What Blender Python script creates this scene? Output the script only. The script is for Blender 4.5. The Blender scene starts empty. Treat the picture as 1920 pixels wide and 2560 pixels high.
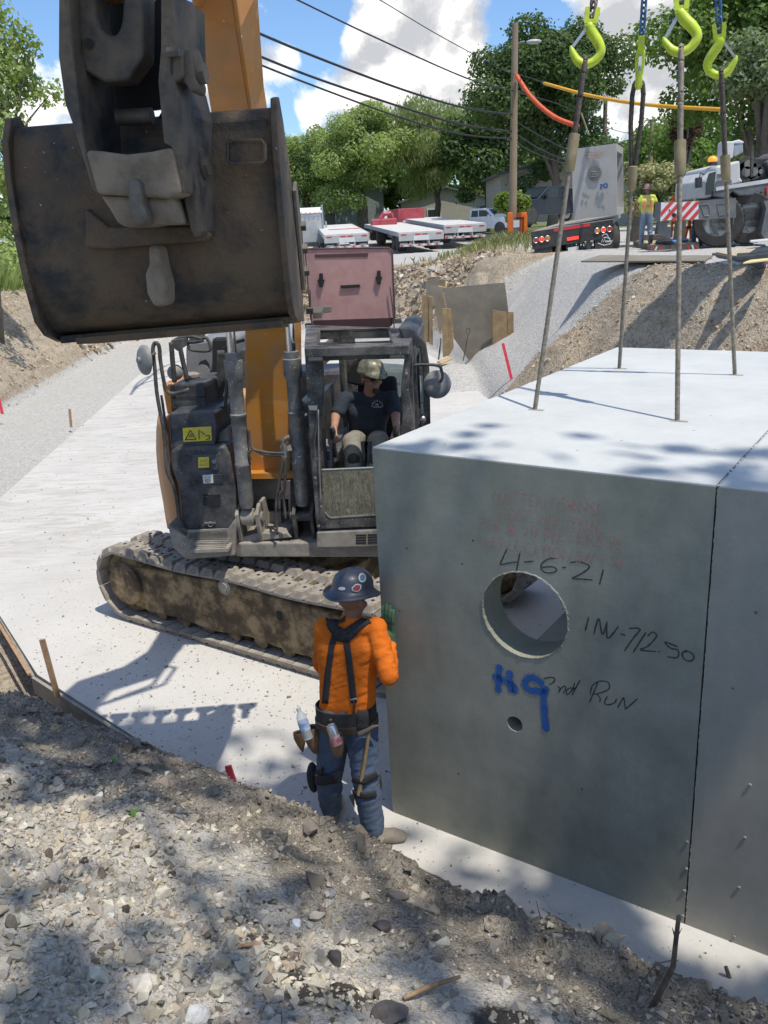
import bpy, bmesh, math, random
import numpy as np
from mathutils import Matrix, Vector, noise as mnoise
R_ = math.radians
random.seed(7); rng = np.random.default_rng(7)
scene = bpy.context.scene
COL = scene.collection
# ---------------------------------------------------------------- camera
CF, CHY, CSL, CH = 2135.6, 573.0, -0.0542, 3.6      # focal (px of 1920x2560), horizon row, roll slope, eye height
RHO = math.atan(-CSL); TH = math.atan((1280-CHY)*math.cos(RHO)/CF)
aF = np.array([0, math.cos(TH), -math.sin(TH)]); aR = np.array([1., 0, 0]); aU = np.array([0, math.sin(TH), math.cos(TH)])
RC, RS = math.cos(RHO), math.sin(RHO)
cam_x = aR*RC-aU*RS; cam_y = aR*RS+aU*RC
cd = bpy.data.cameras.new('camera'); cam = bpy.data.objects.new('camera', cd); COL.objects.link(cam)
m4 = Matrix.Identity(4)
for i in range(3):
    m4[i][0] = cam_x[i]; m4[i][1] = cam_y[i]; m4[i][2] = -aF[i]
m4[2][3] = CH
cam.matrix_world = m4
cd.sensor_fit = 'VERTICAL'; cd.sensor_height = 24; cd.lens = 24*CF/2560; cd.clip_start = .05; cd.clip_end = 3000
scene.camera = cam
scene.render.resolution_x = 768; scene.render.resolution_y = 1024
# surveying helpers: a direction of sight -> a point of the place
def ray(x, y):
    dx, dy = x-960, y-1280
    return aF*CF+aR*(dx*RC-dy*RS)+aU*(-dx*RS-dy*RC)
CO = np.array([0, 0, CH])
def atZ(x, y, z): r = ray(x, y); return CO+r*(z-CH)/r[2]
def atY(x, y, Y): r = ray(x, y); return CO+r*Y/r[1]
def atPl(x, y, p, n):
    r = ray(x, y); p = np.array(p, float); n = np.array(n, float); return CO+r*((p-CO)@n)/(r@n)
# ---------------------------------------------------------------- sun, sky
SAZ, SEL = -47.0, 68.0
sv = Vector((math.cos(R_(SAZ))*math.cos(R_(SEL)), math.sin(R_(SAZ))*math.cos(R_(SEL)), math.sin(R_(SEL))))
sl = bpy.data.lights.new('sun', 'SUN'); sl.energy = 3.9; sl.angle = R_(.53); sl.color = (1, .94, .845)
so = bpy.data.objects.new('sun', sl); COL.objects.link(so); so.rotation_euler = sv.to_track_quat('Z', 'Y').to_euler(); so.location = (5, -5, 30)
W = bpy.data.worlds.new('World'); scene.world = W; W.use_nodes = True
wt = W.node_tree; wt.nodes.clear()
def nd(t, typ, ins=None, **kw):
    n = t.nodes.new(typ)
    for k, v in kw.items(): setattr(n, k, v)
    if ins:
        for k, v in ins.items():
            s = n.inputs[k]
            if isinstance(v, bpy.types.NodeSocket): t.links.new(v, s)
            else: s.default_value = v
    return n
def mth(t, op, a, b=0.0, c=None, clamp=False):
    n = nd(t, 'ShaderNodeMath', {0: a, 1: b}, operation=op, use_clamp=clamp)
    if c is not None:
        if isinstance(c, bpy.types.NodeSocket): t.links.new(c, n.inputs[2])
        else: n.inputs[2].default_value = c
    return n.outputs[0]
def mixc(t, f, a, b, bt='MIX'):
    n = nd(t, 'ShaderNodeMix', data_type='RGBA', blend_type=bt)
    for k, v in ((0, f), (6, a), (7, b)):
        if isinstance(v, bpy.types.NodeSocket): t.links.new(v, n.inputs[k])
        else: n.inputs[k].default_value = v if k == 0 else (tuple(v)+(1,))[:4]
    return n.outputs[2]
def ramp(t, f, pts, interp='LINEAR'):
    n = nd(t, 'ShaderNodeValToRGB', {0: f}); cr = n.color_ramp; cr.interpolation = interp
    while len(cr.elements) < len(pts): cr.elements.new(.5)
    for e, (p, c) in zip(cr.elements, pts):
        e.position = p; e.color = (c, c, c, 1) if not hasattr(c, '__len__') else tuple(c)+(1,)
    return n.outputs[0]
sky = nd(wt, 'ShaderNodeTexSky', sky_type='NISHITA', sun_disc=False, sun_elevation=R_(SEL), sun_rotation=R_(90-SAZ), air_density=1.0, dust_density=.6, ozone_density=2.2)
tc = nd(wt, 'ShaderNodeTexCoord').outputs['Generated']
def cloudfield(off):
    v = nd(wt, 'ShaderNodeVectorMath', {0: tc, 1: off}, operation='ADD').outputs[0]
    v = nd(wt, 'ShaderNodeVectorMath', {0: v, 1: (1, 1, 1.25)}, operation='MULTIPLY').outputs[0]
    n1 = nd(wt, 'ShaderNodeTexNoise', {'Vector': v, 'Scale': 4.2, 'Detail': 8.0, 'Roughness': .6, 'Lacunarity': 2.15, 'Distortion': .25}).outputs[0]
    vo = nd(wt, 'ShaderNodeTexVoronoi', {'Vector': v, 'Scale': 17.0, 'Detail': 1.0, 'Smoothness': 1.0}, feature='SMOOTH_F1').outputs[0]
    return mth(wt, 'SUBTRACT', n1, mth(wt, 'MULTIPLY', vo, .30))
base_f = cloudfield((0, 0, 0)); dens = base_f
# cumulus banks: direction, reach, strength; 'up' ones are unseen, added to whiten the fill
for (px, py, rad, k) in ((1000, 130, .17, .30), (1120, 60, .14, .26), (830, 300, .13, .12), (610, 120, .10, .20), (560, 330, .16, .22), (80, 200, .22, .22), (1640, 60, .16, .30), (1480, 30, .10, .15), (1760, 240, .2, .22), (1250, 250, .15, .14),
                          (760, 40, .07, -.2), (860, 60, .055, -.16), (690, 280, .05, -.22), (790, 180, .045, -.12), (1320, 0, .085, -.28), (1260, 130, .05, -.1), (330, 60, .1, -.08), (120, 70, .08, -.12), ('up', (0, .1, 1), .75, .22), ('up', (-.7, -.5, .7), .6, .2), ('up', (.8, -.3, .4), .5, .2), ('up', (0, -1, .3), .6, .2)):
    d = ray(px, py) if px != 'up' else np.array(py); d = d/np.linalg.norm(d)
    ds = nd(wt, 'ShaderNodeVectorMath', {0: tc, 1: tuple(d)}, operation='DISTANCE').outputs['Value']
    g = nd(wt, 'ShaderNodeMapRange', {0: ds, 1: rad, 2: 0.0, 3: 0.0, 4: k}, interpolation_type='SMOOTHSTEP').outputs[0]
    dens = mth(wt, 'ADD', dens, g)
cm = ramp(wt, dens, [(.45, 0), (.50, .55), (.60, 1)])
up = mth(wt, 'SUBTRACT', cloudfield((.012, -.015, .035)), base_f)
shade = mth(wt, 'ADD', mth(wt, 'MULTIPLY', up, 3.2), mth(wt, 'MULTIPLY', mth(wt, 'SUBTRACT', dens, .1), .75))
ccol = ramp(wt, shade, [(.22, (8.0, 7.75, 7.4)), (.38, (7.0, 6.85, 6.65)), (.50, (5.1, 5.1, 5.15)), (.66, (3.7, 3.8, 4.0))])
skyc = mixc(wt, 1.0, sky.outputs[0], (.74, .89, 1.06), 'MULTIPLY')
mixw = mixc(wt, cm, skyc, ccol)
bg = nd(wt, 'ShaderNodeBackground', {'Color': mixw, 'Strength': .15})
W.cycles.sampling_method = 'MANUAL'; W.cycles.sample_map_resolution = 256
wo = nd(wt, 'ShaderNodeOutputWorld', {'Surface': bg.outputs[0]})
vs = scene.view_settings; vs.view_transform = 'Standard'; vs.look = 'None'; vs.exposure = .17; vs.gamma = 1
# ---------------------------------------------------------------- mesh builder
def norm(v): v = np.array(v, float); return v/max(np.linalg.norm(v), 1e-9)
def frame(d):
    d = norm(d); a = np.array([0, 0, 1.]) if abs(d[2]) < .9 else np.array([1., 0, 0])
    u = norm(np.cross(a, d)); return u, np.cross(d, u), d
class MB:
    def __init__(s): s.v = []; s.f = []; s.n = 0
    def add(s, vs_, fs):
        vs_ = [tuple(map(float, p)) for p in vs_]; b = s.n; s.v += vs_; s.n += len(vs_)
        s.f += [tuple(i+b for i in f) for f in fs]; return s
    def box(s, c, d, rz=0, M=None, taper=1.0):
        hx, hy, hz = d[0]/2, d[1]/2, d[2]/2; P = []
        for z in (-hz, hz):
            k = taper if z > 0 else 1
            for x, y in ((-hx, -hy), (hx, -hy), (hx, hy), (-hx, hy)): P.append((x*k, y*k, z))
        P = np.array(P)
        if M is not None: P = P@np.array(M).T
        cz, sz = math.cos(rz), math.sin(rz)
        P = np.stack([P[:, 0]*cz-P[:, 1]*sz, P[:, 0]*sz+P[:, 1]*cz, P[:, 2]], 1)+np.array(c)
        return s.add(P, [(0, 3, 2, 1), (4, 5, 6, 7), (0, 1, 5, 4), (1, 2, 6, 5), (2, 3, 7, 6), (3, 0, 4, 7)])
    def beam(s, p, q, w, h, up=(0, 0, 1)):
        p, q = np.array(p, float), np.array(q, float); d = norm(q-p); u = norm(np.cross(d, up)); n = np.cross(u, d)
        P = [e+u*a*w/2+n*b*h/2 for e in (p, q) for a, b in ((-1, -1), (1, -1), (1, 1), (-1, 1))]
        return s.add(P, [(0, 3, 2, 1), (4, 5, 6, 7), (0, 1, 5, 4), (1, 2, 6, 5), (2, 3, 7, 6), (3, 0, 4, 7)])
    def prism(s, poly, vec):
        poly = [np.array(p, float) for p in poly]; vec = np.array(vec, float); n = len(poly)
        return s.add(poly+[p+vec for p in poly], [tuple(range(n))[::-1], tuple(range(n, 2*n))]+[(i, (i+1) % n, (i+1) % n+n, i+n) for i in range(n)])
    def cyl(s, p, q, r0, r1=None, n=16, cap=True):
        r1 = r0 if r1 is None else r1; p, q = np.array(p, float), np.array(q, float); u, v, _ = frame(q-p)
        a = [2*math.pi*i/n for i in range(n)]
        P = [p+(u*math.cos(t)+v*math.sin(t))*r0 for t in a]+[q+(u*math.cos(t)+v*math.sin(t))*r1 for t in a]
        F = [(i, (i+1) % n, (i+1) % n+n, i+n) for i in range(n)]
        if cap: F += [tuple(range(n))[::-1], tuple(range(n, 2*n))]
        return s.add(P, F)
    def tube(s, pts, r, n=8, closed=False, twist=0, star=None):
        pts = [np.array(p, float) for p in pts]; m = len(pts); rr = r if hasattr(r, '__len__') else [r]*m
        P = []; pu = None
        for i, p in enumerate(pts):
            if closed: d = pts[(i+1) % m]-pts[i-1]
            else: d = pts[min(i+1, m-1)]-pts[max(i-1, 0)]
            d = norm(d)
            if pu is None: u, v, _ = frame(d)
            else: u = norm(pu-d*(pu@d)); v = np.cross(d, u)
            pu = u
            for k in range(n):
                t = 2*math.pi*k/n+twist*i; q = rr[i]*(star[k] if star else 1)
                P.append(p+(u*math.cos(t)+v*math.sin(t))*q)
        F = [(i*n+k, i*n+(k+1) % n, (i+1)*n+(k+1) % n, (i+1)*n+k) for i in range(m-1) for k in range(n)]
        if closed: F += [((m-1)*n+k, (m-1)*n+(k+1) % n, (k+1) % n, k) for k in range(n)]
        else: F += [tuple(range(n))[::-1], tuple(range((m-1)*n, m*n))]
        return s.add(P, F)
    def lathe(s, c, axis, prof, n=24):
        u, v, d = frame(axis); c = np.array(c, float); P = []; m = len(prof)
        for (r, h) in prof:
            for k in range(n):
                t = 2*math.pi*k/n; P.append(c+d*h+(u*math.cos(t)+v*math.sin(t))*r)
        F = [(i*n+k, i*n+(k+1) % n, (i+1)*n+(k+1) % n, (i+1)*n+k) for i in range(m-1) for k in range(n)]
        return s.add(P, F+[tuple(range(n))[::-1], tuple(range((m-1)*n, m*n))])
    def sphere(s, c, r, n=12, m=8, M=None):
        r = np.array(r, float)*np.ones(3); P = []; c = np.array(c, float)
        for i in range(1, m):
            p = math.pi*i/m
            for k in range(n): t = 2*math.pi*k/n; P.append((math.sin(p)*math.cos(t), math.sin(p)*math.sin(t), math.cos(p)))
        P += [(0, 0, 1), (0, 0, -1)]; P = np.array(P)*r
        if M is not None: P = P@np.array(M).T
        b = (m-1)*n
        F = [(i*n+k, (i+1)*n+k, (i+1)*n+(k+1) % n, i*n+(k+1) % n) for i in range(m-2) for k in range(n)]
        F += [(b, k, (k+1) % n) for k in range(n)]+[(b+1, (m-2)*n+(k+1) % n, (m-2)*n+k) for k in range(n)]
        return s.add(P+c, F)
    def build(s, name, mat, parent=None, smooth=False, bevel=0, label=None, segs=2):
        me = bpy.data.meshes.new(name); me.from_pydata(s.v, [], s.f); me.update()
        bm = bmesh.new(); bm.from_mesh(me); bmesh.ops.recalc_face_normals(bm, faces=bm.faces); bm.to_mesh(me); bm.free()
        if mat: me.materials.append(mat)
        o = bpy.data.objects.new(name, me); COL.objects.link(o)
        if parent is not None: o.parent = parent
        if smooth:
            for p in me.polygons: p.use_smooth = True
            if smooth is True:
                try: me.set_sharp_from_angle(angle=R_(42))
                except Exception: pass
        if bevel:
            b = o.modifiers.new('bevel', 'BEVEL'); b.width = bevel; b.segments = segs; b.limit_method = 'ANGLE'; b.angle_limit = R_(35)
        if label: o['label'] = label
        return o
def tag(o, label, cat, group=None, kind=None):
    if label: o['label'] = label
    if cat: o['category'] = cat
    if group: o['group'] = group
    if kind: o['kind'] = kind
    return o
def thing(name, loc, label, cat, group=None, rz=0):
    o = bpy.data.objects.new(name, None); COL.objects.link(o); o.location = tuple(map(float, loc)); o.rotation_euler = (0, 0, rz); o.empty_display_size = .1
    return tag(o, label, cat, group)
def npmesh(name, V, F, mat, smooth=True, colattr=None, parent=None):
    """big meshes: V (n,3), F (m,k) arrays"""
    me = bpy.data.meshes.new(name); V = np.asarray(V, np.float32); F = np.asarray(F, np.int32); k = F.shape[1]
    me.vertices.add(len(V)); me.vertices.foreach_set('co', V.ravel())
    me.loops.add(F.size); me.loops.foreach_set('vertex_index', F.ravel())
    me.polygons.add(len(F)); me.polygons.foreach_set('loop_start', np.arange(0, F.size, k, dtype=np.int32)); me.polygons.foreach_set('loop_total', np.full(len(F), k, np.int32))
    me.update(calc_edges=True)
    me.polygons.foreach_set('use_smooth', np.full(len(F), bool(smooth)))
    if colattr is not None:
        a = me.color_attributes.new('tint', 'FLOAT_COLOR', 'POINT'); c = np.ones((len(V), 4), np.float32); c[:, :3] = colattr; a.data.foreach_set('color', c.ravel())
    me.materials.append(mat); o = bpy.data.objects.new(name, me); COL.objects.link(o)
    if parent is not None: o.parent = parent
    me.validate()
    return o
# ---------------------------------------------------------------- numpy value noise
_G = rng.random((256, 256))
def vn(x, y):
    xi = np.floor(x).astype(int); yi = np.floor(y).astype(int); fx = x-xi; fy = y-yi
    fx = fx*fx*fx*(fx*(fx*6-15)+10); fy = fy*fy*fy*(fy*(fy*6-15)+10)
    g = lambda a, b: _G[a & 255, b & 255]
    return (g(xi, yi)*(1-fx)+g(xi+1, yi)*fx)*(1-fy)+(g(xi, yi+1)*(1-fx)+g(xi+1, yi+1)*fx)*fy
def fbm(x, y, o=4, s=1.0):
    r = 0; a = .5; t = 0
    for i in range(o): r = r+a*(vn(x*s+17.3*i, y*s+5.1*i)-.5)*2; t += a; a *= .55; s *= 2.05
    return r/t
# ---------------------------------------------------------------- materials
MATS = {}
def M(name, col, col2=None, sc=6.0, rough=.6, metal=0.0, bump=.0, bsc=40.0, dirt=None, dsc=2.5, damt=.5, spec=.5, thr=(.4, .62), detail=8, coat=0.0, trans=0.0, alpha=1.0, emit=None, speck=None):
    if name in MATS: return MATS[name]
    m = bpy.data.materials.new(name); m.use_nodes = True; t = m.node_tree; b = t.nodes['Principled BSDF']
    co = nd(t, 'ShaderNodeTexCoord').outputs['Object']
    c = None
    if col2:
        n = nd(t, 'ShaderNodeTexNoise', {'Vector': co, 'Scale': sc, 'Detail': detail, 'Roughness': .6})
        c = mixc(t, ramp(t, n.outputs[0], [(.35, 0), (.65, 1)]), col, col2)
    if dirt:
        n = nd(t, 'ShaderNodeTexNoise', {'Vector': co, 'Scale': dsc, 'Detail': 10.0, 'Roughness': .68})
        f = mth(t, 'MULTIPLY', ramp(t, n.outputs[0], [(thr[0], 0), (thr[1], 1)]), damt)
        c = mixc(t, f, c if c is not None else col, dirt)
        t.links.new(mth(t, 'ADD', mth(t, 'MULTIPLY', f, .35), rough, clamp=True), b.inputs['Roughness'])
    else: b.inputs['Roughness'].default_value = rough
    if speck:
        n = nd(t, 'ShaderNodeTexNoise', {'Vector': co, 'Scale': speck[1], 'Detail': 2.0, 'Roughness': .5})
        c = mixc(t, ramp(t, n.outputs[0], [(speck[2], 0), (speck[2]+.03, 1)]), c if c is not None else col, speck[0])
    if c is not None: t.links.new(c, b.inputs['Base Color'])
    else: b.inputs['Base Color'].default_value = tuple(col)+(1,)
    b.inputs['Metallic'].default_value = metal; b.inputs['Specular IOR Level'].default_value = spec
    b.inputs['Coat Weight'].default_value = coat; b.inputs['Transmission Weight'].default_value = trans; b.inputs['Alpha'].default_value = alpha
    if emit: b.inputs['Emission Color'].default_value = tuple(emit[:3])+(1,); b.inputs['Emission Strength'].default_value = emit[3]
    if bump:
        n = nd(t, 'ShaderNodeTexNoise', {'Vector': co, 'Scale': bsc, 'Detail': 6.0, 'Roughness': .65})
        bp = nd(t, 'ShaderNodeBump', {'Strength': 1.0, 'Distance': bump, 'Height': n.outputs[0]}); t.links.new(bp.outputs[0], b.inputs['Normal'])
    MATS[name] = m; return m
def newmat(name):
    m = bpy.data.materials.new(name); m.use_nodes = True; t = m.node_tree; MATS[name] = m
    return m, t, t.nodes['Principled BSDF'], nd(t, 'ShaderNodeTexCoord').outputs['Object']
def concrete(name, base, dark, light, pores=True, streak=.5, green=0):
    m, t, b, co = newmat(name)
    n1 = nd(t, 'ShaderNodeTexNoise', {'Vector': co, 'Scale': 1.7, 'Detail': 10.0, 'Roughness': .68}).outputs[0]
    mp = nd(t, 'ShaderNodeMapping', {'Vector': co, 'Scale': (7, 7, 1.6)}).outputs[0]
    n2 = nd(t, 'ShaderNodeTexNoise', {'Vector': mp, 'Scale': 1.6, 'Detail': 7.0, 'Roughness': .65}).outputs[0]
    n3 = nd(t, 'ShaderNodeTexNoise', {'Vector': co, 'Scale': 55.0, 'Detail': 4.0, 'Roughness': .7}).outputs[0]
    c = mixc(t, ramp(t, n1, [(.36, 0), (.66, 1)]), base, dark)
    c = mixc(t, mth(t, 'MULTIPLY', ramp(t, n2, [(.45, 0), (.72, 1)]), streak), c, light)
    c = mixc(t, mth(t, 'MULTIPLY', ramp(t, n3, [(.35, 1), (.6, 0)]), .22), c, dark)
    if pores:
        vo = nd(t, 'ShaderNodeTexVoronoi', {'Vector': co, 'Scale': 14.0, 'Randomness': 1.0})
        sel = mth(t, 'GREATER_THAN', nd(t, 'ShaderNodeSeparateColor', {0: vo.outputs['Color']}).outputs[0], .80)
        pd = mth(t, 'LESS_THAN', vo.outputs['Distance'], mth(t, 'MULTIPLY', nd(t, 'ShaderNodeSeparateColor', {0: vo.outputs['Color']}).outputs[1], .11))
        pf = mth(t, 'MULTIPLY', sel, pd)
        c = mixc(t, mth(t, 'MULTIPLY', pf, .75), c, tuple(x*.3 for x in dark))
        h = mth(t, 'SUBTRACT', mth(t, 'MULTIPLY', n3, .3), pf)
    else: h = n3
    t.links.new(c, b.inputs['Base Color']); b.inputs['Roughness'].default_value = .88; b.inputs['Specular IOR Level'].default_value = .25
    bp = nd(t, 'ShaderNodeBump', {'Strength': .7, 'Distance': .004, 'Height': h}); t.links.new(bp.outputs[0], b.inputs['Normal'])
    return m
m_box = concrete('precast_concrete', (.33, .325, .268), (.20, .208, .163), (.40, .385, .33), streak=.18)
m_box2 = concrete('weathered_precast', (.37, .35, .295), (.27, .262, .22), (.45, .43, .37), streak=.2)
m_top = concrete('pale_top_concrete', (.55, .56, .54), (.45, .465, .45), (.57, .575, .56), streak=.35)  # paler than the wall concrete
m_b10 = concrete('pale_precast', (.42, .41, .385), (.36, .355, .335), (.47, .46, .43), pores=False, streak=.4)
# slab: pale broom finish with dark tracked dust
def slabmat():
    m, t, b, co = newmat('slab_concrete')
    n1 = nd(t, 'ShaderNodeTexNoise', {'Vector': co, 'Scale': .7, 'Detail': 9.0, 'Roughness': .6}).outputs[0]
    n3 = nd(t, 'ShaderNodeTexNoise', {'Vector': co, 'Scale': 30.0, 'Detail': 5.0, 'Roughness': .7}).outputs[0]
    mp = nd(t, 'ShaderNodeMapping', {'Vector': co, 'Rotation': (0, 0, R_(12)), 'Scale': (.8, 3.6, 1)}).outputs[0]
    n2 = nd(t, 'ShaderNodeTexNoise', {'Vector': mp, 'Scale': 1.5, 'Detail': 11.0, 'Roughness': .72, 'Distortion': 1.6}).outputs[0]
    sp = nd(t, 'ShaderNodeSeparateXYZ', {0: co})
    # muddy tracked zone on the far left half
    zone = mth(t, 'MULTIPLY', ramp(t, mth(t, 'MULTIPLY', sp.outputs[1], .04), [(.33, 0), (.42, 1)]), ramp(t, mth(t, 'ADD', mth(t, 'MULTIPLY', sp.outputs[0], .1), .5), [(.2, 1), (.75, .25)]))
    c = mixc(t, ramp(t, n1, [(.35, 0), (.65, 1)]), (.585, .565, .52), (.50, .48, .44))
    c = mixc(t, mth(t, 'MULTIPLY', ramp(t, n3, [(.42, 1), (.6, 0)]), .16), c, (.38, .37, .34))
    c = mixc(t, mth(t, 'MULTIPLY', mth(t, 'MULTIPLY', ramp(t, n2, [(.47, 0), (.62, 1)]), zone), .6), c, (.35, .315, .26))
    vo = nd(t, 'ShaderNodeTexVoronoi', {'Vector': co, 'Scale': 4.0})
    rr = nd(t, 'ShaderNodeSeparateColor', {0: vo.outputs['Color']})
    pf = mth(t, 'MULTIPLY', mth(t, 'GREATER_THAN', rr.outputs[0], .55), mth(t, 'LESS_THAN', vo.outputs['Distance'], mth(t, 'MULTIPLY', rr.outputs[1], .08)))
    c = mixc(t, mth(t, 'MULTIPLY', pf, .7), c, (.16, .13, .10))
    n5 = nd(t, 'ShaderNodeTexNoise', {'Vector': co, 'Scale': 2.4, 'Detail': 8.0, 'Roughness': .75}).outputs[0]
    c = mixc(t, mth(t, 'MULTIPLY', ramp(t, n5, [(.60, 0), (.68, 1)]), .55), c, (.36, .31, .25))
    t.links.new(c, b.inputs['Base Color']); b.inputs['Roughness'].default_value = .85
    bp = nd(t, 'ShaderNodeBump', {'Strength': .6, 'Distance': .006, 'Height': mth(t, 'ADD', n3, n2)}); t.links.new(bp.outputs[0], b.inputs['Normal'])
    return m
m_slab = slabmat()
# earth materials share one node group style: attribute 'tint' picks gravel (r), brown dirt (g), grass (b)
def groundmat(name, vs1=28.0):
    m, t, b, co = newmat(name)
    at = nd(t, 'ShaderNodeAttribute', attribute_name='tint'); s = nd(t, 'ShaderNodeSeparateColor', {0: at.outputs['Color']})
    vo = nd(t, 'ShaderNodeTexVoronoi', {'Vector': co, 'Scale': vs1, 'Detail': 1.0, 'Roughness': .6})
    vc = nd(t, 'ShaderNodeSeparateColor', {0: vo.outputs['Color']})
    big = nd(t, 'ShaderNodeTexNoise', {'Vector': co, 'Scale': .8, 'Detail': 6.0, 'Roughness': .6}).outputs[0]
    med = nd(t, 'ShaderNodeTexNoise', {'Vector': co, 'Scale': 7.0, 'Detail': 9.0, 'Roughness': .7}).outputs[0]
    fine = nd(t, 'ShaderNodeTexNoise', {'Vector': co, 'Scale': 60.0, 'Detail': 4.0, 'Roughness': .7}).outputs[0]
    grav = ramp(t, vc.outputs[0], [(0, (.36, .345, .315)), (.3, (.52, .505, .465)), (.7, (.62, .605, .565)), (1, (.74, .72, .67))])
    grav = mixc(t, mth(t, 'MULTIPLY', ramp(t, vo.outputs['Distance'], [(.3, 0), (.75, 1)]), .45), grav, (.24, .225, .20))
    grav = mixc(t, ramp(t, big, [(.4, 0), (.7, .35)]), grav, (.48, .44, .37))
    dirt = mixc(t, ramp(t, med, [(.35, 0), (.68, 1)]), (.27, .205, .135), (.49, .405, .29))
    dirt = mixc(t, ramp(t, big, [(.42, 0), (.6, .8)]), dirt, (.37, .275, .17))
    dirt = mixc(t, mth(t, 'MULTIPLY', ramp(t, vc.outputs[1], [(.72, 0), (.78, 1)]), .55), dirt, (.55, .50, .41))
    lay = nd(t, 'ShaderNodeTexNoise', {'Vector': nd(t, 'ShaderNodeMapping', {'Vector': co, 'Scale': (.5, .5, 2.6)}).outputs[0], 'Scale': 1.3, 'Detail': 8.0, 'Roughness': .65}).outputs[0]
    dirt = mixc(t, ramp(t, lay, [(.52, 0), (.64, .5)]), dirt, (.19, .14, .09)); dirt = mixc(t, ramp(t, lay, [(.34, .7), (.44, 0)]), dirt, (.52, .45, .34))
    dirt = mixc(t, ramp(t, fine, [(.35, .45), (.5, 0)]), dirt, (.12, .09, .06))
    gr = mixc(t, ramp(t, med, [(.4, 0), (.6, 1)]), (.07, .115, .03), (.20, .20, .085))
    wob = mth(t, 'MULTIPLY', mth(t, 'SUBTRACT', med, .5), 1.1)
    fd = ramp(t, mth(t, 'ADD', s.outputs[1], wob), [(.42, 0), (.56, 1)]); fg = ramp(t, mth(t, 'ADD', s.outputs[2], wob), [(.42, 0), (.56, 1)])
    c = mixc(t, fd, grav, dirt); c = mixc(t, fg, c, gr)
    t.links.new(c, b.inputs['Base Color']); b.inputs['Roughness'].default_value = .95; b.inputs['Specular IOR Level'].default_value = .2
    h = mth(t, 'ADD', mth(t, 'MULTIPLY', mth(t, 'SUBTRACT', 1.0, vo.outputs['Distance']), .5), mth(t, 'ADD', med, mth(t, 'MULTIPLY', fine, .35)))
    bp = nd(t, 'ShaderNodeBump', {'Strength': 1.0, 'Distance': .035, 'Height': h}); t.links.new(bp.outputs[0], b.inputs['Normal'])
    return m
m_ground = groundmat('far_earth', 26.0)
# ---------------------------------------------------------------- terrain
TOE = np.array([(12, -5.8), (1.68, 3.06), (-1.16, 5.02), (-2.96, 6.22), (-3.75, 6.85), (-5.6, 8.4), (-8.3, 13), (-8.9, 19.9), (-9.1, 22.3), (-9.9, 34), (-7, 35.5), (-1.5, 34.6), (1.2, 31), (2.1, 26), (2.3, 23), (2.42, 18.6), (3.1, 14.5), (4.7, 9.6), (12, 4.4)])
def polydist(x, y, poly):
    d = np.full(x.shape, 1e9); ins = np.zeros(x.shape, bool); n = len(poly); seg = np.zeros(x.shape, int)
    for i in range(n):
        a, b_ = poly[i], poly[(i+1) % n]; e = b_-a; L = e@e
        t = np.clip(((x-a[0])*e[0]+(y-a[1])*e[1])/L, 0, 1)
        q = np.hypot(x-a[0]-t*e[0], y-a[1]-t*e[1]); k = q < d; d = np.where(k, q, d); seg = np.where(k, i, seg)
        cr = ((a[1] > y) != (b_[1] > y)) & (x < (b_[0]-a[0])*(y-a[1])/((b_[1]-a[1]) or 1e-9)+a[0]); ins ^= cr
    return np.where(ins, -d, d), seg
def sst(a, b_, x): t = np.clip((x-a)/(b_-a), 0, 1); return t*t*(3-2*t)
def ztop(x, y):
    z = np.where(y < 30, 2.72, np.interp(y, [30, 52, 60, 70, 95], [2.60, 2.20, 2.45, 2.85, 2.95]))
    z = np.where((y >= 25) & (y < 30), np.interp(y, [25, 30], [2.72, 2.60]), z)
    z = z-sst(6, -2, x)*sst(46, 34, y)*.75*sst(26, 32, y)      # lower lot edge in the middle
    z = np.where(x < -8, z*(1-sst(-8, -10, x))+(2.62+.1*np.sin(y*.4))*sst(-8, -10, x), z)
    z = z+.55*np.exp(-((x-5.6)**2/3.5+(y-35.5)**2/10))
    return z
def terrain_h(x, y):
    d, seg = polydist(x, y, TOE)
    near = (seg <= 4) | (seg == 18); left = (seg >= 5) & (seg <= 8); far = (seg >= 9) & (seg <= 12); right = (seg >= 13) & (seg <= 17)
    T = ztop(x, y)
    sl_ = np.where(near, .60, np.where(left, 1.15, np.where(far, 1.35, np.where(y > 18, .82, 1.12))))
    prof = np.maximum(d, 0)*sl_
    # near bank: small lip at the toe, then an easier lean
    pn = np.where(d < .35, d*.75, .2625+(d-.35)*.56)
    pn = np.where(pn > 1.85, 1.85+(pn-1.85)*.35, pn)
    Tn = 2.15
    h = np.where(near, np.minimum(pn, Tn), np.minimum(prof, T))
    k = .35
    ht = np.where(near, pn, prof); TT = np.where(near, Tn+.0*x, T)
    h = -np.log(np.exp(-np.clip(ht, -5, 20)/k*2.2)+np.exp(-TT/k*2.2))*k/2.2      # soft shoulder
    h = np.where(d > 0, np.maximum(h, 0), 0)
    return h, d, seg, near, left, far, right
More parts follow.
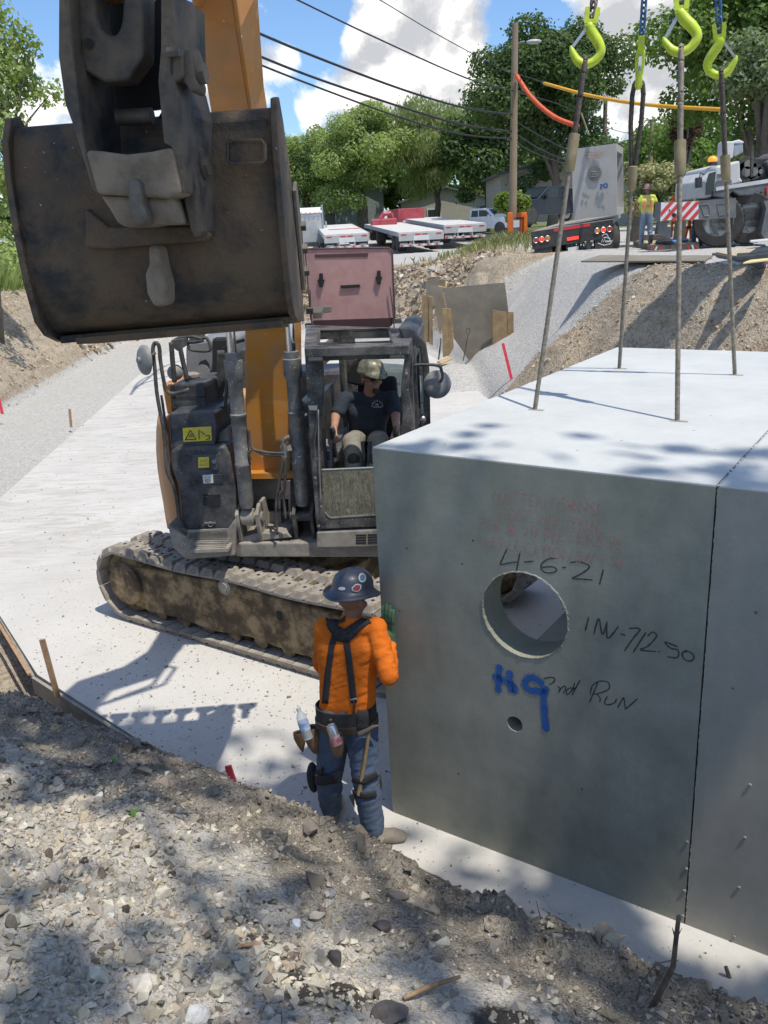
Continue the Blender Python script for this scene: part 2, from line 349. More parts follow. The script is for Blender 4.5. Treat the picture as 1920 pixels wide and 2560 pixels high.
# far / middle terrain, grid denser near
def grid(xs, ys):
    X, Y = np.meshgrid(xs, ys); nx, ny = len(xs), len(ys); i = np.arange((nx-1)*(ny-1)); r = i//(nx-1); c = i % (nx-1); a = r*nx+c
    return X, Y, np.stack([a, a+1, a+nx+1, a+nx], 1)
xs = np.concatenate([[-900, -400, -200, -100, -60, -40, -30], np.arange(-24, -12, .5), np.arange(-12, 10, .11), np.arange(10, 26, .4), [28, 34, 45, 70, 110, 200, 400, 900]])
ys = np.concatenate([[-60, -30, -15], np.arange(-8, 2, .5), np.arange(2, 38, .12), np.arange(38, 70, .6), [72, 76, 80, 90, 100, 130, 200, 400, 900, 1600]])
X, Y, Fq = grid(xs, ys)
Hh, Dd, seg, near, left, far, right = terrain_h(X, Y)
wall = sst(0, .5, Dd)*sst(ztop(X, Y)*1.05, ztop(X, Y)*.6, Hh)
rough_amp = np.where(near, .02, np.where(far, .34, np.where(left, .14, .16)))
gravelramp = (X > 1.2)*sst(17.6, 18.9, Y+(X-2.4)*.5)*sst(35, 31, Y)*right+0.0
rough_amp = rough_amp*(1-.85*gravelramp)
Hh = Hh+wall*rough_amp*fbm(X, Y, 6, .9)*2+wall*rough_amp*.35*(np.abs(fbm(X+40, Y*.6, 4, 2.8)))*2+.03*fbm(X, Y, 3, 2.)*(Dd < 25)
# erosion gullies run down the left bank
Hh = Hh+left*wall*.05*np.sin(Y*5+3*fbm(X, Y, 3, .8))
Hh = np.where(Dd < 0, -.13+.02*fbm(X, Y, 4, 1.5), Hh-.13*sst(.3, 0, Dd))
# spoil heaps and hollows
Hh = Hh+.45*np.exp(-((X-1.9)**2/1.5+(Y-21.2)**2/3.0))*1.0-0*X
# under the near bank patch keep this sheet lower
nearpatch = (X > -7) & (X < 5.2) & (Y > -2.2) & (Y < 8.8) & near & (Dd > -1)
Hh = np.where(nearpatch, Hh-.25, Hh)
tint = np.zeros(X.shape+(3,), np.float32); tint[..., 0] = 1
dirtw = np.where(left, sst(.0, .25, Dd), 0)*(X < -5)+far*sst(.15, .5, Dd)*sst(5.2, 3.2, Dd)+right*(1-gravelramp)*sst(-.2, .2, Dd)*sst(3.3, 2.7, Dd+.4*fbm(X, Y, 2, .5))+near*.95
dirtw = dirtw+far*sst(33, 34, Y)*.4*sst(8, 4, Dd)
tint[..., 1] = np.clip(dirtw, 0, 1)
grass = ((X < -9)*sst(2.2, 3.0, Dd)+sst(66, 74, Y+X*.0)*.9+np.exp(-((X-5.4)**2/4+(Y-35.5)**2/8))*.9+(X > 14)*sst(14, 18, X)*.3)
tint[..., 2] = np.clip(grass, 0, 1)
ter = npmesh('terrain', np.stack([X, Y, Hh], -1).reshape(-1, 3), Fq, m_ground, True, tint.reshape(-1, 3)); tag(ter, None, None, None, 'structure')
_ys, _xs = ys, xs
def gz(x, y):          # height of the far sheet
    i = np.searchsorted(_xs, x)-1; j = np.searchsorted(_ys, y)-1; fx = (x-_xs[i])/(_xs[i+1]-_xs[i]); fy = (y-_ys[j])/(_ys[j+1]-_ys[j])
    return float((Hh[j, i]*(1-fx)+Hh[j, i+1]*fx)*(1-fy)+(Hh[j+1, i]*(1-fx)+Hh[j+1, i+1]*fx)*fy)
# ---------------------------------------------------------------- slab
SLAB = [(7, -2.72), (1.6, 2.34), (-1.69, 5.42), (-3.16, 6.82), (-4.4, 8.7), (-5.86, 12.6), (-6.85, 25.2), (-7.2, 32.5), (-.6, 32.8), (1.3, 28), (1.93, 22.8), (2.36, 18.5), (3.2, 14), (4.9, 9.2), (12, 3.6), (12, -2.7)]
slab = MB().prism([(x, y, -.16) for x, y in SLAB], (0, 0, .16)).build('concrete_slab', m_slab); tag(slab, None, None, None, 'structure')
# timber edge form along the near side of the slab
m_form = M('form_board', (.30, .275, .225), (.21, .19, .155), 9, .85, bump=.002, dirt=(.4, .38, .33), damt=.5)
fb = MB(); fb.beam((-3.19, 6.79, -.085), (-1.1, 4.83, -.085), .03, .16); tag(fb.build('form_board', m_form), 'long weathered board edging the near side of the pale slab', 'board')
fb = MB(); fb.beam((-3.22, 6.87, -.07), (-4.42, 8.75, -.07), .025, .06); tag(fb.build('form_board', m_form), 'weathered board along the left corner of the slab by the gravel', 'board')
# ---------------------------------------------------------------- precast boxes
BA = -.6021; bu = np.array([math.cos(BA), math.sin(BA), 0]); bv = np.array([-bu[1], bu[0], 0]); bo = np.array([-.0482, 4.667, 0.])
BW, BH, BL = 1.86, 2.4354, 4.05
TK = .22
def bx(u, v, z): return bo+bu*u+bv*v+np.array([0, 0, z])
def facepix(px, py, off=.003):
    """where the line of sight meets the near face; returns (u,z)"""
    p = atPl(px, py, bo-bv*off, bv); d = p-bo; return d@bu, p[2]
# holes through the near wall (centre u,z and half sizes measured on the face)
def hole_uz(pts): q = [facepix(x, y) for x, y in pts]; return np.array(q)
hq = hole_uz([(1205, 1520), (1420, 1560), (1310, 1435), (1320, 1647)])
hc = ((hq[0]+hq[1])/2); hr = (np.linalg.norm(hq[0]-hq[1])/2+abs(hq[2][1]-hq[3][1])/2)/2
sq = hole_uz([(1267, 1810), (1306, 1812), (1286, 1793), (1286, 1830)]); sc_ = (sq[0]+sq[1])/2; sr = abs(sq[0][0]-sq[1][0])/2
def precast(name, u0, W_, mat, topm, label, holes=True, dz=0.0, open_ends=True):
    root = thing(name, bx(u0, 0, dz), label, 'culvert section', 'precast culvert sections', BA)
    # local frame: x along u, y along v
    wall = MB(); H = BH-dz
    # near wall with round holes: triangulate by boolean later
    wall.box((W_/2, TK/2, H/2), (W_, TK, H))
    o1 = wall.build('near_wall', mat, root)
    if holes:
        cut = MB()
        k = 40
        def ring(c, r, jag):
            return [(c[0]-u0+math.cos(2*math.pi*i/k)*r*(1+jag*random.uniform(-1, 1)), 0, c[1]-dz+math.sin(2*math.pi*i/k)*r*(1+jag*random.uniform(-1, 1))) for i in range(k)]
        cut.prism([(x, -.1, z) for x, _, z in ring(hc, hr, .012)], (0, TK+.2, 0)); cut.prism([(x, -.1, z) for x, _, z in ring(sc_, sr, .03)], (0, .25, 0))
        co_ = cut.build('cut', None, None)
        co_.matrix_world = Matrix.Translation(Vector(bx(u0, 0, dz)))@Matrix.Rotation(BA, 4, 'Z')
        bpy.context.view_layer.update()
        bm_ = o1.modifiers.new('b', 'BOOLEAN'); bm_.object = co_; bm_.operation = 'DIFFERENCE'; bm_.solver = 'EXACT'
        bpy.context.view_layer.update()
        dg = bpy.context.evaluated_depsgraph_get(); me = bpy.data.meshes.new_from_object(o1.evaluated_get(dg)); o1.modifiers.clear(); o1.data = me
        bpy.data.objects.remove(co_)
    MB().box((W_/2, BL-TK/2, H/2), (W_, TK, H)).build('far_wall', mat, root)
    MB().box((W_/2, BL/2, TK/2), (W_, BL-2*TK, TK)).build('floor_slab', mat, root)
    # roof: outer sheet 3 mm proud with a bevelled edge
    rf = MB().box((W_/2, BL/2, H-TK/2), (W_, BL-2*TK, TK)); rf.build('roof_slab', mat, root)
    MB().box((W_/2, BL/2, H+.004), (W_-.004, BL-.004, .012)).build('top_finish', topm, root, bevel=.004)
    return root
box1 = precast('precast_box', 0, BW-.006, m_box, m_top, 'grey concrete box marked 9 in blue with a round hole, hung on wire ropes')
box2 = precast('precast_box', BW+.004, 2.4, m_box2, m_top, 'paler concrete box beyond the dark joint at the right edge', holes=False)
for c in list(box1.children): pass
# rough broken rim round the big hole, ragged joint edges
rim = MB(); N_ = 150; V = []
for i in range(N_):
    t = 2*math.pi*i/N_; k = 1 if math.sin(t) > -.55 else .45
    r1 = hr*(1.0+k*random.uniform(.012, .05)); r0 = hr*(1-random.uniform(.0, .012)); y = -random.uniform(.001, .005)*k
    for r, yy in ((r1, .001), ((r1*.6+r0*.4), y), (r0, -.002-random.uniform(0, .003)), (r0, .03)): V.append((hc[0]+math.cos(t)*r, yy, hc[1]+math.sin(t)*r))
rim.add(V, [(i*4+j, i*4+j+1, ((i+1) % N_)*4+j+1, ((i+1) % N_)*4+j) for i in range(N_) for j in range(3)])
rim.build('broken_rim', m_box, box1)
def ragged(pf, n, amp):
    mb = MB(); V = []
    for i in range(n):
        a, b_, c = pf(i/(n-1)); w = amp*(.2+random.random()**2*1.3)
        V += [a, a+(b_-a)*w+c*random.uniform(.1, .5)*w, a+(b_-a)*w*.9]
    mb.add(V, [(i*3+j, i*3+j+1, i*3+j+4, i*3+j+3) for i in range(n-1) for j in range(2)]); return mb
ragged(lambda t: (np.array([0, 0, BH*t]), np.array([-1, 0, BH*t]), np.array([0, -.3, 0])), 260, .0035).build('chipped_joint_edge', m_box2, box2)
ragged(lambda t: (np.array([0, BL*t, BH+.006]), np.array([-1, BL*t, BH+.006]), np.array([0, 0, 1.2])), 260, .008).build('joint_mortar', m_top, box2)
for px, py in ((1885, 1965), (1872, 2097), (1857, 2222), (1845, 2345), (1727, 2108), (1725, 2175), (1720, 2230), (1716, 2292)):
    u, z = facepix(px, py); MB().sphere((u-BW-.022, -.004, z), (.009, .004, .009), 8, 5).build('form_bolt_mark', m_box2, box2)
# dark gasket inside the joint
MB().box((BW-.001, .06, BH/2), (.008, .05, BH-.05)).build('joint_seal', M('rubber', (.02, .02, .02), rough=.9), box1)
# ---- writing on the near face: strokes traced where they stand
def strokes(name, lines, width, mat, parent, off=.0012, mapf=facepix, jitter=0.0, soft=None, ux=1.0):
    """thin paint ribbons lying on the face (local x,z plane)"""
    mb = MB()
    for ln in lines:
        P = [np.array(mapf(x, y)) for x, y in ln]
        # resample with catmull smoothing
        Q = []
        for i in range(len(P)-1):
            p0 = P[max(i-1, 0)]; p1 = P[i]; p2 = P[i+1]; p3 = P[min(i+2, len(P)-1)]
            for k in range(6):
                t = k/6; Q.append(.5*((2*p1)+(-p0+p2)*t+(2*p0-5*p1+4*p2-p3)*t*t+(-p0+3*p1-3*p2+p3)*t**3))
        Q.append(P[-1]); vsx = []
        for i, q in enumerate(Q):
            d = norm(np.append(Q[min(i+1, len(Q)-1)]-Q[max(i-1, 0)], 0))[:2]; nrm = np.array([-d[1], d[0]])
            w = width*(.8+.4*random.random())/2
            if i in (0, len(Q)-1): w *= .4
            a = q+nrm*w; b_ = q-nrm*w; vsx += [(a[0], -off, a[1]), (b_[0], -off, b_[1])]
        mb.add(vsx, [(2*i, 2*i+1, 2*i+3, 2*i+2) for i in range(len(Q)-1)])
    return mb.build(name, mat, parent)
def spraymat(name, col, lo=.3, hi=.6, sc=14):
    m, t, b, co = newmat(name)
    b.inputs['Base Color'].default_value = tuple(col)+(1,); b.inputs['Roughness'].default_value = .6
    n = nd(t, 'ShaderNodeTexNoise', {'Vector': co, 'Scale': sc, 'Detail': 8.0, 'Roughness': .75}).outputs[0]
    t.links.new(ramp(t, n, [(lo, 0), (hi, 1)]), b.inputs['Alpha']); return m
m_pen = spraymat('marker_ink', (.045, .047, .045), .30, .50, 55)
m_blue = M('blue_spray', (.012, .085, .30), (.02, .12, .36), 20, .55)
m_bluesoft = spraymat('blue_overspray', (.02, .10, .32), .50, .62, 160)
z6 = lambda ax, ay, s: (lambda L: [[(ax+x/s, ay+y/s) for x, y in l] for l in L])
A = z6(1160, 1180, 2.765); B = z6(1180, 1580, 2.765); Cc = z6(900, 840, 1.6265)
ink1 = A([[(297, 530), (265, 600), (250, 640), (300, 632), (370, 622)], [(385, 560), (372, 630), (360, 700)], [(412, 624), (480, 618)],
         [(635, 600), (590, 600), (545, 625), (530, 665), (560, 695), (610, 697), (638, 680), (615, 658), (560, 658), (532, 665)], [(675, 664), (705, 660)],
         [(730, 628), (790, 622), (850, 640), (862, 665), (800, 710), (748, 736), (820, 742), (888, 748)], [(962, 672), (950, 725), (935, 780)]])
ink2 = Cc([[(930, 1142), (915, 1200)], [(950, 1215), (970, 1150), (985, 1215), (1005, 1160)], [(1003, 1165), (1007, 1230), (1052, 1180)], [(1058, 1212), (1080, 1218)], [(1092, 1190), (1138, 1192), (1110, 1230), (1074, 1282)],
           [(1163, 1205), (1135, 1248), (1110, 1288)], [(1168, 1222), (1190, 1205), (1205, 1222), (1170, 1262), (1140, 1277), (1205, 1284)], [(1213, 1282), (1219, 1285)], [(1292, 1265), (1240, 1245), (1262, 1270), (1292, 1278), (1290, 1308), (1248, 1305)],
           [(1330, 1278), (1310, 1290), (1318, 1315), (1345, 1322), (1358, 1305), (1340, 1285), (1318, 1285)]])
ink3 = B([[(490, 325), (540, 315), (572, 325), (560, 350), (530, 365)], [(590, 375), (610, 395), (595, 420)], [(600, 400), (640, 375), (645, 395), (630, 425)], [(690, 385), (655, 400), (655, 435), (690, 405), (710, 350)], [(748, 333), (715, 390), (690, 440)], [(685, 398), (725, 385)],
          [(870, 350), (840, 420), (810, 490)], [(815, 440), (830, 375), (880, 342), (940, 350), (945, 395), (880, 425), (840, 430)], [(860, 430), (885, 460), (880, 487)], [(935, 445), (915, 490), (940, 505), (985, 490), (998, 462)], [(1005, 525), (1040, 465), (1050, 460), (1058, 520), (1065, 530), (1135, 470), (1140, 462)]])
strokes('date_note', ink1, .0085, m_pen, box1); strokes('level_note', ink2, .0085, m_pen, box1); strokes('run_note', ink3, .0075, m_pen, box1)
blue = B([[(188, 225), (185, 330), (178, 420)], [(258, 265), (262, 340), (275, 420)], [(140, 305), (200, 325), (262, 355), (295, 385), (285, 425)]])
blue9 = B([[(490, 370), (450, 330), (400, 315), (365, 345), (385, 395), (440, 410), (515, 412)], [(515, 375), (495, 440), (500, 540), (512, 690)]])
strokes('blue_letter', blue, .034, m_blue, box1, .0018)
strokes('blue_number', blue9, .036, m_blue, box1, .0026)
strokes('overspray', blue+blue9, .056, m_bluesoft, box1, .001)
# faded red stencil lines
m_sten = spraymat('faded_stencil', (.46, .24, .19), .40, .60, 5)
def stencil(txts, mat, parent, corner, size, lead, hidx=None, wx=.62, slant=0.0, off=.0018):
    for i, (s, x, z, h) in enumerate(txts):
        cu = bpy.data.curves.new('t', 'FONT'); cu.body = s; cu.size = h*1.38; cu.space_character = 1.08
        o = bpy.data.objects.new('t', cu); COL.objects.link(o); bpy.context.view_layer.update()
        me = bpy.data.meshes.new_from_object(o.evaluated_get(bpy.context.evaluated_depsgraph_get())); bpy.data.objects.remove(o)
        co = np.zeros(len(me.vertices)*3); me.vertices.foreach_get('co', co); co = co.reshape(-1, 3)
        wcur = co[:, 0].max()-co[:, 0].min(); k = hidx[i]/wcur if hidx else wx
        new = np.stack([x+(co[:, 0]-co[:, 0].min())*k, np.full(len(co), -off), z+co[:, 1]+slant*(co[:, 0]*k)], 1)
        me.vertices.foreach_set('co', new.ravel()); me.update(); me.materials.clear(); me.materials.append(mat)
        ob = bpy.data.objects.new('stencil_line', me); COL.objects.link(ob); ob.parent = parent
L = []; wd = []
for s, (x0, y0), (x1, y1) in (("MARTERITORNSL", (1232, 1242), (1508, 1274)), ("CONC INDUSTRIAL", (1250, 1290), (1506, 1312)), ("TEL & 20 METERS IS", (1193, 1316), (1556, 1352)), ("PART LOCATION SW 3 W", (1193, 1358), (1560, 1402))):
    a = facepix(x0, y0); b_ = facepix(x1, y1); L.append((s, a[0], (a[1]+b_[1])/2-.035, .07)); wd.append(b_[0]-a[0])
stencil(L, m_sten, box1, None, None, None, wd)
# ---------------------------------------------------------------- lifting tackle
apex = np.array([1.854, 5.91, 7.75])
ins = [(1337, 1024), (1693, 1052), (1548, 921), (1837, 937)]
ferr = [((1440, 350), (1428, 450)), ((1712, 375), (1707, 436)), ((1590, 420), (1585, 478)), ((1822, 395), (1822, 455))]
rope_lab = ['thick wire rope sling at the front left corner of the box, with a hanging tag', 'straight wire rope sling at the front right corner of the box', 'wire rope sling at the back left, its two strands parting below the hook', 'wire rope sling at the back right corner of the box']
chain_lab = ['dark steel chain above the leftmost green hook', 'dark steel chain above the third hook from the left', 'blue chain above the hook seen edge on', 'blue chain above the rightmost green hook']
hook_lab = ['leftmost yellow green hook, opening to the left', 'topmost yellow green hook, third from the left', 'yellow green hook seen edge on, second from the left', 'rightmost yellow green hook, opening to the right']
m_rope = M('wire_rope', (.16, .135, .10), (.30, .27, .22), 40, .6, .35, bump=.001, bsc=200)
m_ropeD = M('wire_rope_dark', (.06, .05, .042), (.12, .10, .085), 30, .6, .3, bump=.001, bsc=200)
m_hook = M('hook_paint', (.52, .68, .02), (.60, .74, .04), 9, .38, dirt=(.30, .36, .04), dsc=14, damt=.5, coat=.2)
m_chD = M('chain_steel', (.13, .11, .10), (.24, .19, .16), 30, .5, .7); m_chB = M('chain_blue', (.04, .12, .28), (.08, .20, .38), 18, .45, .3, dirt=(.12, .12, .12), damt=.6, dsc=9)
m_ferr = M('ferrule', (.24, .17, .10), (.33, .27, .18), 12, .6, .4, dirt=(.35, .38, .12), dsc=20, damt=.25)
m_latch = M('latch_steel', (.5, .5, .5), rough=.35, metal=.9)
def strand_rope(mb, p, q, r, turns_per_m=9, n=6):
    p, q = np.array(p, float), np.array(q, float); L_ = np.linalg.norm(q-p); u, v, d = frame(q-p); k = max(int(L_*turns_per_m*8), 6)
    for s_ in range(n):
        pts = []
        for i in range(k+1):
            t = i/k; a = 2*math.pi*(s_/n+t*L_*turns_per_m)
            pts.append(p+d*L_*t+(u*math.cos(a)+v*math.sin(a))*r*.62)
        mb.tube(pts, r*.46, 5)
    mb.cyl(p, q, r*.55, n=6)
camdir = norm(np.array([0, 0, CH])-apex)
HOOKS = []
for i in range(4):
    q_ = atZ(*ins[i], BH+.012); qd = q_-bo; MB().box((qd@bu+.01, qd@bv, BH+.0115), (.10, .034, .003)).build('lifting_recess', m_box2, box1)  # flat darker plate in place of a sunk slot
    b = atZ(*ins[i], BH+.01); d = norm(apex-b); Lr = np.linalg.norm(apex-b)
    # where the hook bowl sits: parameter measured from the picture row
    target_row = [150, 120, 205, 178][i]
    def rowof(t):
        q = b+d*t-CO; a = q@aF; rr = (q@aR)*CF/a; uu = (q@aU)*CF/a; return 1280-(rr*RS+uu*RC)
    lo, hi = .5, Lr
    for _ in range(50):
        mid = (lo+hi)/2
        if rowof(mid) > target_row: lo = mid
        else: hi = mid
    tb = lo
    lo, hi = .2, tb
    fr = [432, 440, 478, 455][i]
    for _ in range(50):
        mid = (lo+hi)/2
        if rowof(mid) > fr: lo = mid
        else: hi = mid
    tf = lo
    rt = thing('wire_rope_sling', b, rope_lab[i], 'rope sling', 'wire rope slings lifting the box')
    mb = MB(); strand_rope(mb, -d*.1, d*tf, .0145, 11); mb.build('rope', m_rope, rt, smooth='all')
    fl = [.22, .19, .17, .17][i]
    MB().lathe(d*tf, d, [(.018, 0), (.030, .02), (.033, fl*.5), (.032, fl), (.022, fl+.004)], 18).build('ferrule', m_ferr, rt, smooth=True)
    # eye: two strands around the bowl
    side = norm(np.cross(d, camdir)) if i != 2 else norm(np.cross(d, camdir))
    w = .022 if i != 2 else .035
    eye = MB(); top = d*(tb+.012)
    fwd = norm(np.cross(side, d))
    lat = fwd if i != 2 else side
    for s_ in (-1, 1):
        pts = [d*(tf+fl-.02)+lat*s_*.012, d*(tf+fl+.2)+lat*s_*w*.8, d*((tf+fl+tb)/2)+lat*s_*w, d*(tb-.08)+lat*s_*w*1.05, d*(tb-.01)+lat*s_*w*.75, top]
        for p0, p1 in zip(pts[:-1], pts[1:]): strand_rope(eye, p0, p1, .0165, 10)
    eye.build('eye_loop', m_ropeD if i != 1 else m_rope, rt, smooth='all')
    if i == 0:
        MB().beam(d*(tf+fl+.12)+side*.02, d*(tf+fl)+side*.085, .02, .006).build('tag', m_ferr, rt)
    # hook: a C traced as a tapering tube in the plane that faces sideways
    hs = b+d*tb
    hx = side*([-1, -1, 1, 1][i]); hy = d; hz = norm(np.cross(hx, hy))
    if i == 2: hx, hz = hz*1.0, -hx
    hr_ = thing('lifting_hook', hs, hook_lab[i], 'hook', 'lifting hooks above the box')
    k = [1.0, 1.0, 1.0, 1.0][i]*.128
    prof = [(0.62, 1.02, .16), (.66, .62, .17), (.56, .25, .18), (.30, -.06, .20), (0, -.16, .21), (-.34, -.05, .19), (-.60, .24, .20), (-.62, .52, .22), (-.40, .86, .25), (-.12, 1.18, .25), (.02, 1.42, .24), (.05, 1.55, .2)]
    prof = [(x, y-.02, r) for x, y, r in prof]
    prof[0] = (.74, .56, .06); prof[1] = (.66, .36, .13); prof[2] = (.50, .12, .17)
    pts = [(hx*x+hy*y)*k for x, y, r in prof]; rr = [r*k for _, _, r in prof]
    P = []; Rr = []
    for j in range(len(pts)-1):
        for q in range(5):
            t = q/5; t2 = t*t; t3 = t2*t; p0 = pts[max(j-1, 0)]; p1 = pts[j]; p2 = pts[j+1]; p3 = pts[min(j+2, len(pts)-1)]
            P.append(.5*((2*p1)+(-p0+p2)*t+(2*p0-5*p1+4*p2-p3)*t2+(-p0+3*p1-3*p2+p3)*t3)); Rr.append(rr[j]*(1-t)+rr[j+1]*t)
    P.append(pts[-1]); Rr.append(rr[-1])
    hm = MB(); hm.tube(P, Rr, 10)
    ct = (hy*1.62)*k
    for s_ in (-1, 1): hm.beam(ct+hx*s_*.13*k*1.4-hy*.12*k, ct+hx*s_*.24*k+hy*.55*k, .20*k, .34*k, hz)
    hm.box(ct-hy*.08*k, (.5*k, .3*k, .3*k), M=np.stack([hx, hz, hy], 1))
    hm.build('hook_body', m_hook, hr_, smooth=True)
    MB().beam((hx*.14+hy*1.35)*k, (hx*.66+hy*.52)*k, .12*k, .16*k, hz).build('safety_latch', m_latch, hr_)
    MB().cyl(ct+hy*.32*k-hx*.34*k, ct+hy*.32*k+hx*.34*k, .07*k, n=10).build('clevis_pin', m_latch, hr_)
    # chain up to the master link
    cs = hs+ct+hy*.30*k; lk = .088; dc = norm(apex-cs); nl = int(np.linalg.norm(apex-cs)/(lk*.72))
    cr = thing('lifting_chain', cs, chain_lab[i], 'chain', 'chains holding the lifting hooks')
    chm = MB()
    for j in range(nl):
        c = dc*(j*lk*.72+.02); a, b2, _ = frame(dc); ang = (math.pi/2)*j+.5; ax = a*math.cos(ang)+b2*math.sin(ang); w2 = .019; hl = lk/2-.014
        pts = [c+dc*(hl*math.copysign(1, math.sin(t)) if abs(math.sin(t)) > 1e-6 else 0)+dc*w2*math.sin(t)+ax*w2*math.cos(t) for t in [2*math.pi*(q+.5)/12 for q in range(12)]]
        chm.tube(pts, .0085, 6, closed=True)
    chm.build('chain_links', m_chD if i < 2 else m_chB, cr, smooth='all')
ml = thing('master_link', apex, 'big steel ring joining the four chains above the box', 'ring')
MB().tube([(math.cos(t)*.12, 0, .16+math.sin(t)*.18) for t in np.linspace(0, 2*math.pi, 24, False)], .02, 8, closed=True).build('ring', m_chD, ml, smooth='all')
# ---------------------------------------------------------------- near bank: fine relief plus thousands of stones
def near_h(x, y):
    d, seg = polydist(x, y, TOE)
    d = np.maximum(d, 0)
    pn = np.where(d < .35, d*.80, .28+(d-.35)*.555); pn = -np.log(np.exp(-pn*6)+math.exp(-2.12*6))/6
    lump = fbm(x, y, 3, 1.1)*.09+np.abs(fbm(x+9, y, 4, 3.2))*.075+fbm(x, y+7, 4, 9.)*.022+fbm(x, y, 3, 34.)*.007
    crest = np.exp(-((d-.42)/.33)**2)
    lump = lump+crest*(.05+.15*np.abs(fbm(x*1.1, y*1.1+3, 5, 2.3)))+np.exp(-((d-1.05)/.22)**2)*.05*(x > -1.5)
    clod = np.clip(fbm(x+3, y+11, 2, 14.)-.12, 0, 1)*.09*np.exp(-((d-.5)/.5)**2)
    return pn+(lump+clod)*sst(0, .22, d)-.15*sst(.14, 0, d), d, seg
def nearmat():
    m, t, b, co = newmat('near_earth')
    at = nd(t, 'ShaderNodeAttribute', attribute_name='tint'); s = nd(t, 'ShaderNodeSeparateColor', {0: at.outputs['Color']})
    vo = nd(t, 'ShaderNodeTexVoronoi', {'Vector': co, 'Scale': 62.0, 'Detail': 2.0, 'Roughness': .7}); vc = nd(t, 'ShaderNodeSeparateColor', {0: vo.outputs['Color']})
    med = nd(t, 'ShaderNodeTexNoise', {'Vector': co, 'Scale': 5.0, 'Detail': 10.0, 'Roughness': .7}).outputs[0]
    fine = nd(t, 'ShaderNodeTexNoise', {'Vector': co, 'Scale': 95.0, 'Detail': 5.0, 'Roughness': .75}).outputs[0]
    peb = ramp(t, vc.outputs[0], [(0, (.24, .21, .17)), (.35, (.40, .36, .295)), (.75, (.54, .50, .42)), (1, (.68, .63, .54))])
    soil = mixc(t, ramp(t, med, [(.35, 0), (.66, 1)]), (.135, .105, .075), (.31, .26, .19))
    soil = mixc(t, mth(t, 'MULTIPLY', ramp(t, vc.outputs[1], [(.70, 0), (.75, 1)]), .75), soil, (.46, .42, .35))
    soil = mixc(t, ramp(t, fine, [(.38, .6), (.52, 0)]), soil, (.05, .042, .034))
    c = mixc(t, ramp(t, mth(t, 'ADD', s.outputs[1], mth(t, 'MULTIPLY', mth(t, 'SUBTRACT', med, .5), 1.4)), [(.4, 0), (.6, 1)]), peb, soil)
    c = mixc(t, mth(t, 'MULTIPLY', ramp(t, mth(t, 'ADD', s.outputs[2], mth(t, 'MULTIPLY', mth(t, 'SUBTRACT', med, .5), 1.2)), [(.45, 0), (.6, 1)]), .9), c, (.035, .03, .026))
    t.links.new(c, b.inputs['Base Color']); b.inputs['Roughness'].default_value = .95; b.inputs['Specular IOR Level'].default_value = .2
    h = mth(t, 'ADD', mth(t, 'MULTIPLY', mth(t, 'SUBTRACT', 1.0, vo.outputs['Distance']), .6), mth(t, 'MULTIPLY', fine, .9))
    bp = nd(t, 'ShaderNodeBump', {'Strength': 1.0, 'Distance': .014, 'Height': h}); t.links.new(bp.outputs[0], b.inputs['Normal'])
    return m
m_near = nearmat()
nxs = np.arange(-7.2, 5.4, .026); nys = np.arange(-2.4, 9.0, .026)
NX, NY, NF = grid(nxs, nys)
NH, ND, NS = near_h(NX, NY)
keep = (ND[:-1, :-1] > .02) & ((NS <= 4) | (NS == 18))[:-1, :-1]
# drop what the camera side could never show (far behind the camera)
keep &= (NY[:-1, :-1] > -2.3)
NFk = NF[keep.ravel()]
used = np.unique(NFk); remap = -np.ones(NX.size, int); remap[used] = np.arange(len(used))
black = np.exp(-((NX+.28)**2/.07+(NY-2.35)**2/.03))*.8+np.exp(-((NX+.9)**2/.05+(NY-1.62)**2/.05))*.8+np.exp(-((NX-.35)**2/.03+(NY-2.35)**2/.02))*.9+np.exp(-((NX+.62)**2/.12+(NY-2.7)**2/.08))*.55
soilw = np.exp(-((ND-.5)/.65)**2)*1.15+sst(.1, 1.1, NX+.55*(NY-2.2))*.62+fbm(NX, NY, 3, 1.6)*.45+sst(-3.2, -4.5, NX)*.3
nt = np.stack([np.ones(NX.shape), np.clip(soilw, 0, 1), np.clip(black, 0, 1)], -1).reshape(-1, 3)
NV = np.stack([NX, NY, NH], -1).reshape(-1, 3)
nb = npmesh('near_bank', NV[used], remap[NFk], m_near, True, nt[used]); tag(nb, None, None, None, 'structure')
def nh(x, y): return float(near_h(np.array([x], float), np.array([y], float))[0][0])
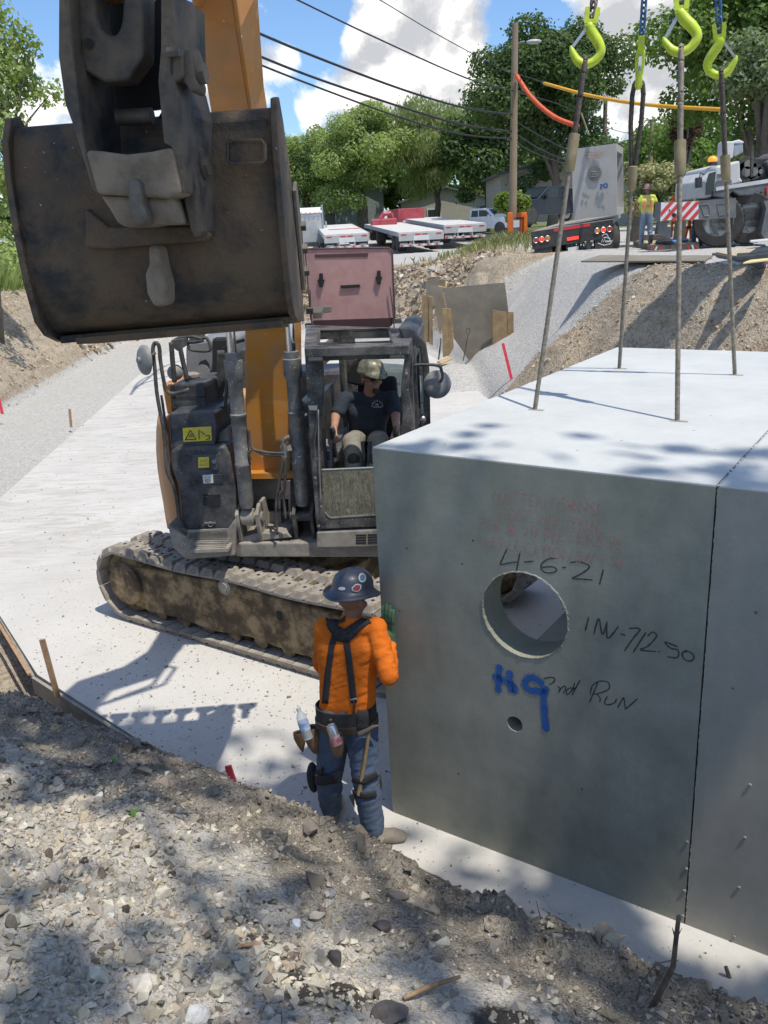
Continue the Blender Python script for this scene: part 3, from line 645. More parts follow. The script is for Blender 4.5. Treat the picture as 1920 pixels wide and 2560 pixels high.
# stones
def rock_templates(k, sub=1):
    T = []
    for i in range(k):
        r = np.random.default_rng(100+i); bm = bmesh.new()
        for q in range(9 if sub == 1 else 15): bm.verts.new(norm(r.normal(size=3))*r.uniform(.82, 1.12))
        g = bmesh.ops.convex_hull(bm, input=bm.verts); bmesh.ops.delete(bm, geom=[v for v in bm.verts if not v.link_faces], context='VERTS'); bmesh.ops.triangulate(bm, faces=bm.faces)
        bm.verts.index_update(); bm.verts.ensure_lookup_table(); T.append((np.array([v.co[:] for v in bm.verts]), np.array([[v.index for v in f.verts] for f in bm.faces]))); bm.free()
    return T
def stonemat(name='stone'):
    m, t, b, co = newmat(name)
    at = nd(t, 'ShaderNodeAttribute', attribute_name='tint')
    n = nd(t, 'ShaderNodeTexNoise', {'Vector': co, 'Scale': 70.0, 'Detail': 6.0, 'Roughness': .7}).outputs[0]
    n2 = nd(t, 'ShaderNodeTexNoise', {'Vector': co, 'Scale': 18.0, 'Detail': 5.0, 'Roughness': .7}).outputs[0]
    c = mixc(t, mth(t, 'MULTIPLY', ramp(t, n, [(.35, 1), (.6, 0)]), .3), at.outputs['Color'], (.12, .10, .08))
    c = mixc(t, mth(t, 'MULTIPLY', ramp(t, n2, [(.5, 0), (.68, 1)]), .35), c, (.33, .29, .23))
    t.links.new(c, b.inputs['Base Color']); b.inputs['Roughness'].default_value = .9; b.inputs['Specular IOR Level'].default_value = .25
    bp = nd(t, 'ShaderNodeBump', {'Strength': .8, 'Distance': .004, 'Height': n}); t.links.new(bp.outputs[0], b.inputs['Normal'])
    return m
m_stone = stonemat()
PAL = np.array([(.62, .57, .47), (.54, .50, .42), (.68, .64, .54), (.48, .46, .41), (.42, .41, .385), (.58, .51, .38), (.36, .335, .29), (.48, .40, .30), (.74, .71, .63), (.19, .16, .13), (.06, .05, .045)])*np.array([.90, .88, .84])
PW = np.array([.19, .19, .09, .14, .09, .10, .08, .05, .03, .03, .01])
def scatter(name, xyz, size, T, pal=PAL, pw=PW, seed=3, flat=.65, mat=None, sink=.35):
    r = np.random.default_rng(seed); n = len(xyz); pick = r.integers(0, len(T), n); VV = []; FF = []; CC = []; base = 0
    ci = r.choice(len(pal), n, p=pw/pw.sum()); cols = pal[ci]*r.uniform(.82, 1.14, (n, 1))*(1+r.uniform(-.03, .03, (n, 3)))
    q = r.normal(size=(n, 4)); q /= np.linalg.norm(q, axis=1)[:, None]; w, x, y, z = q.T
    RM = np.stack([1-2*(y*y+z*z), 2*(x*y-z*w), 2*(x*z+y*w), 2*(x*y+z*w), 1-2*(x*x+z*z), 2*(y*z-x*w), 2*(x*z-y*w), 2*(y*z+x*w), 1-2*(x*x+y*y)], 1).reshape(n, 3, 3)
    sc3 = np.stack([np.ones(n), r.uniform(.6, .95, n), r.uniform(.42, .8, n)], 1)
    for k, (tv, tf) in enumerate(T):
        idx = np.where(pick == k)[0]
        if not len(idx): continue
        v = tv[None]*sc3[idx][:, None, :]*size[idx][:, None, None]; v = np.einsum('nij,nvj->nvi', RM[idx], v); v[..., 2] *= flat/.65*.8
        v += xyz[idx][:, None, :]; v[..., 2] += (size[idx]*(.55-sink))[:, None]
        m_ = len(tv); VV.append(v.reshape(-1, 3)); FF.append((tf[None]+(np.arange(len(idx))*m_)[:, None, None]+base).reshape(-1, 3)); CC.append(np.repeat(cols[idx], m_, 0)); base += len(idx)*m_
    return npmesh(name, np.concatenate(VV), np.concatenate(FF), mat or m_stone, False, np.concatenate(CC))
T1 = rock_templates(14, 1); T2 = rock_templates(10, 2)
def sample_near(n, dens, seed, xr=(-6.5, 3.4), yr=(.6, 7.2)):
    r = np.random.default_rng(seed); x = r.uniform(*xr, n); y = r.uniform(*yr, n); h, d, s = near_h(x, y)
    # keep in camera field (with margin) and on the bank
    ok = (d > .05) & (np.abs(x+.0) < (y*1.1+3.6-h)*.62) & (y > .75)
    ok &= r.random(n) < dens(x, y, d)
    return np.stack([x, y, h], 1)[ok]
def dz(x, y, d):
    g = np.clip(.5+.95*fbm(x+5, y+2, 3, 1.2)+sst(.9, 1.7, d)*.55-sst(.1, 1.2, x+.55*(y-2.2))*.5-np.exp(-((d-.45)/.5)**2)*.75, .04, 1); return g
P_ = sample_near(190000, lambda x, y, d: np.clip(dz(x, y, d)*.8, .12, 1), 11); s_ = np.random.default_rng(1).lognormal(math.log(.0098), .40, len(P_))
scatter('gravel_pebbles', P_, s_, T1[:10] if True else T1, seed=4).update_tag(); tag(bpy.data.objects['gravel_pebbles'], 'pale crushed stone pebbles covering the near bank', 'gravel', None, 'stuff')
P_ = sample_near(90000, lambda x, y, d: dz(x, y, d)**1.4*.62, 12); s_ = np.clip(np.random.default_rng(2).lognormal(math.log(.0195), .36, len(P_)), .011, .05)
tag(scatter('crushed_stones', P_, s_, T1, seed=5), 'larger grey and cream crushed stones spread over the near bank', 'stones', None, 'stuff')
P_ = sample_near(17000, lambda x, y, d: dz(x, y, d)**2*.5, 13); s_ = np.clip(np.random.default_rng(5).lognormal(math.log(.029), .28, len(P_)), .02, .055)
tag(scatter('coarse_stones', P_, s_, T2, seed=6, sink=.3), 'fist sized pale stones lying among the gravel', 'stones', None, 'stuff')
# grey clods along the crest
def cl(x, y, d): return np.exp(-((d-.5)/.42)**2)*.9+.06
P_ = sample_near(34000, cl, 14, (-7, 3.6), (.6, 8.4)); s_ = np.random.default_rng(6).lognormal(math.log(.018), .55, len(P_)); s_ = np.clip(s_, .006, .075)
CPAL = np.array([(.25, .215, .17), (.31, .27, .215), (.19, .16, .125), (.38, .34, .28)]); 
tag(scatter('earth_clods', P_, s_, T1, CPAL, np.array([.4, .3, .2, .1]), 7, sink=.45), 'grey brown crumbled clods along the crest of the near bank', 'soil', None, 'stuff')
# clods and stones on the far slopes
def sample_far(n, seed, xr, yr, cond):
    r = np.random.default_rng(seed); x = r.uniform(*xr, n); y = r.uniform(*yr, n); i = np.searchsorted(_xs, x)-1; j = np.searchsorted(_ys, y)-1
    fx = (x-_xs[i])/(_xs[i+1]-_xs[i]); fy = (y-_ys[j])/(_ys[j+1]-_ys[j]); h = (Hh[j, i]*(1-fx)+Hh[j, i+1]*fx)*(1-fy)+(Hh[j+1, i]*(1-fx)+Hh[j+1, i+1]*fx)*fy
    d = Dd[j, i]; tn = tint[j, i]; ok = cond(x, y, d, tn, h, r); return np.stack([x, y, h], 1)[ok]
DP = np.array([(.44, .355, .24), (.36, .28, .185), (.52, .44, .33), (.27, .20, .13), (.60, .55, .46)])
P_ = sample_far(26000, 21, (2.2, 8.2), (8.5, 21), lambda x, y, d, t, h, r: (t[:, 1] > .5) & (d > .1) & (r.random(len(x)) < .62)); s_ = np.clip(np.random.default_rng(8).lognormal(math.log(.021), .5, len(P_)), .010, .09)
tag(scatter('slope_clods', P_, s_, T1, DP, np.array([.3, .25, .2, .15, .1]), 9, sink=.45), 'tan and brown clods covering the dirt slope behind the boxes', 'soil', None, 'stuff')
P_ = sample_far(16000, 22, (-11, 4.5), (29, 38), lambda x, y, d, t, h, r: (t[:, 1] > .4) & (d > .1) & (d < 3.2)); s_ = np.clip(np.random.default_rng(9).lognormal(math.log(.07), .55, len(P_)), .025, .34)
tag(scatter('bank_clods', P_, s_, T1, np.vstack([DP, [(.60, .56, .48)]]), np.array([.25, .25, .15, .15, .1, .1]), 10, sink=.4), 'lumps of clay and pale stone on the far end of the pit', 'soil', None, 'stuff')
P_ = sample_far(9000, 23, (-14, -6), (8, 30), lambda x, y, d, t, h, r: (t[:, 1] > .5) & (d > .1) & (d < 3)); s_ = np.clip(np.random.default_rng(10).lognormal(math.log(.035), .5, len(P_)), .015, .15)
tag(scatter('left_bank_clods', P_, s_, T1, DP, np.array([.3, .25, .2, .15, .1]), 11, sink=.5), 'brown clods on the raked left dirt bank', 'soil', None, 'stuff')
# crumbs of dirt and stone dropped on the slab, thickest round the tracks and the foot of the bank
r9 = np.random.default_rng(31); n9 = 5200; x9 = np.concatenate([r9.normal(-1.2, 1.5, n9), r9.uniform(-6.3, 2.2, n9), r9.uniform(-3.2, 2.0, n9*2)]); y9 = np.concatenate([r9.normal(7.0, 1.4, n9), r9.uniform(5.5, 26, n9), r9.uniform(2, 7.5, n9*2)])
d9, _ = polydist(x9, y9, np.array(SLAB)); e9, _ = polydist(x9, y9, TOE); lim9 = np.concatenate([np.full(2*n9, 99.), r9.exponential(.18, 2*n9)]); ok9 = (d9 < -.03) & (e9 < -.01) & (-e9 < lim9) & (np.arange(4*n9) % 4 < 3)
s9 = np.clip(r9.lognormal(math.log(.0065), .5, 4*n9), .003, .028)[ok9]
tag(scatter('slab_crumbs', np.stack([x9, y9, np.zeros(4*n9)], 1)[ok9], s9, T1[:6], np.vstack([CPAL, PAL[:4]]), np.array([.3, .2, .25, .05, .05, .05, .05, .05]), 12, flat=.5, sink=.3), 'small crumbs of dirt and stone scattered on the slab', 'debris', None, 'stuff')
# single stones one can point at
def nearpt(px, py):
    r = ray(px, py); t = .5
    p = CO.copy()
    for i in range(1200):
        q = CO+r/np.linalg.norm(r)*(1.0+i*.006)
        if q[2] < nh(q[0], q[1]): return q
    return q
def big_rock(px, py, rad, col, label, seed, name='rock', fl=(1, .8, .6)):
    p = nearpt(px, py); r = np.random.default_rng(seed); bm = bmesh.new(); bmesh.ops.create_icosphere(bm, subdivisions=3, radius=1)
    cuts = [norm(r.normal(size=3)) for _ in range(13)]; hs = r.uniform(.5, .9, 13); mb = MB(); V = []
    for v in bm.verts:
        q = np.array(v.co)
        for c, h in zip(cuts, hs):
            e = q@c
            if e > h: q = q-c*(e-h)*.9
        q = q*(1+.05*mnoise.noise(Vector(q*4+seed)))*np.array(fl)*rad; V.append(q)
    mb.add(V, [[l.index for l in f.verts] for f in bm.faces]); bm.free()
    m = M('rock_%d' % seed, col, tuple(min(1, c*1.35+.02) for c in col), 30, .9, bump=.004, bsc=90, spec=.25)
    o = mb.build(name, m, smooth=False); o.location = tuple(p+np.array([0, 0, rad*.18])); o.rotation_euler = (0, 0, seed*.7); tag(o, label, 'rock', 'single rocks on the near bank'); return o
RK = [(355, 2475, .052, (.50, .46, .39), 'big cream angular stone at the bottom left of the near bank'), (838, 2400, .045, (.06, .055, .05), 'black lump of asphalt among pale stones at the bottom of the bank'), (955, 2320, .045, (.07, .06, .06), 'dark rough rock near the middle of the bank'),
      (975, 2545, .075, (.13, .11, .095), 'large rounded brown grey boulder at the bottom edge of the picture'), (735, 2392, .028, (.12, .075, .065), 'small dark reddish stone beside a cream one'), (830, 2235, .03, (.16, .16, .165), 'smooth dark grey pebble partway up the bank'),
      (742, 2310, .026, (.80, .79, .77), 'bright white chip of stone on the bank'), (490, 2545, .05, (.45, .45, .43), 'flat pale grey stone at the bottom edge'), (1090, 2350, .028, (.055, .05, .045), 'small black stone with a white chip right of the middle'), (240, 2000, .03, (.42, .43, .42), 'smooth blue grey slab of stone high on the left of the bank')]
for i, (a, b_, r_, c, l) in enumerate(RK): big_rock(a, b_, r_, c, l, 20+i, fl=(1, .8, .6) if i != 9 else (2.2, 1, .35))
# timber scraps, twigs
m_twig = M('twig_bark', (.10, .075, .05), (.19, .15, .11), 30, .9, bump=.002, bsc=120)
m_brk = M('splintered_wood', (.26, .16, .085), (.38, .26, .15), 40, .85, bump=.002, bsc=150)
def twig(name, pts, rads, label, mat=m_twig, group='dead twigs on the near bank', cat='twig', br=()):
    mb = MB(); mb.tube(pts, rads, 7)
    for b_ in br: mb.tube(b_, [.003]*(len(b_)-1)+[.001], 5)
    return tag(mb.build(name, mat, smooth='all'), label, cat, group)
p = nearpt(1010, 2505); q = nearpt(1150, 2462); twig('broken_stick', [p+[0, 0, .02], (p*.6+q*.4)+[0, 0, .035], q+[0, 0, .04]], [.008, .011, .007], 'splintered light brown stick on the stones at the bottom', m_brk)
p = nearpt(600, 2372); q = nearpt(680, 2380); twig('bark_strip', [p+[0, 0, .012], (p+q)/2+[0, .01, .022], q+[0, 0, .012]], [.006, .009, .004], 'thin orange brown strip of bark lying on pale gravel', m_brk)
b0 = nearpt(1618, 2520); def_ = lambda x, y, Y: atY(x, y, Y)
Yt = b0[1]
tw = [b0-[0, 0, .05], def_(1655, 2470, Yt), def_(1683, 2415, Yt), def_(1690, 2350, Yt+.02), def_(1697, 2290, Yt+.03)]
twig('dead_branch', tw, [.014, .013, .011, .010, .009], 'tall crooked dead branch standing at the crest below the box joint', br=[[def_(1690, 2360, Yt), def_(1684, 2330, Yt), def_(1680, 2318, Yt)], [def_(1683, 2400, Yt), def_(1640, 2410, Yt), def_(1600, 2460, Yt), def_(1590, 2510, Yt)], [def_(1690, 2350, Yt), def_(1705, 2320, Yt)]])
b0 = nearpt(1843, 2500); Yt = b0[1]; twig('dead_branch', [b0-[0, 0, .04], def_(1832, 2470, Yt), def_(1815, 2418, Yt)], [.013, .012, .010], 'short broken stub standing at the right end of the crest')
b0 = nearpt(1710, 2435); Yt = b0[1]; twig('dead_branch', [b0-[0, 0, .03], def_(1712, 2425, Yt), def_(1716, 2400, Yt)], [.011, .012, .012], 'thick little stub just right of the tall dead branch')
b0 = nearpt(1360, 2300); Yt = b0[1]; twig('root_tuft', [b0, def_(1385, 2290, Yt), def_(1418, 2308, Yt)], [.006, .006, .002], 'curled brown root tuft on the crest below the box', br=[[b0, def_(1375, 2285, Yt), def_(1350, 2270, Yt)], [b0, def_(1390, 2310, Yt), def_(1440, 2330, Yt)], [def_(1480, 2350, Yt), def_(1510, 2340, Yt), def_(1545, 2343, Yt)], [b0, def_(1350, 2290, Yt), def_(1340, 2250, Yt)]])
# leaves dropped on the bank
m_leafg = M('fresh_leaf', (.12, .24, .05), (.17, .30, .07), 30, .5)
for px, py, lb, sz in ((335, 2045, 'green maple leaf lying on the gravel of the near bank', .05), (285, 1910, 'small green leaf up by the dark crest', .035)):
    p = nearpt(px, py); mb = MB(); k = 15; V = [(0, 0, .006)]
    for i in range(k):
        a = 2*math.pi*i/k; r = sz*(1.0 if i % 3 == 0 else .45); V.append((math.cos(a)*r, math.sin(a)*r*.7, .004+.012*math.cos(2*a)))
    mb.add(V, [(0, i+1, (i+1) % k+1) for i in range(k)]); o = mb.build('leaf', m_leafg); o.location = tuple(p+[0, 0, .03]); o.rotation_euler = (R_(28), 0, 1); tag(o, lb, 'leaf')
# stakes
m_stake = M('pine_stake', (.42, .27, .15), (.30, .19, .10), 25, .8, bump=.001, bsc=90); m_pink = M('marker_pink', (.80, .06, .10), (.60, .05, .08), 15, .6)
def stake(px0, py0, px1, py1, Y, w, mat, label, nm='wooden_stake'):
    p = atY(px0, py0, Y); q = atY(px1, py1, Y); mb = MB(); mb.beam(p, q, w, w*.5, (0, 1, 0)); return tag(mb.build(nm, mat, bevel=.002), label, 'stake', 'survey stakes round the slab')
stake(145, 1745, 105, 1598, 6.35, .045, m_stake, 'thin pine stake leaning at the near left edge of the slab')
stake(590, 1975, 570, 1915, 5.0, .045, m_pink, 'short stake with a bright red painted top at the crest of the bank')
stake(178, 1068, 174, 1022, 17.8, .05, m_stake, 'small wooden stake in the gravel left of the slab')
stake(6, 1035, -6, 985, 19, .06, m_pink, 'red painted lath at the far left edge of the gravel')
stake(1283, 965, 1257, 858, 18.3, .06, m_pink, 'long pink marker lath by the foot of the brown dirt slope', 'marker_lath')
mb = MB(); mb.beam(atZ(88, 1690, .0)+[-.05, 0, .02], atZ(8, 1560, .0)+[-.05, 0, .02], .03, .02); tag(mb.build('timber_batten', m_stake), 'long reddish timber batten lying beside the slab corner at the left', 'batten')
# ---------------------------------------------------------------- excavator
m_orange = M('machine_orange', (.60, .235, .025), (.50, .19, .022), 3, .42, dirt=(.36, .25, .15), dsc=3.5, damt=.5, coat=.15, speck=((.75, .72, .66), 26, .73))
m_orangeD = M('dusty_orange', (.58, .25, .06), (.50, .23, .07), 4, .55, dirt=(.42, .32, .22), dsc=3, damt=.55)
m_char = M('charcoal_paint', (.022, .024, .029), (.042, .044, .048), 4, .42, dirt=(.27, .25, .215), dsc=4.5, damt=.36, bump=.001, bsc=150, speck=((.45, .42, .37), 70, .70))
m_navy = M('dark_hood_paint', (.022, .027, .040), (.04, .045, .058), 3, .38, dirt=(.20, .19, .17), dsc=3.5, damt=.4, coat=.2, speck=((.4, .38, .34), 80, .72))
m_dusty = M('dust_caked_steel', (.17, .155, .13), (.28, .255, .215), 5, .8, dirt=(.36, .33, .28), dsc=7, damt=.8, bump=.002, bsc=80, speck=((.55, .52, .46), 60, .69))
m_dark = M('black_and_hole_shade', (.018, .018, .018), rough=.8)  # plain black of small parts; also paints the shade inside slots and holes
m_steel = M('worn_steel', (.10, .095, .088), (.19, .175, .155), 14, .55, .5, dirt=(.16, .12, .08), dsc=6, damt=.7, bump=.002, bsc=60)
m_chrome = M('chrome_rod', (.75, .77, .80), rough=.12, metal=1.0)
m_cyl = M('cylinder_paint', (.13, .13, .125), (.20, .195, .185), 16, .55, .2, dirt=(.30, .28, .25), dsc=8, damt=.5, speck=((.65, .62, .56), 45, .68))
m_mud = M('mud_caked', (.075, .055, .034), (.19, .135, .075), 5, .9, dirt=(.42, .32, .18), dsc=5, damt=.75, bump=.025, bsc=18, thr=(.47, .62))
m_pad = M('track_pad', (.28, .255, .22), (.42, .39, .345), 9, .75, dirt=(.20, .165, .12), dsc=12, damt=.75, bump=.004, bsc=45)
m_bucket = M('bucket_steel', (.036, .037, .036), (.095, .08, .062), 3.2, .6, .2, dirt=(.185, .128, .08), dsc=3.2, damt=.9, bump=.02, bsc=20, thr=(.40, .58), speck=((.35, .33, .28), 40, .73))
m_link = M('linkage_steel', (.035, .035, .036), (.085, .075, .063), 4, .6, .2, dirt=(.20, .155, .11), dsc=4, damt=.8, bump=.006, bsc=40)
m_linkmud = M('linkage_mud', (.15, .115, .08), (.26, .205, .145), 7, .85, dirt=(.34, .28, .21), dsc=9, damt=.5, bump=.01, bsc=30)
m_yel = M('warning_yellow', (.80, .62, .03), (.70, .55, .04), 12, .5, dirt=(.4, .35, .2), dsc=12, damt=.3)
m_rub = M('black_hose', (.025, .025, .027), (.05, .048, .045), 12, .6, dirt=(.2, .18, .15), dsc=9, damt=.4)
m_white = M('white_sticker', (.62, .62, .60), rough=.5)
m_mirr = M('mirror_shell', (.14, .145, .15), (.20, .20, .20), 12, .5, dirt=(.34, .32, .28), dsc=9, damt=.55)
EPH = R_(7); ex = np.array([math.cos(EPH), -math.sin(EPH), 0]); ey = np.array([math.sin(EPH), math.cos(EPH), 0]); EO = np.array([-.83, 8.3, 0]); ez = np.array([0, 0, 1.])
exc = thing('excavator', EO, 'orange and charcoal tracked excavator facing the camera with its bucket raised at the left', 'excavator')
def E(x, y, ly): r = ray(x, y); return CO+r*((((EO+ey*ly)-CO)@ey)/(r@ey))
def EL(lx, ly, lz): return EO+ex*lx+ey*ly+ez*lz
def part(mb, name, mat, par=None, **k):
    o = mb.build(name, mat, par or exc, **k); o.location = tuple(-EO) if par is None else (0, 0, 0); return o
def z_(ox, oy, s): return lambda x, y: (ox+x/s, oy+y/s)
h6 = z_(320, 820, 3.567); c5 = z_(720, 780, 3.686); b1 = z_(0, 0, 2.074); c4 = z_(320, 800, 2.074); t5 = z_(200, 1300, 1.843)
def plate(pts, ly, depth, f=lambda x, y: (x, y)):
    return MB().prism([E(*f(x, y), ly) for x, y in pts], ey*depth)
# -- undercarriage
tt = np.array([.824, -.566, 0]); tn = np.array([.566, .824, 0]); tp = np.array([-.63, 6.44, 0]); TS0, TS1, THT = -2.80, .95, .80; TW = .58; GA = 1.98
def TP(s, w, z): return tp+tt*s+tn*w+ez*z
def shoe_mesh():
    mb = MB(); W2 = TW/2; L = .172
    mb.box((0, 0, -.012), (L-.008, TW, .022))
    for s_ in (-1, 1):
        # raised rubber faced blocks with bevelled ends either side of the bolted middle
        P = [(-L/2+.004, s_*.075, 0), (L/2-.012, s_*.075, 0), (L/2-.012, s_*(W2-.002), 0), (-L/2+.004, s_*(W2-.002), 0)]
        Q = [(-L/2+.03, s_*.10, .056), (L/2-.03, s_*.10, .056), (L/2-.03, s_*(W2-.03), .056), (-L/2+.03, s_*(W2-.03), .056)]
        mb.add(P+Q, [(0, 1, 2, 3), (4, 5, 6, 7), (0, 1, 5, 4), (1, 2, 6, 5), (2, 3, 7, 6), (3, 0, 4, 7)])
    mb.box((L/2-.012, 0, .004), (.016, TW, .022))
    return mb
shoe0 = shoe_mesh().build('track_shoe', m_pad, None); shoe_me = shoe0.data
bh = MB()
for s_ in (-1, 1):
    for a in (-.035, .03):
        bh.cyl((a, s_*.055, -.004), (a, s_*.055, .001), .014, n=10); bh.cyl((a, s_*.055+s_*0, .0), (a, s_*.055, .0015), .014, n=10)
bhx = MB()
for s_ in (-1, 1):
    for a in (-.04, .035): bhx.cyl((a, s_*.052, -.002), (a, s_*.052, .002), .015, n=10)
    bhx.cyl((.0, s_*.165, .05), (.0, s_*.165, .0585), .017, n=10)
hole_me_o = bhx.build('bolt_holes', m_dark); hole_me = hole_me_o.data; bpy.data.objects.remove(hole_me_o)
def track(w0, name, parent):
    R = THT/2-.056; zc = THT/2
    # closed path of (s,z, tangent)
    path = []
    s0, s1 = TS0+R+.03, TS1-R-.03
    def sag(t): return -.05*math.sin(math.pi*t)**2*(.5+.5*math.sin(3*math.pi*t))
    N = 400
    for i in range(N): t = i/N; path.append((s0+(s1-s0)*t, zc+R+sag(t)))
    for i in range(N//2): a = math.pi/2-math.pi*i/(N//2); path.append((s1+R*math.cos(a), zc+R*math.sin(a)))
    for i in range(N): t = i/N; path.append((s1+(s0-s1)*t, zc-R))
    for i in range(N//2): a = -math.pi/2-math.pi*i/(N//2); path.append((s0+R*math.cos(a), zc+R*math.sin(a)))
    path = np.array(path); cl_ = np.vstack([path, path[:1]]); seg = np.hypot(*np.diff(cl_, axis=0).T); cum = np.concatenate([[0], np.cumsum(seg)]); L = cum[-1]; n = round(L/.172)
    first = True
    for k in range(n):
        d = L*k/n; s = np.interp(d, cum, cl_[:, 0]); z = np.interp(d, cum, cl_[:, 1]); d2 = (d+.02) % L; s2 = np.interp(d2, cum, cl_[:, 0]); z2 = np.interp(d2, cum, cl_[:, 1])
        a = math.atan2(z2-z, s2-s)
        o = bpy.data.objects.new('track_shoe', shoe_me); COL.objects.link(o); o.parent = exc
        X = tt*math.cos(a)+ez*math.sin(a); Zv = np.cross(X, tn); Yv = tn
        if Zv[2]*math.cos(a) < 0: Zv = -Zv; 
        Zv = np.array(np.cross(X, np.cross(ez if abs(math.cos(a)) > .3 else tt, X))) if False else (-tt*math.sin(a)+ez*math.cos(a))
        # loop runs clockwise seen from the camera: outward is to the left of travel on top
        m = Matrix.Identity(4); p = TP(s, w0+TW/2, z)-EO
        Yv = np.cross(Zv, X)
        for i in range(3): m[i][0] = X[i]; m[i][1] = Yv[i]; m[i][2] = Zv[i]; m[i][3] = p[i]
        o.matrix_local = m
        if z > zc-.2:
            q = bpy.data.objects.new('bolt_holes', hole_me); COL.objects.link(q); q.parent = o
    # side frame
    mb = MB(); zb, zt = .20, .60
    prof = [(s0-.12, .30), (s0+.25, .13), (s0+.7, .16), (s0+1.1, .12), (s0+1.6, .17), (s0+2.1, .13), (s1-.30, .15), (s1+.02, .28), (s1+.02, .52), (s1-.25, .60), (-1.0, .66), (s0+.2, .60), (s0-.12, .54)]
    for wi, wd in ((w0+.085, TW-.17),):
        mb.prism([TP(s, wi, z) for s, z in prof], tn*wd)
    part(mb, 'track_frame', m_mud, bevel=.02)
    for i in range(8): s = s0+.42+i*(s1-s0-.75)/7; part(MB().cyl(TP(s, w0+.10, .15), TP(s, w0+TW-.10, .15), .075, n=18), 'track_roller', m_mud, smooth=True)
    mb = MB(); mb.lathe(TP(s0, w0+.02, zc), tn, [(.10, -.0), (.19, .0), (.22, .03), (.22, .08), (.31, .09), (.31, .16), (.2, .17), (.2, TW-.05)], 30); part(mb, 'drive_sprocket', m_mud, smooth=True)
    mb = MB(); mb.lathe(TP(s1, w0+.06, zc), tn, [(.08, 0), (.14, .0), (.16, .05), (.30, .06), (.30, .36), (.1, .4)], 30); part(mb, 'idler_wheel', m_mud, smooth=True)
    mb = MB(); mb.cyl(TP(-1.0, w0+.0, .66), TP(-1.0, w0+.42, .66), .07, n=14); mb.cyl(TP(-1.0, w0-.01, .66), TP(-1.0, w0+.02, .66), .045, n=14); part(mb, 'carrier_roller', m_dusty, smooth=True)
    mb = MB()
    for s in np.arange(s0+.1, s1, .172): mb.box(TP(s, w0+TW/2, .10), (.10, TW*.45, .05), BA)
    for s in np.arange(s0+.1, s1, .172): mb.box(TP(s, w0+TW/2, .70), (.10, TW*.40, .05), BA)
    part(mb, 'track_chain', m_mud)
    part(MB().box(TP(-.45, w0+.082, .47), (.05, .012, .075), BA), 'inspection_hole', m_dark)
track(0, 'near', exc); track(GA, 'far', exc)
bpy.data.objects.remove(shoe0)
cb = MB(); cb.box(TP(-.93, GA/2+TW/2, .48), (1.3, GA-TW+.3, .30), BA); cb.cyl(TP(-.93, GA/2+TW/2, .45), TP(-.93, GA/2+TW/2, .92), .55, n=32); part(cb, 'centre_frame', m_mud, bevel=.02)
# -- revolving deck
dk = MB(); dk.prism([EL(x, y, .90) for x, y in ((-.85, -1.0), (-.30, -1.25), (1.15, -1.28), (1.25, -.6), (1.25, .9), (.8, 1.35), (-.5, 1.4), (-1.1, .9), (-1.12, -.3))], ez*.14); part(dk, 'revolving_deck', m_dusty, bevel=.015)
# left hand body: door panel, tank, battery box
hb = plate([(424, 1128), (440, 1118), (561, 1115), (574, 1137), (590, 1212), (588, 1300), (572, 1345), (470, 1345), (452, 1300), (444, 1212), (428, 1170)], -1.28, 1.0); part(hb, 'storage_cabinet', m_char, bevel=.03, segs=3)
hb = plate([(419, 1312), (430, 1368), (464, 1399), (586, 1390), (592, 1290), (560, 1336), (474, 1346)], -1.30, .98); part(hb, 'cabinet_skirt', m_dusty, bevel=.012)
st = MB()
for i in range(4): y = 1860-i*14; st.beam(E(*h6(530+i*3, y+25-6*i), -1.33-.0*i), E(*h6(890, y-i*2), -1.33), .012, .05)
for i in range(5): y0 = -1.42+i*.045; st.beam(EL(-.70, y0, 1.10), EL(-.37, y0, 1.10), .012, .02)
st.prism([EL(-.72, -1.44, 1.02), EL(-.36, -1.44, 1.03), EL(-.36, -1.28, 1.03), EL(-.72, -1.28, 1.02)], ez*.03)
part(st, 'step_grate', m_dusty)
part(plate([h6(575, 1130), h6(800, 1128), h6(806, 1262), (540, 1176), h6(575, 1278)], -1.292, .02), 'latch_recess', m_navy, bevel=.006)
part(plate([h6(625, 1155), h6(720, 1150), h6(722, 1243), h6(627, 1248)], -1.298, .006), 'yellow_sticker', m_yel)
g = MB()
for x, y, r in ((768, 1190, .020),): q = E(*h6(x, y), -1.30); g.cyl(q, q+ey*.02, r, n=18)
part(g, 'door_latch', m_chrome, smooth=True)
part(plate([h6(595, 1310), h6(850, 1305), h6(850, 1385), h6(598, 1390)], -1.288, .02), 'socket_panel', m_char, bevel=.004)
part(plate([h6(665, 1312), h6(755, 1308), h6(760, 1382), h6(672, 1388)], -1.294, .006), 'white_sticker', m_white)
for x, y in ((630, 1350), (795, 1345)): q = E(*h6(x, y), -1.293); part(MB().cyl(q, q+ey*.012, .020, n=18), 'round_socket', m_char)
sl_ = MB()
for i in range(4): yy = 1484+i*27; sl_.prism([E(*h6(668, yy+2), -1.286), E(*h6(822, yy), -1.286), E(*h6(826, yy+17), -1.286), E(*h6(672, yy+19), -1.286)], ey*.01)
part(sl_, 'vent_slots', m_dark)
em = MB(); q = E(*h6(735, 1750), -1.29); em.tube([q+ex*math.cos(t)*.022+ez*math.sin(t)*.022 for t in np.linspace(0, 2*math.pi, 16, False)], .004, 5, closed=True); em.beam(q-ex*.05+ez*.012, q+ex*.05+ez*.012, .01, .012); part(em, 'round_emblem', m_mirr)
part(plate([h6(355, 790), h6(375, 755), h6(740, 735), h6(770, 760), h6(800, 885), h6(772, 1050), h6(380, 1085)], -1.20, .75), 'fuel_tank', m_navy, bevel=.03, segs=3)
sg = part(plate([h6(487, 893), h6(741, 878), h6(748, 1002), h6(496, 1018)], -1.209, .008), 'warning_sign', m_yel)
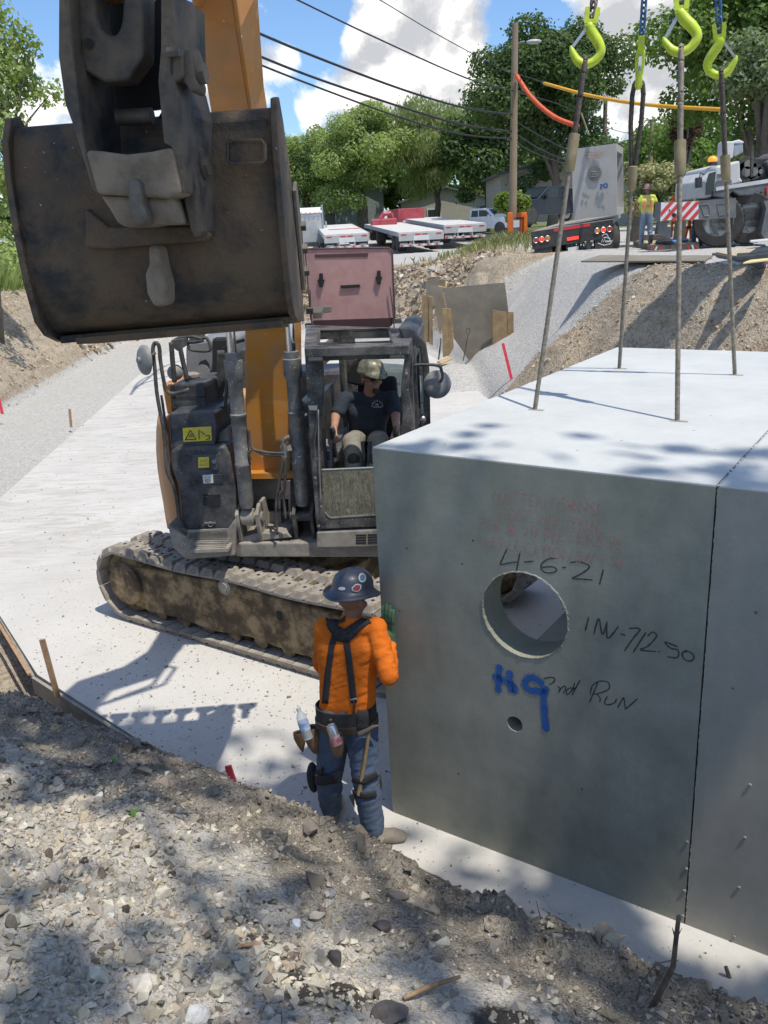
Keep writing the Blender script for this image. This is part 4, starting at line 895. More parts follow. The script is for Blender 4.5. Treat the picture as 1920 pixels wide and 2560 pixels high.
def lines(ptsl, ly, w, f=h6):
    mb = MB()
    for l in ptsl:
        for a, b_ in zip(l[:-1], l[1:]): mb.beam(E(*f(*a), ly), E(*f(*b_), ly), w, .002, ey)
    return mb
part(lines([[(555, 912), (512, 996), (607, 992), (555, 912)], [(632, 905), (634, 992)], [(648, 922), (686, 952)], [(690, 962), (725, 958), (727, 990), (692, 992)], [(540, 972), (582, 966)], [(545, 955), (570, 950)]], -1.2125, .006), 'sign_markings', m_dark, sg)
part(lines([[(640, 1180), (662, 1178)], [(672, 1178), (708, 1176)], [(638, 1225), (652, 1208), (668, 1224), (638, 1225)], [(680, 1212), (712, 1210), (712, 1226), (680, 1228), (680, 1212)], [(640, 1190), (708, 1186)]], -1.302, .003), 'sticker_print', m_dusty)
part(lines([[(680, 1335), (700, 1333)], [(715, 1332), (740, 1330)], [(690, 1355), (735, 1353), (735, 1372), (692, 1374), (690, 1355)]], -1.298, .003), 'sticker_print', m_char)
part(plate([h6(770, 940), h6(880, 905), h6(905, 1015), h6(782, 1035)], -1.1, .3), 'junction_box', m_mirr, bevel=.01)
bb = plate([h6(380, 508), h6(668, 492), h6(690, 520), h6(700, 712), h6(395, 735)], -.95, .62); part(bb, 'battery_box', m_char, bevel=.02)
part(lines([[(395, 625), (690, 612)]], -.955, .01), 'box_seam', m_dark)
for x, y in ((412, 622), (428, 690)): q = E(*h6(x, y), -.96); part(MB().cyl(q, q+ey*.02, .014, n=12), 'box_catch', m_dark)
q = EL(-.72, -.62, 2.31); q = E(*h6(568, 440), -.62); part(MB().lathe(q-ez*.06, ez, [(.065, 0), (.065, .06), (.075, .065), (.075, .09), (.04, .105)], 22), 'filler_cap', m_dusty, smooth=True)
part(plate([h6(300, 500), h6(380, 515), h6(398, 760), h6(350, 770)], -.85, .5), 'orange_cover', m_orange, bevel=.01)
# curved orange flank wrapping the left corner
fl = MB(); V = []; rows = [(770, 268), (900, 252), (1080, 250), (1250, 262), (1400, 285), (1550, 312), (1700, 335), (1790, 352)]
inn = [(770, 300), (900, 320), (1080, 330), (1250, 368), (1400, 402), (1550, 425), (1700, 450), (1810, 480)]
n_ = len(rows)
for k, (ly) in enumerate((-.62, -.95, -1.10)):
    for (y, x), (y2, x2) in zip([(a, b_) for a, b_ in rows], inn):
        f_ = [0, .35, 1][k]; V.append(E(*h6(x*(1-f_)+x2*f_, y*(1-f_)+y2*f_), ly))
F = [(k*n_+i, k*n_+i+1, (k+1)*n_+i+1, (k+1)*n_+i) for k in range(2) for i in range(n_-1)]
fl.add(V, F); o = part(fl, 'orange_flank', m_orangeD, smooth='all'); sm = o.modifiers.new('s', 'SOLIDIFY'); sm.thickness = .02
# rest of the left body behind
part(MB().prism([EL(-1.10, y, z) for y, z in ((-.62, .98), (-.62, 2.05), (.2, 2.15), (1.2, 2.1), (1.2, 1.0))], ex*.62), 'rear_flank', m_orangeD, bevel=.03)
part(MB().prism([EL(-1.02, 1.2, 1.0)+ex*a+ey*b_ for a, b_ in ((0, 0), (2.15, 0), (2.15, .2), (1.6, .55), (.5, .6), (0, .25))], ez*1.15), 'counterweight', m_char, bevel=.05)
# engine hood with round grille behind the tanks
hd = plate([h6(510, 170), h6(560, 120), h6(860, 95), h6(900, 130), h6(905, 640), h6(520, 660)], .0, .9); part(hd, 'engine_hood', M('grey_hood', (.20, .205, .205), (.13, .135, .14), 4, .5, dirt=(.32, .30, .27), damt=.5), bevel=.04)
part(plate([h6(600, 500), h6(605, 380), h6(640, 300), h6(690, 280), h6(720, 320), h6(735, 420), h6(735, 560)], -.012, .02), 'hood_vent', m_dark)
q = E(*h6(665, 395), -.02); part(MB().cyl(q, q+ey*.02, .075, n=24), 'round_grille', m_mirr)
part(plate([h6(745, 90), h6(880, 85), h6(900, 620), h6(740, 640)], -.15, .1), 'hose_shroud', m_dark, bevel=.03)
q = E(*h6(615, 70), .15); part(MB().lathe(q-ez*.22, ez, [(.06, 0), (.06, .12), (.075, .13), (.085, .30)], 18), 'exhaust_pipe', m_steel, smooth=True)
part(plate([(560, 880), (612, 872), (614, 1000), (575, 1060), (560, 1040)], .25, .6), 'blue_shroud', m_navy, bevel=.02)
# handrails
def rail(pts, ly, r, name='handrail', f=h6, mat=m_rub):
    P = [E(*f(p[0], p[1]), p[2] if len(p) > 2 else ly) for p in pts]; Q = []
    for i in range(len(P)-1):
        p0 = P[max(i-1, 0)]; p1 = P[i]; p2 = P[i+1]; p3 = P[min(i+2, len(P)-1)]
        for k in range(5): t = k/5; Q.append(.5*((2*p1)+(-p0+p2)*t+(2*p0-5*p1+4*p2-p3)*t*t+(-p0+3*p1-3*p2+p3)*t**3))
    Q.append(P[-1]); mb = MB(); mb.tube(Q, r, 8); return part(mb, name, mat, smooth='all')
rail([(625, 1850), (490, 1790), (462, 1740), (420, 1450), (350, 1280), (335, 1150), (318, 920), (285, 740), (255, 560), (238, 350), (222, 200), (235, 140), (262, 140), (280, 180), (290, 300), (330, 520), (370, 580), (450, 580), (545, 548)], -1.30, .017)
rail([(440, 1500), (370, 1200), (340, 900), (298, 600)], -1.22, .012)
rail([(415, 480), (398, 300), (385, 130)], -1.0, .022); rail([(530, 470), (490, 300), (455, 130)], -.8, .022)
rail([(385, 140), (440, 95), (560, 75), (650, 95), (700, 90), (738, 180), (700, 205), (590, 200), (545, 180), (525, 100), (520, 60)], -.8, .014)
rail([(520, 125), (590, 125), (670, 110)], -.8, .016)
br = plate([h6(385, 110), h6(500, 95), h6(505, 165), h6(440, 205), h6(395, 170)], -.95, .06); part(br, 'rail_bracket', m_char)
def mirror(cx, cy, rad, ly, tilt, name='round_mirror', f=lambda x, y: (x, y)):
    q = E(*f(cx, cy), ly); ax = norm(-ey*.75+ex*tilt+ez*.1); mb = MB(); mb.lathe(q, ax, [(rad*.98, -.012), (rad, 0), (rad*.97, .012), (rad*.85, .026), (rad*.55, .04), (rad*.22, .048), (rad*.2, .065), (.001, .066)], 36); return part(mb, name, m_mirr, smooth=True)
mirror(362, 900, .125, -1.30, -.75); mirror(1093, 961, .118, -1.0, .10)
mirror(438, 931, .07, -.9, .2)
part(MB().tube([E(*h6(170, 275), -1.36), E(*h6(215, 240), -1.36), E(*h6(240, 225), -1.30)], .012, 8), 'mirror_bracket', m_steel)
rail([(1150, 520), (1165, 495), (1200, 487), (1340, 487), (1395, 500), (1415, 540), (1425, 600), (1400, 650)], -1.08, .013, 'mirror_arm', c5, m_rub)
# -- boom, cylinders
def prismX(cx0, cx1, prof): return MB().prism([EL(cx0, y, z) for y, z in prof], ex*(cx1-cx0))
def boom_node(px, py, Y, hw): p = atY(px, py, Y); return p, hw*((p-CO)@aF)/CF
bn = [boom_node(*q) for q in ((676, 1180, 7.40, 62), (673, 1000, 7.36, 61), (671, 830, 7.28, 60), (622, 550, 6.98, 56), (577, 285, 6.30, 53), (541, 60, 5.60, 58), (522, -60, 5.22, 61))]
bn += [(np.array([-1.08, 4.95, 5.05]), .155), (np.array([-1.15, 4.65, 5.2]), .15), (np.array([-1.22, 4.3, 5.35]), .14)]
V = []
for i, (p, w) in enumerate(bn):
    d = norm(bn[min(i+1, len(bn)-1)][0]-bn[max(i-1, 0)][0]); bk = norm(ey-d*(ey@d)); bk = bk if bk@ez >= 0 or i < 4 else bk; sd = norm(np.cross(d, bk)); sd = sd if sd[0] > 0 else -sd; dp = [.34, .40, .42, .38, .32, .3, .3, .3, .3, .28][i]
    V += [p-sd*w, p+sd*w, p+sd*w+bk*dp, p-sd*w+bk*dp]
nb_ = len(bn); F = [(i*4+j, i*4+(j+1) % 4, (i+1)*4+(j+1) % 4, (i+1)*4+j) for i in range(nb_-1) for j in range(4)]+[(0, 1, 2, 3), tuple(range(nb_*4-4, nb_*4))]
part(MB().add(V, F), 'boom', m_orange, bevel=.012)
fl = MB(); V2 = []
for i in range(1, nb_): V2 += [np.array(V[i*4+1])-ey*.012, np.array(V[i*4+1])+ex*.018-ey*.012, np.array(V[i*4+1])+ex*.018+ey*.02, np.array(V[i*4+1])+ey*.02]
m_ = nb_-1; part(fl.add(V2, [(i*4+j, i*4+(j+1) % 4, (i+1)*4+(j+1) % 4, (i+1)*4+j) for i in range(m_-1) for j in range(4)]), 'boom_flange', m_orange)
part(MB().box(E(676, 1184, -.95), (.50, .16, .05), -EPH), 'boom_foot_plate', m_orange)
def cyl_l(x0, y0, x1, y1, ly0, ly1, name='lift_cylinder'):
    a = E(x0, y0, ly0); b_ = E(x1, y1, ly1); d = norm(b_-a); L = np.linalg.norm(b_-a)
    # a: foot, b: gland
    mb = MB(); mb.lathe(a, d, [(.052, 0), (.060, .04), (.064, .1), (.064, L*.28), (.069, L*.285), (.069, L*.30), (.064, L*.305), (.064, L*.60), (.070, L*.605), (.070, L*.62), (.060, L*.625), (.060, L*.83), (.076, L*.845), (.076, L*.955), (.062, L*.96), (.062, L)], 26)
    o = part(mb, name, m_cyl, smooth=True)
    part(MB().cyl(b_, b_+d*1.1, .038, n=20), 'chrome_rod', m_chrome, smooth=True)
    return a, b_, d
a, b_, d = cyl_l(617, 1268, 581, 882, -1.24, -1.28); cyl_l(757, 1262, 728, 878, -1.16, -1.2)
foot = MB(); q = E(620, 1292, -1.20)
for s_ in (-.09, .09): foot.prism([q+ex*s_+ez*zz+ey*yy for yy, zz in ((-.10, .05), (-.09, -.06), (0, -.30), (.35, -.30), (.2, .12), (0, .12))], ex*.03)
foot.cyl(q-ex*.12, q+ex*.14, .045, n=18); foot.cyl(q-ex*.05, q+ex*.06, .075, n=22); part(foot, 'cylinder_foot', m_dusty, bevel=.004)
foot = MB(); q = E(760, 1290, -1.14)
for s_ in (-.09, .07): foot.prism([q+ex*s_+ez*zz+ey*yy for yy, zz in ((-.10, .05), (-.09, -.06), (0, -.30), (.35, -.30), (.2, .12), (0, .12))], ex*.03)
foot.cyl(q-ex*.12, q+ex*.12, .045, n=18); part(foot, 'cylinder_foot', m_char, bevel=.004)
# centre bay under the boom
part(plate([h6(1095, 1355), h6(1350, 1340), h6(1360, 1600), h6(1100, 1610)], -.86, .05), 'bay_panel', m_dusty, bevel=.006)
part(plate([h6(1100, 1640), h6(1365, 1640), h6(1370, 1830), h6(1150, 1840)], -.95, .05), 'bay_panel', m_dusty, bevel=.006)
part(plate([h6(1080, 1850), h6(1150, 1830), h6(1420, 1830), h6(1460, 1870), h6(1170, 1900), h6(1000, 1960), h6(960, 2000), h6(965, 1880)], -1.22, .5), 'front_sill', m_dusty, bevel=.008)
part(plate([h6(1235, 1540), h6(1420, 1535), h6(1425, 1640), h6(1270, 1640), h6(1240, 1600)], -.90, .04), 'hose_opening', m_dark)
part(plate([(600, 1180), (735, 1172), (740, 1200), (612, 1205)], -.80, .3), 'shadow_bay', m_char)
part(plate([(722, 1030), (792, 1000), (800, 1330), (728, 1345)], -.95, .9), 'cab_side_wall', m_char)
for pts in ([(1380, 1140), (1370, 1250), (1345, 1400), (1325, 1520), (1320, 1640), (1330, 1840)], [(1405, 1140), (1402, 1280), (1398, 1400), (1385, 1500), (1400, 1640), (1405, 1700)], [(1395, 1440), (1360, 1470), (1350, 1530), (1350, 1620)], [(1090, 1180), (1078, 1120), (1110, 1085), (1180, 1100), (1290, 1115), (1400, 1115)], [(1075, 905), (1085, 1000), (1110, 1070), (1200, 1120), (1300, 1135), (1385, 1135)]):
    rail(pts, -1.28, .012, 'hydraulic_hose', h6, m_rub)
rail([(1395, 1180), (1400, 1080), (1385, 1020), (1410, 985), (1440, 970)], -1.27, .020, 'pipe_fitting', h6, m_cyl)
part(MB().beam(E(*h6(1365, 1075), -1.25), E(*h6(1460, 1062), -1.25), .04, .05), 'pipe_clamp', m_dusty)
for pts in ([(560, 872), (585, 858), (610, 850)], [(430+150, 905), (568, 960), (562, 1040), (560, 1090)]): rail([(x, y) for x, y in pts], -.9, .014, 'hydraulic_hose', lambda x, y: (x, y))
for k in range(4): rail([(845-k*12, 200), (850-k*14, 500), (825-k*8, 640), (835-k*6, 900)], -.55, .016, 'hydraulic_hose', h6)
# -- cab
m_cab = M('cab_frame', (.025, .026, .028), (.05, .05, .05), 5, .45, dirt=(.28, .26, .22), dsc=5, damt=.42, speck=((.5, .48, .43), 80, .69))
CL = -1.35
L_o = [(761, 871), (771, 1051), (793, 1322)]
part(plate([c5(150, 335), c5(315, 440), c5(325, 700), c5(300, 1180), c5(300, 1440), c5(325, 1800), c5(345, 1860), c5(400, 1895), c5(1170, 1830), c5(1180, 1960), c5(262, 2005), c5(190, 1000)], CL, .07), 'front_frame', m_cab, bevel=.008)
part(plate([c5(150, 335), c5(600, 322), c5(1110, 308), c5(1085, 432), c5(640, 440), c5(315, 452), c5(160, 460)], CL-.03, .10), 'brow_panel', m_cab, bevel=.01)
part(plate([c5(1085, 310), c5(1135, 330), c5(1110, 700), c5(1170, 1100), c5(1200, 1900), c5(1120, 1900), c5(1060, 1110), c5(1040, 700)], CL, .07), 'right_pillar', m_cab, bevel=.008)
for pts, nm in (([(180, 372), (320, 366), (328, 452), (185, 460)], 0), ([(930, 348), (1072, 342), (1080, 425), (938, 432)], 0)):
    lp = part(plate([c5(x, y) for x, y in pts], CL-.075, .05), 'work_lamp', M('lamp_housing', (.16, .07, .06), (.10, .06, .055), 20, .5, dirt=(.3, .25, .2), damt=.4), bevel=.006)
    x0, x1 = pts[0][0], pts[1][0]; y1 = pts[2][1]
    part(plate([c5(x0+8, y1-52), c5(x1-6, y1-56), c5(x1-2, y1-8), c5(x0+10, y1-4)], CL-.08, .006), 'lens', M('lamp_lens', (.30, .30, .29), rough=.25), lp)
# roof with hatch opening
zr = float(E(880, 868, CL)[2])+.02
xl, xr = -.0, 0
def rq(px, py): p = atZ(px, py, zr); return p
ro = [rq(*c5(150, 335)), rq(*c5(1110, 308)), rq(*c5(1190, 150)), rq(*c5(165, 118))]
ri = [rq(*c5(285, 300)), rq(*c5(955, 282)), rq(*c5(930, 165)), rq(*c5(290, 182))]
rf = MB(); V = ro+ri; V2 = [p-ez*.07 for p in V]
rf.add(V+V2, [(0, 1, 5, 4), (1, 2, 6, 5), (2, 3, 7, 6), (3, 0, 4, 7), (8, 9, 13, 12), (9, 10, 14, 13), (10, 11, 15, 14), (11, 8, 12, 15), (0, 1, 9, 8), (1, 2, 10, 9), (2, 3, 11, 10), (3, 0, 8, 11), (4, 5, 13, 12), (5, 6, 14, 13), (6, 7, 15, 14), (7, 4, 12, 15)])
part(rf, 'cab_roof', m_cab, bevel=.008)
part(MB().tube([p+ez*.008 for p in ri], .012, 6, closed=True), 'hatch_seal', m_rub)
Y0 = (ro[3]-EO)@ey; YR = Y0+.28
# rear wall with window, side walls with windows
bx0, bx1 = (ro[0]-EO)@ex, (ro[1]-EO)@ex
def wallX(lx, th, y0, y1, z0, z1, win, name, mat=m_cab):
    """side wall of given thickness with a window opening win=(y0,y1,z0,z1)"""
    mb = MB()
    a, b2, c2, d2 = win
    for (p0, p1, q0, q1) in ((y0, a, z0, z1), (b2, y1, z0, z1), (a, b2, z0, c2), (a, b2, d2, z1)):
        mb.prism([EL(lx, p0, q0), EL(lx, p1, q0), EL(lx, p1, q1), EL(lx, p0, q1)], ex*th)
    return part(mb, name, mat)
wallX(bx0, .05, CL+.072, Y0, 1.05, zr-.072, (CL+.25, Y0-.18, 1.75, zr-.22), 'cab_left_wall')
wallX(bx1-.05, .05, CL+.072, Y0, 1.05, zr-.072, (CL+.16, Y0-.12, 1.55, zr-.20), 'cab_door')
mb = MB(); x0, x1 = bx0, bx1; wx0, wx1, wz0, wz1 = x0+.14, x1-.12, 2.0, zr-.12
for (p0, p1, q0, q1) in ((x0, wx0, 1.0, zr-.072), (wx1, x1, 1.0, zr-.072), (wx0, wx1, 1.0, wz0), (wx0, wx1, wz1, zr-.072)):
    mb.prism([EL(p0, Y0, q0), EL(p1, Y0, q0), EL(p1, Y0, q1), EL(p0, Y0, q1)], ey*.05)
part(mb, 'cab_rear_wall', m_cab)
m_glass = M('clear_glass', (.55, .70, .66), rough=.05, alpha=.22, spec=.5)
part(MB().prism([EL(wx0, Y0+.01, wz0), EL(wx1, Y0+.01, wz0), EL(wx1, Y0+.01, wz1), EL(wx0, Y0+.01, wz1)], ey*.006), 'rear_window', m_glass)
part(MB().prism([EL(x0+.05, CL+.08, 1.05), EL(x1-.05, CL+.08, 1.05), EL(x1-.05, Y0, 1.05), EL(x0+.05, Y0, 1.05)], ez*.08), 'cab_floor', m_char)
# outer right side: bowed door frame with slot, dark blue corner
part(plate([c5(1010, 140), c5(1110, 130), c5(1180, 160), c5(1205, 220), c5(1180, 330), c5(1130, 420), c5(1105, 300), c5(1060, 290)], -1.05, .9), 'cab_corner_shell', m_navy, bevel=.03)
part(plate([c5(1160, 260), c5(1220, 228), c5(1270, 290), c5(1300, 480), c5(1312, 1060), c5(1250, 1080), c5(1245, 600), c5(1215, 330), c5(1175, 330)], -1.0, .05), 'door_frame', m_rub, bevel=.01)
part(plate([c5(1160, 260), c5(1180, 330), c5(1190, 700), c5(1215, 1080), c5(1150, 1090), c5(1120, 700), c5(1130, 420)], -1.05, .05), 'door_post', m_char, bevel=.01)
for pts in ([(1210, 322), (1232, 322), (1238, 465), (1212, 462)], [(1214, 585), (1240, 590), (1246, 828), (1222, 830)], [(1226, 845), (1242, 845), (1246, 938), (1228, 940)]):
    part(plate([c5(x, y) for x, y in pts], -.98, .01), 'door_window', M('bright_glass', (.55, .66, .62), rough=.15, alpha=.75))
part(MB().sphere(E(*c5(1245, 990), -1.06), (.025, .02, .03), 12, 8), 'door_knob', m_latch)
part(MB().lathe(E(*c5(1165, 940), -.95), -ex*.2-ey, [(.001, .02), (.06, .02), (.07, 0)], 20), 'side_lamp', m_mirr)
# lower windscreen with dust
def dustglass():
    m, t, b, co = newmat('dusty_glass')
    n = nd(t, 'ShaderNodeTexNoise', {'Vector': co, 'Scale': 38.0, 'Detail': 7.0, 'Roughness': .75}).outputs[0]; n2 = nd(t, 'ShaderNodeTexNoise', {'Vector': co, 'Scale': 3.0, 'Detail': 6.0, 'Roughness': .6}).outputs[0]
    mp = nd(t, 'ShaderNodeMapping', {'Vector': co, 'Scale': (60, 60, 6)}).outputs[0]; n3 = nd(t, 'ShaderNodeTexNoise', {'Vector': mp, 'Scale': 1.0, 'Detail': 4.0}).outputs[0]
    f = mth(t, 'ADD', mth(t, 'MULTIPLY', ramp(t, mth(t, 'ADD', mth(t, 'MULTIPLY', n, .55), mth(t, 'MULTIPLY', n3, .45)), [(.44, 0), (.60, 1)]), .6), mth(t, 'MULTIPLY', ramp(t, n2, [(.3, .1), (.7, .6)]), .7), clamp=True)
    t.links.new(mixc(t, n2, (.20, .20, .15), (.34, .31, .22)), b.inputs['Base Color']); b.inputs['Roughness'].default_value = .4
    t.links.new(mth(t, 'ADD', mth(t, 'MULTIPLY', f, .8), .12, clamp=True), b.inputs['Alpha']); return m
part(plate([c5(310, 1455), c5(1180, 1415), c5(1190, 1835), c5(400, 1895), c5(345, 1860), c5(325, 1800)], CL+.02, .008), 'lower_windscreen', dustglass())
part(lines([[(312, 1452), (1180, 1413)]], CL+.016, .01, c5), 'glass_edge', M('glass_edge', (.6, .65, .6), rough=.3))
part(lines([[(345, 1840), (370, 1885), (400, 1897), (1190, 1845)]], CL-.004, .008, c5), 'window_seal', m_dusty)
sk = plate([c5(262, 2025), c5(1200, 1985), c5(1205, 2150), c5(750, 2170), c5(262, 2180)], CL+.0, 1.2); part(sk, 'cab_skirt', m_dusty, bevel=.015)
sl_ = MB()
for j in range(4):
    for xx in (625, 735): yy = 2052+j*24-(xx-625)*.03; sl_.prism([E(*c5(xx, yy), CL-.003), E(*c5(xx+95, yy-3), CL-.003), E(*c5(xx+97, yy+11), CL-.003), E(*c5(xx+2, yy+14), CL-.003)], ey*.008)
part(sl_, 'skirt_vents', m_dark)
for x, y in ((182, 610), (195, 810), (250, 1528), (305, 1790), (283, 1972), (272, 1352), (165, 946), (400, 402), (860, 385), (1018, 665), (1092, 565)): q = E(*c5(x, y), CL-.004 if x < 1000 else CL-.01); part(MB().cyl(q, q+ey*.01, .012, n=10), 'frame_bolt', m_dusty)
rail([(265, 860), (268, 1000), (245, 1200), (238, 1340)], CL-.02, .006, 'wiper_arm', c5); rail([(280, 900), (285, 1300), (305, 1780)], CL-.02, .005, 'wiper_arm', c5, m_mirr)
part(plate([c5(185, 865), c5(270, 862), c5(268, 905), c5(200, 905)], CL-.03, .02), 'wiper_bracket', m_latch)
# hatch lid: rosy tinted polycarbonate, standing open
def hatchmat():
    m, t, b, co = newmat('rosy_hatch')
    n = nd(t, 'ShaderNodeTexNoise', {'Vector': co, 'Scale': 7.0, 'Detail': 8.0, 'Roughness': .7}).outputs[0]
    t.links.new(mixc(t, ramp(t, n, [(.35, 0), (.7, 1)]), (.50, .27, .25), (.58, .36, .33)), b.inputs['Base Color'])
    b.inputs['Roughness'].default_value = .3; b.inputs['Alpha'].default_value = .86; b.inputs['Coat Weight'].default_value = .3; return m
c2 = z_(700, 400, 2.592); HL = Y0+.02
hp = [(178, 575), (705, 568), (728, 590), (745, 1020), (720, 1070), (680, 1098), (250, 1098), (215, 1070), (200, 1030), (162, 595)]
hatch = part(plate([c2(x, y) for x, y in hp], HL, .012), 'roof_hatch', hatchmat(), bevel=.004)
fr_ = MB(); fr_.tube([E(*c2(x, y), HL-.003) for x, y in hp], .008, 6, closed=True); part(fr_, 'hatch_rim', M('hatch_rim', (.12, .05, .05), rough=.5), hatch)
part(plate([c2(x, y) for x, y in ((390, 812), (515, 806), (520, 824), (395, 832))], HL-.02, .02), 'hatch_handle', m_dark, hatch, bevel=.004)
for cx, cy in ((265, 780), (640, 762)):
    mb = plate([c2(cx+a, cy+b2) for a, b2 in ((-12, -45), (10, -45), (12, -10), (22, 0), (12, 20), (10, 45), (-10, 45), (-14, 20), (-24, 2), (-12, -12))], HL-.03, .03); part(mb, 'hatch_latch', m_dark, hatch, bevel=.004)
part(plate([c2(x, y) for x, y in ((225, 612), (570, 602), (570, 626), (228, 634))], HL-.006, .006), 'dark_strip', M('hatch_strip', (.10, .045, .045), rough=.5), hatch)
part(plate([c2(x, y) for x, y in ((215, 1040), (735, 1022), (742, 1050), (700, 1096), (230, 1096))], HL-.01, .01), 'lower_frame', M('hatch_frame', (.07, .035, .036), rough=.5), hatch)
for pts in ([(195, 840), (200, 960), (208, 1110)], [(712, 820), (730, 960), (740, 1090)]): rail(pts, HL-.03, .006, 'gas_strut', c2)
part(plate([c2(160, 1062), c2(780, 1030), c2(790, 1058), c2(165, 1095)], HL+.05, .08), 'roof_rear_edge', m_char)
# seat and controls
part(MB().box(EL(.86, -.62, 1.62), (.46, .5, .14), -EPH), 'seat_cushion', M('seat_cloth', (.015, .015, .017), rough=.9), bevel=.04, segs=3)
part(MB().prism([EL(.66, -.38, 1.62), EL(1.08, -.38, 1.62), EL(1.05, -.30, 2.30), EL(.69, -.30, 2.30)], ey*.12), 'seat_back', M('seat_cloth', None), bevel=.04, segs=3)
part(plate([c5(545, 660), c5(545, 560), c5(580, 480), c5(640, 445), c5(700, 445), c5(740, 700)], -.34, .12), 'head_rest', M('seat_cloth', None), bevel=.02)
for s_, nm in ((.58, 1), (1.16, 2)):
    part(MB().box(EL(s_-.02, -.72, 1.72), (.13, .42, .12), -EPH), 'arm_console', m_char, bevel=.02)
part(plate([c5(300, 1230), c5(400, 1290), c5(410, 1450), c5(310, 1450)], -1.1, .3), 'side_console', M('console_grey', (.22, .21, .21), rough=.6), bevel=.02)
for j in range(3): part(lines([[(335, 1290+j*28), (385, 1300+j*28)]], -1.105, .016, c5), 'console_slot', m_dark)
for x in (700, 745): part(MB().tube([EL(.77+.1*(x > 720), -1.15, 1.2), E(*c5(x, 1330), -1.15), E(*c5(x+(10 if x > 720 else -15), 1195), -1.1)], .016, 8), 'travel_lever', m_rub)
# -- bucket (its own slight turn), teeth, coupler, stick
bkx = norm([1, .02, 0]); BX0, BX1 = float(atY(38, 480, 4.28)[0]), float(atY(694, 480, 4.28)[0])
shell = [(4.46, 4.16), (4.40, 4.145), (4.33, 4.05), (4.29, 3.90), (4.275, 3.70), (4.29, 3.48), (4.34, 3.30), (4.42, 3.23), (4.56, 3.175), (4.93, 3.135)]
sh = MB(); th = .03
inner = [(4.46, 4.13), (4.415, 4.115), (4.36, 4.03), (4.325, 3.89), (4.31, 3.70), (4.325, 3.49), (4.37, 3.32), (4.44, 3.26), (4.57, 3.205), (4.93, 3.165)]
poly = shell+inner[::-1]
def BK(x, y, z): return np.array([x, y, z])+np.array([0, (x+1.13)*.04, (x+1.13)*.027])
segs_ = 14; V = []
for i in range(segs_+1):
    x = BX0+(BX1-BX0)*i/segs_
    for y, z in poly: V.append(BK(x, y, z))
k = len(poly); F = [(i*k+j, i*k+(j+1) % k, (i+1)*k+(j+1) % k, (i+1)*k+j) for i in range(segs_) for j in range(k)]+[tuple(range(k))[::-1], tuple(range(segs_*k, segs_*k+k))]
part(MB().add(V, F), 'bucket_shell', m_bucket, smooth=True)
side = [(4.50, 4.21), (4.38, 4.19), (4.29, 4.08), (4.25, 3.92), (4.235, 3.70), (4.25, 3.46), (4.30, 3.27), (4.39, 3.195), (4.55, 3.145), (4.95, 3.105), (5.0, 3.3), (4.95, 3.6), (4.80, 3.9), (4.62, 4.12)]
for x, nm in ((BX0-.02, 1), (BX1-.01, 2)): part(MB().prism([BK(x, y, z) for y, z in side], bkx*.032), 'bucket_side', m_bucket, bevel=.006)
part(MB().prism([BK(BX1+.024, y, z) for y, z in ((4.9, 3.28), (5.05, 3.30), (5.04, 3.6), (4.92, 3.85), (4.80, 3.8))], bkx*.02), 'side_cutter', m_steel, bevel=.004)
for zz in (3.38, 3.5, 3.62): q = BK(BX1+.04, 4.97, zz); part(MB().cyl(q, q+bkx*.03, .03, n=6), 'cutter_bolt', m_steel)
lp = MB(); lp.prism([BK(BX0+.02, y, z) for y, z in ((4.50, 3.14), (4.50, 3.178), (4.8, 3.165), (4.97, 3.145), (4.97, 3.10))], (BK(BX1, 0, 0)-BK(BX0+.02, 0, 0))); part(lp, 'cutting_edge', m_bucket, bevel=.004)
wp = MB(); wp.prism([BK(BX0+.12, y, z) for y, z in ((4.44, 3.135), (4.43, 3.168), (4.52, 3.16), (4.75, 3.13), (4.75, 3.10))], (BK(BX1-.05, 0, 0)-BK(BX0+.12, 0, 0))); part(wp, 'wear_strip', m_bucket, bevel=.004)
for i in range(8):
    x = BX0+.11+i*.172
    tb = MB(); tb.prism([BK(x-.02, 4.94, 3.115), BK(x+.03, 4.94, 3.115), BK(x+.035, 5.06, 3.13), BK(x+.080, 5.10, 3.13), BK(x+.080, 5.16, 3.13), BK(x-.070, 5.16, 3.13), BK(x-.070, 5.10, 3.13), BK(x-.025, 5.06, 3.13)], ez*.035)
    part(tb, 'bucket_tooth', m_steel, bevel=.004)
# weld pads and lifting eye on the shell
part(plate([b1(x, y) for x, y in ((1180, 740), (1200, 728), (1355, 726), (1370, 745), (1370, 825), (1350, 842), (1200, 850), (1178, 830))], -4.09, .06), 'weld_pad', m_bucket, bevel=.012)
part(MB().tube([E(*b1(x, y), -4.10) for x, y in ((1180, 740), (1200, 728), (1355, 726), (1370, 745), (1370, 825), (1350, 842), (1200, 850), (1178, 830))], .008, 6, closed=True), 'weld_bead', m_bucket)
part(MB().beam(BK(BX0+.6, 4.36, 4.07), BK(BX1-.03, 4.36, 4.07), .05, .05), 'top_stiffener', m_bucket)
q0 = E(*b1(790, 1290), -3.70); q1 = E(*b1(800, 1560), -3.70)
part(plate([b1(x, y) for x, y in ((765, 1270), (815, 1272), (835, 1380), (862, 1480), (860, 1590), (790, 1590), (757, 1520), (748, 1420), (768, 1370))], -4.17, .14), 'lifting_eye', m_linkmud, bevel=.03, segs=3)
part(plate([b1(x, y) for x, y in ((440, 1080), (560, 1180), (1040, 1170), (1090, 1220), (1060, 1250), (560, 1290), (440, 1285))], -4.10, .06), 'wear_plate', m_bucket, bevel=.012)
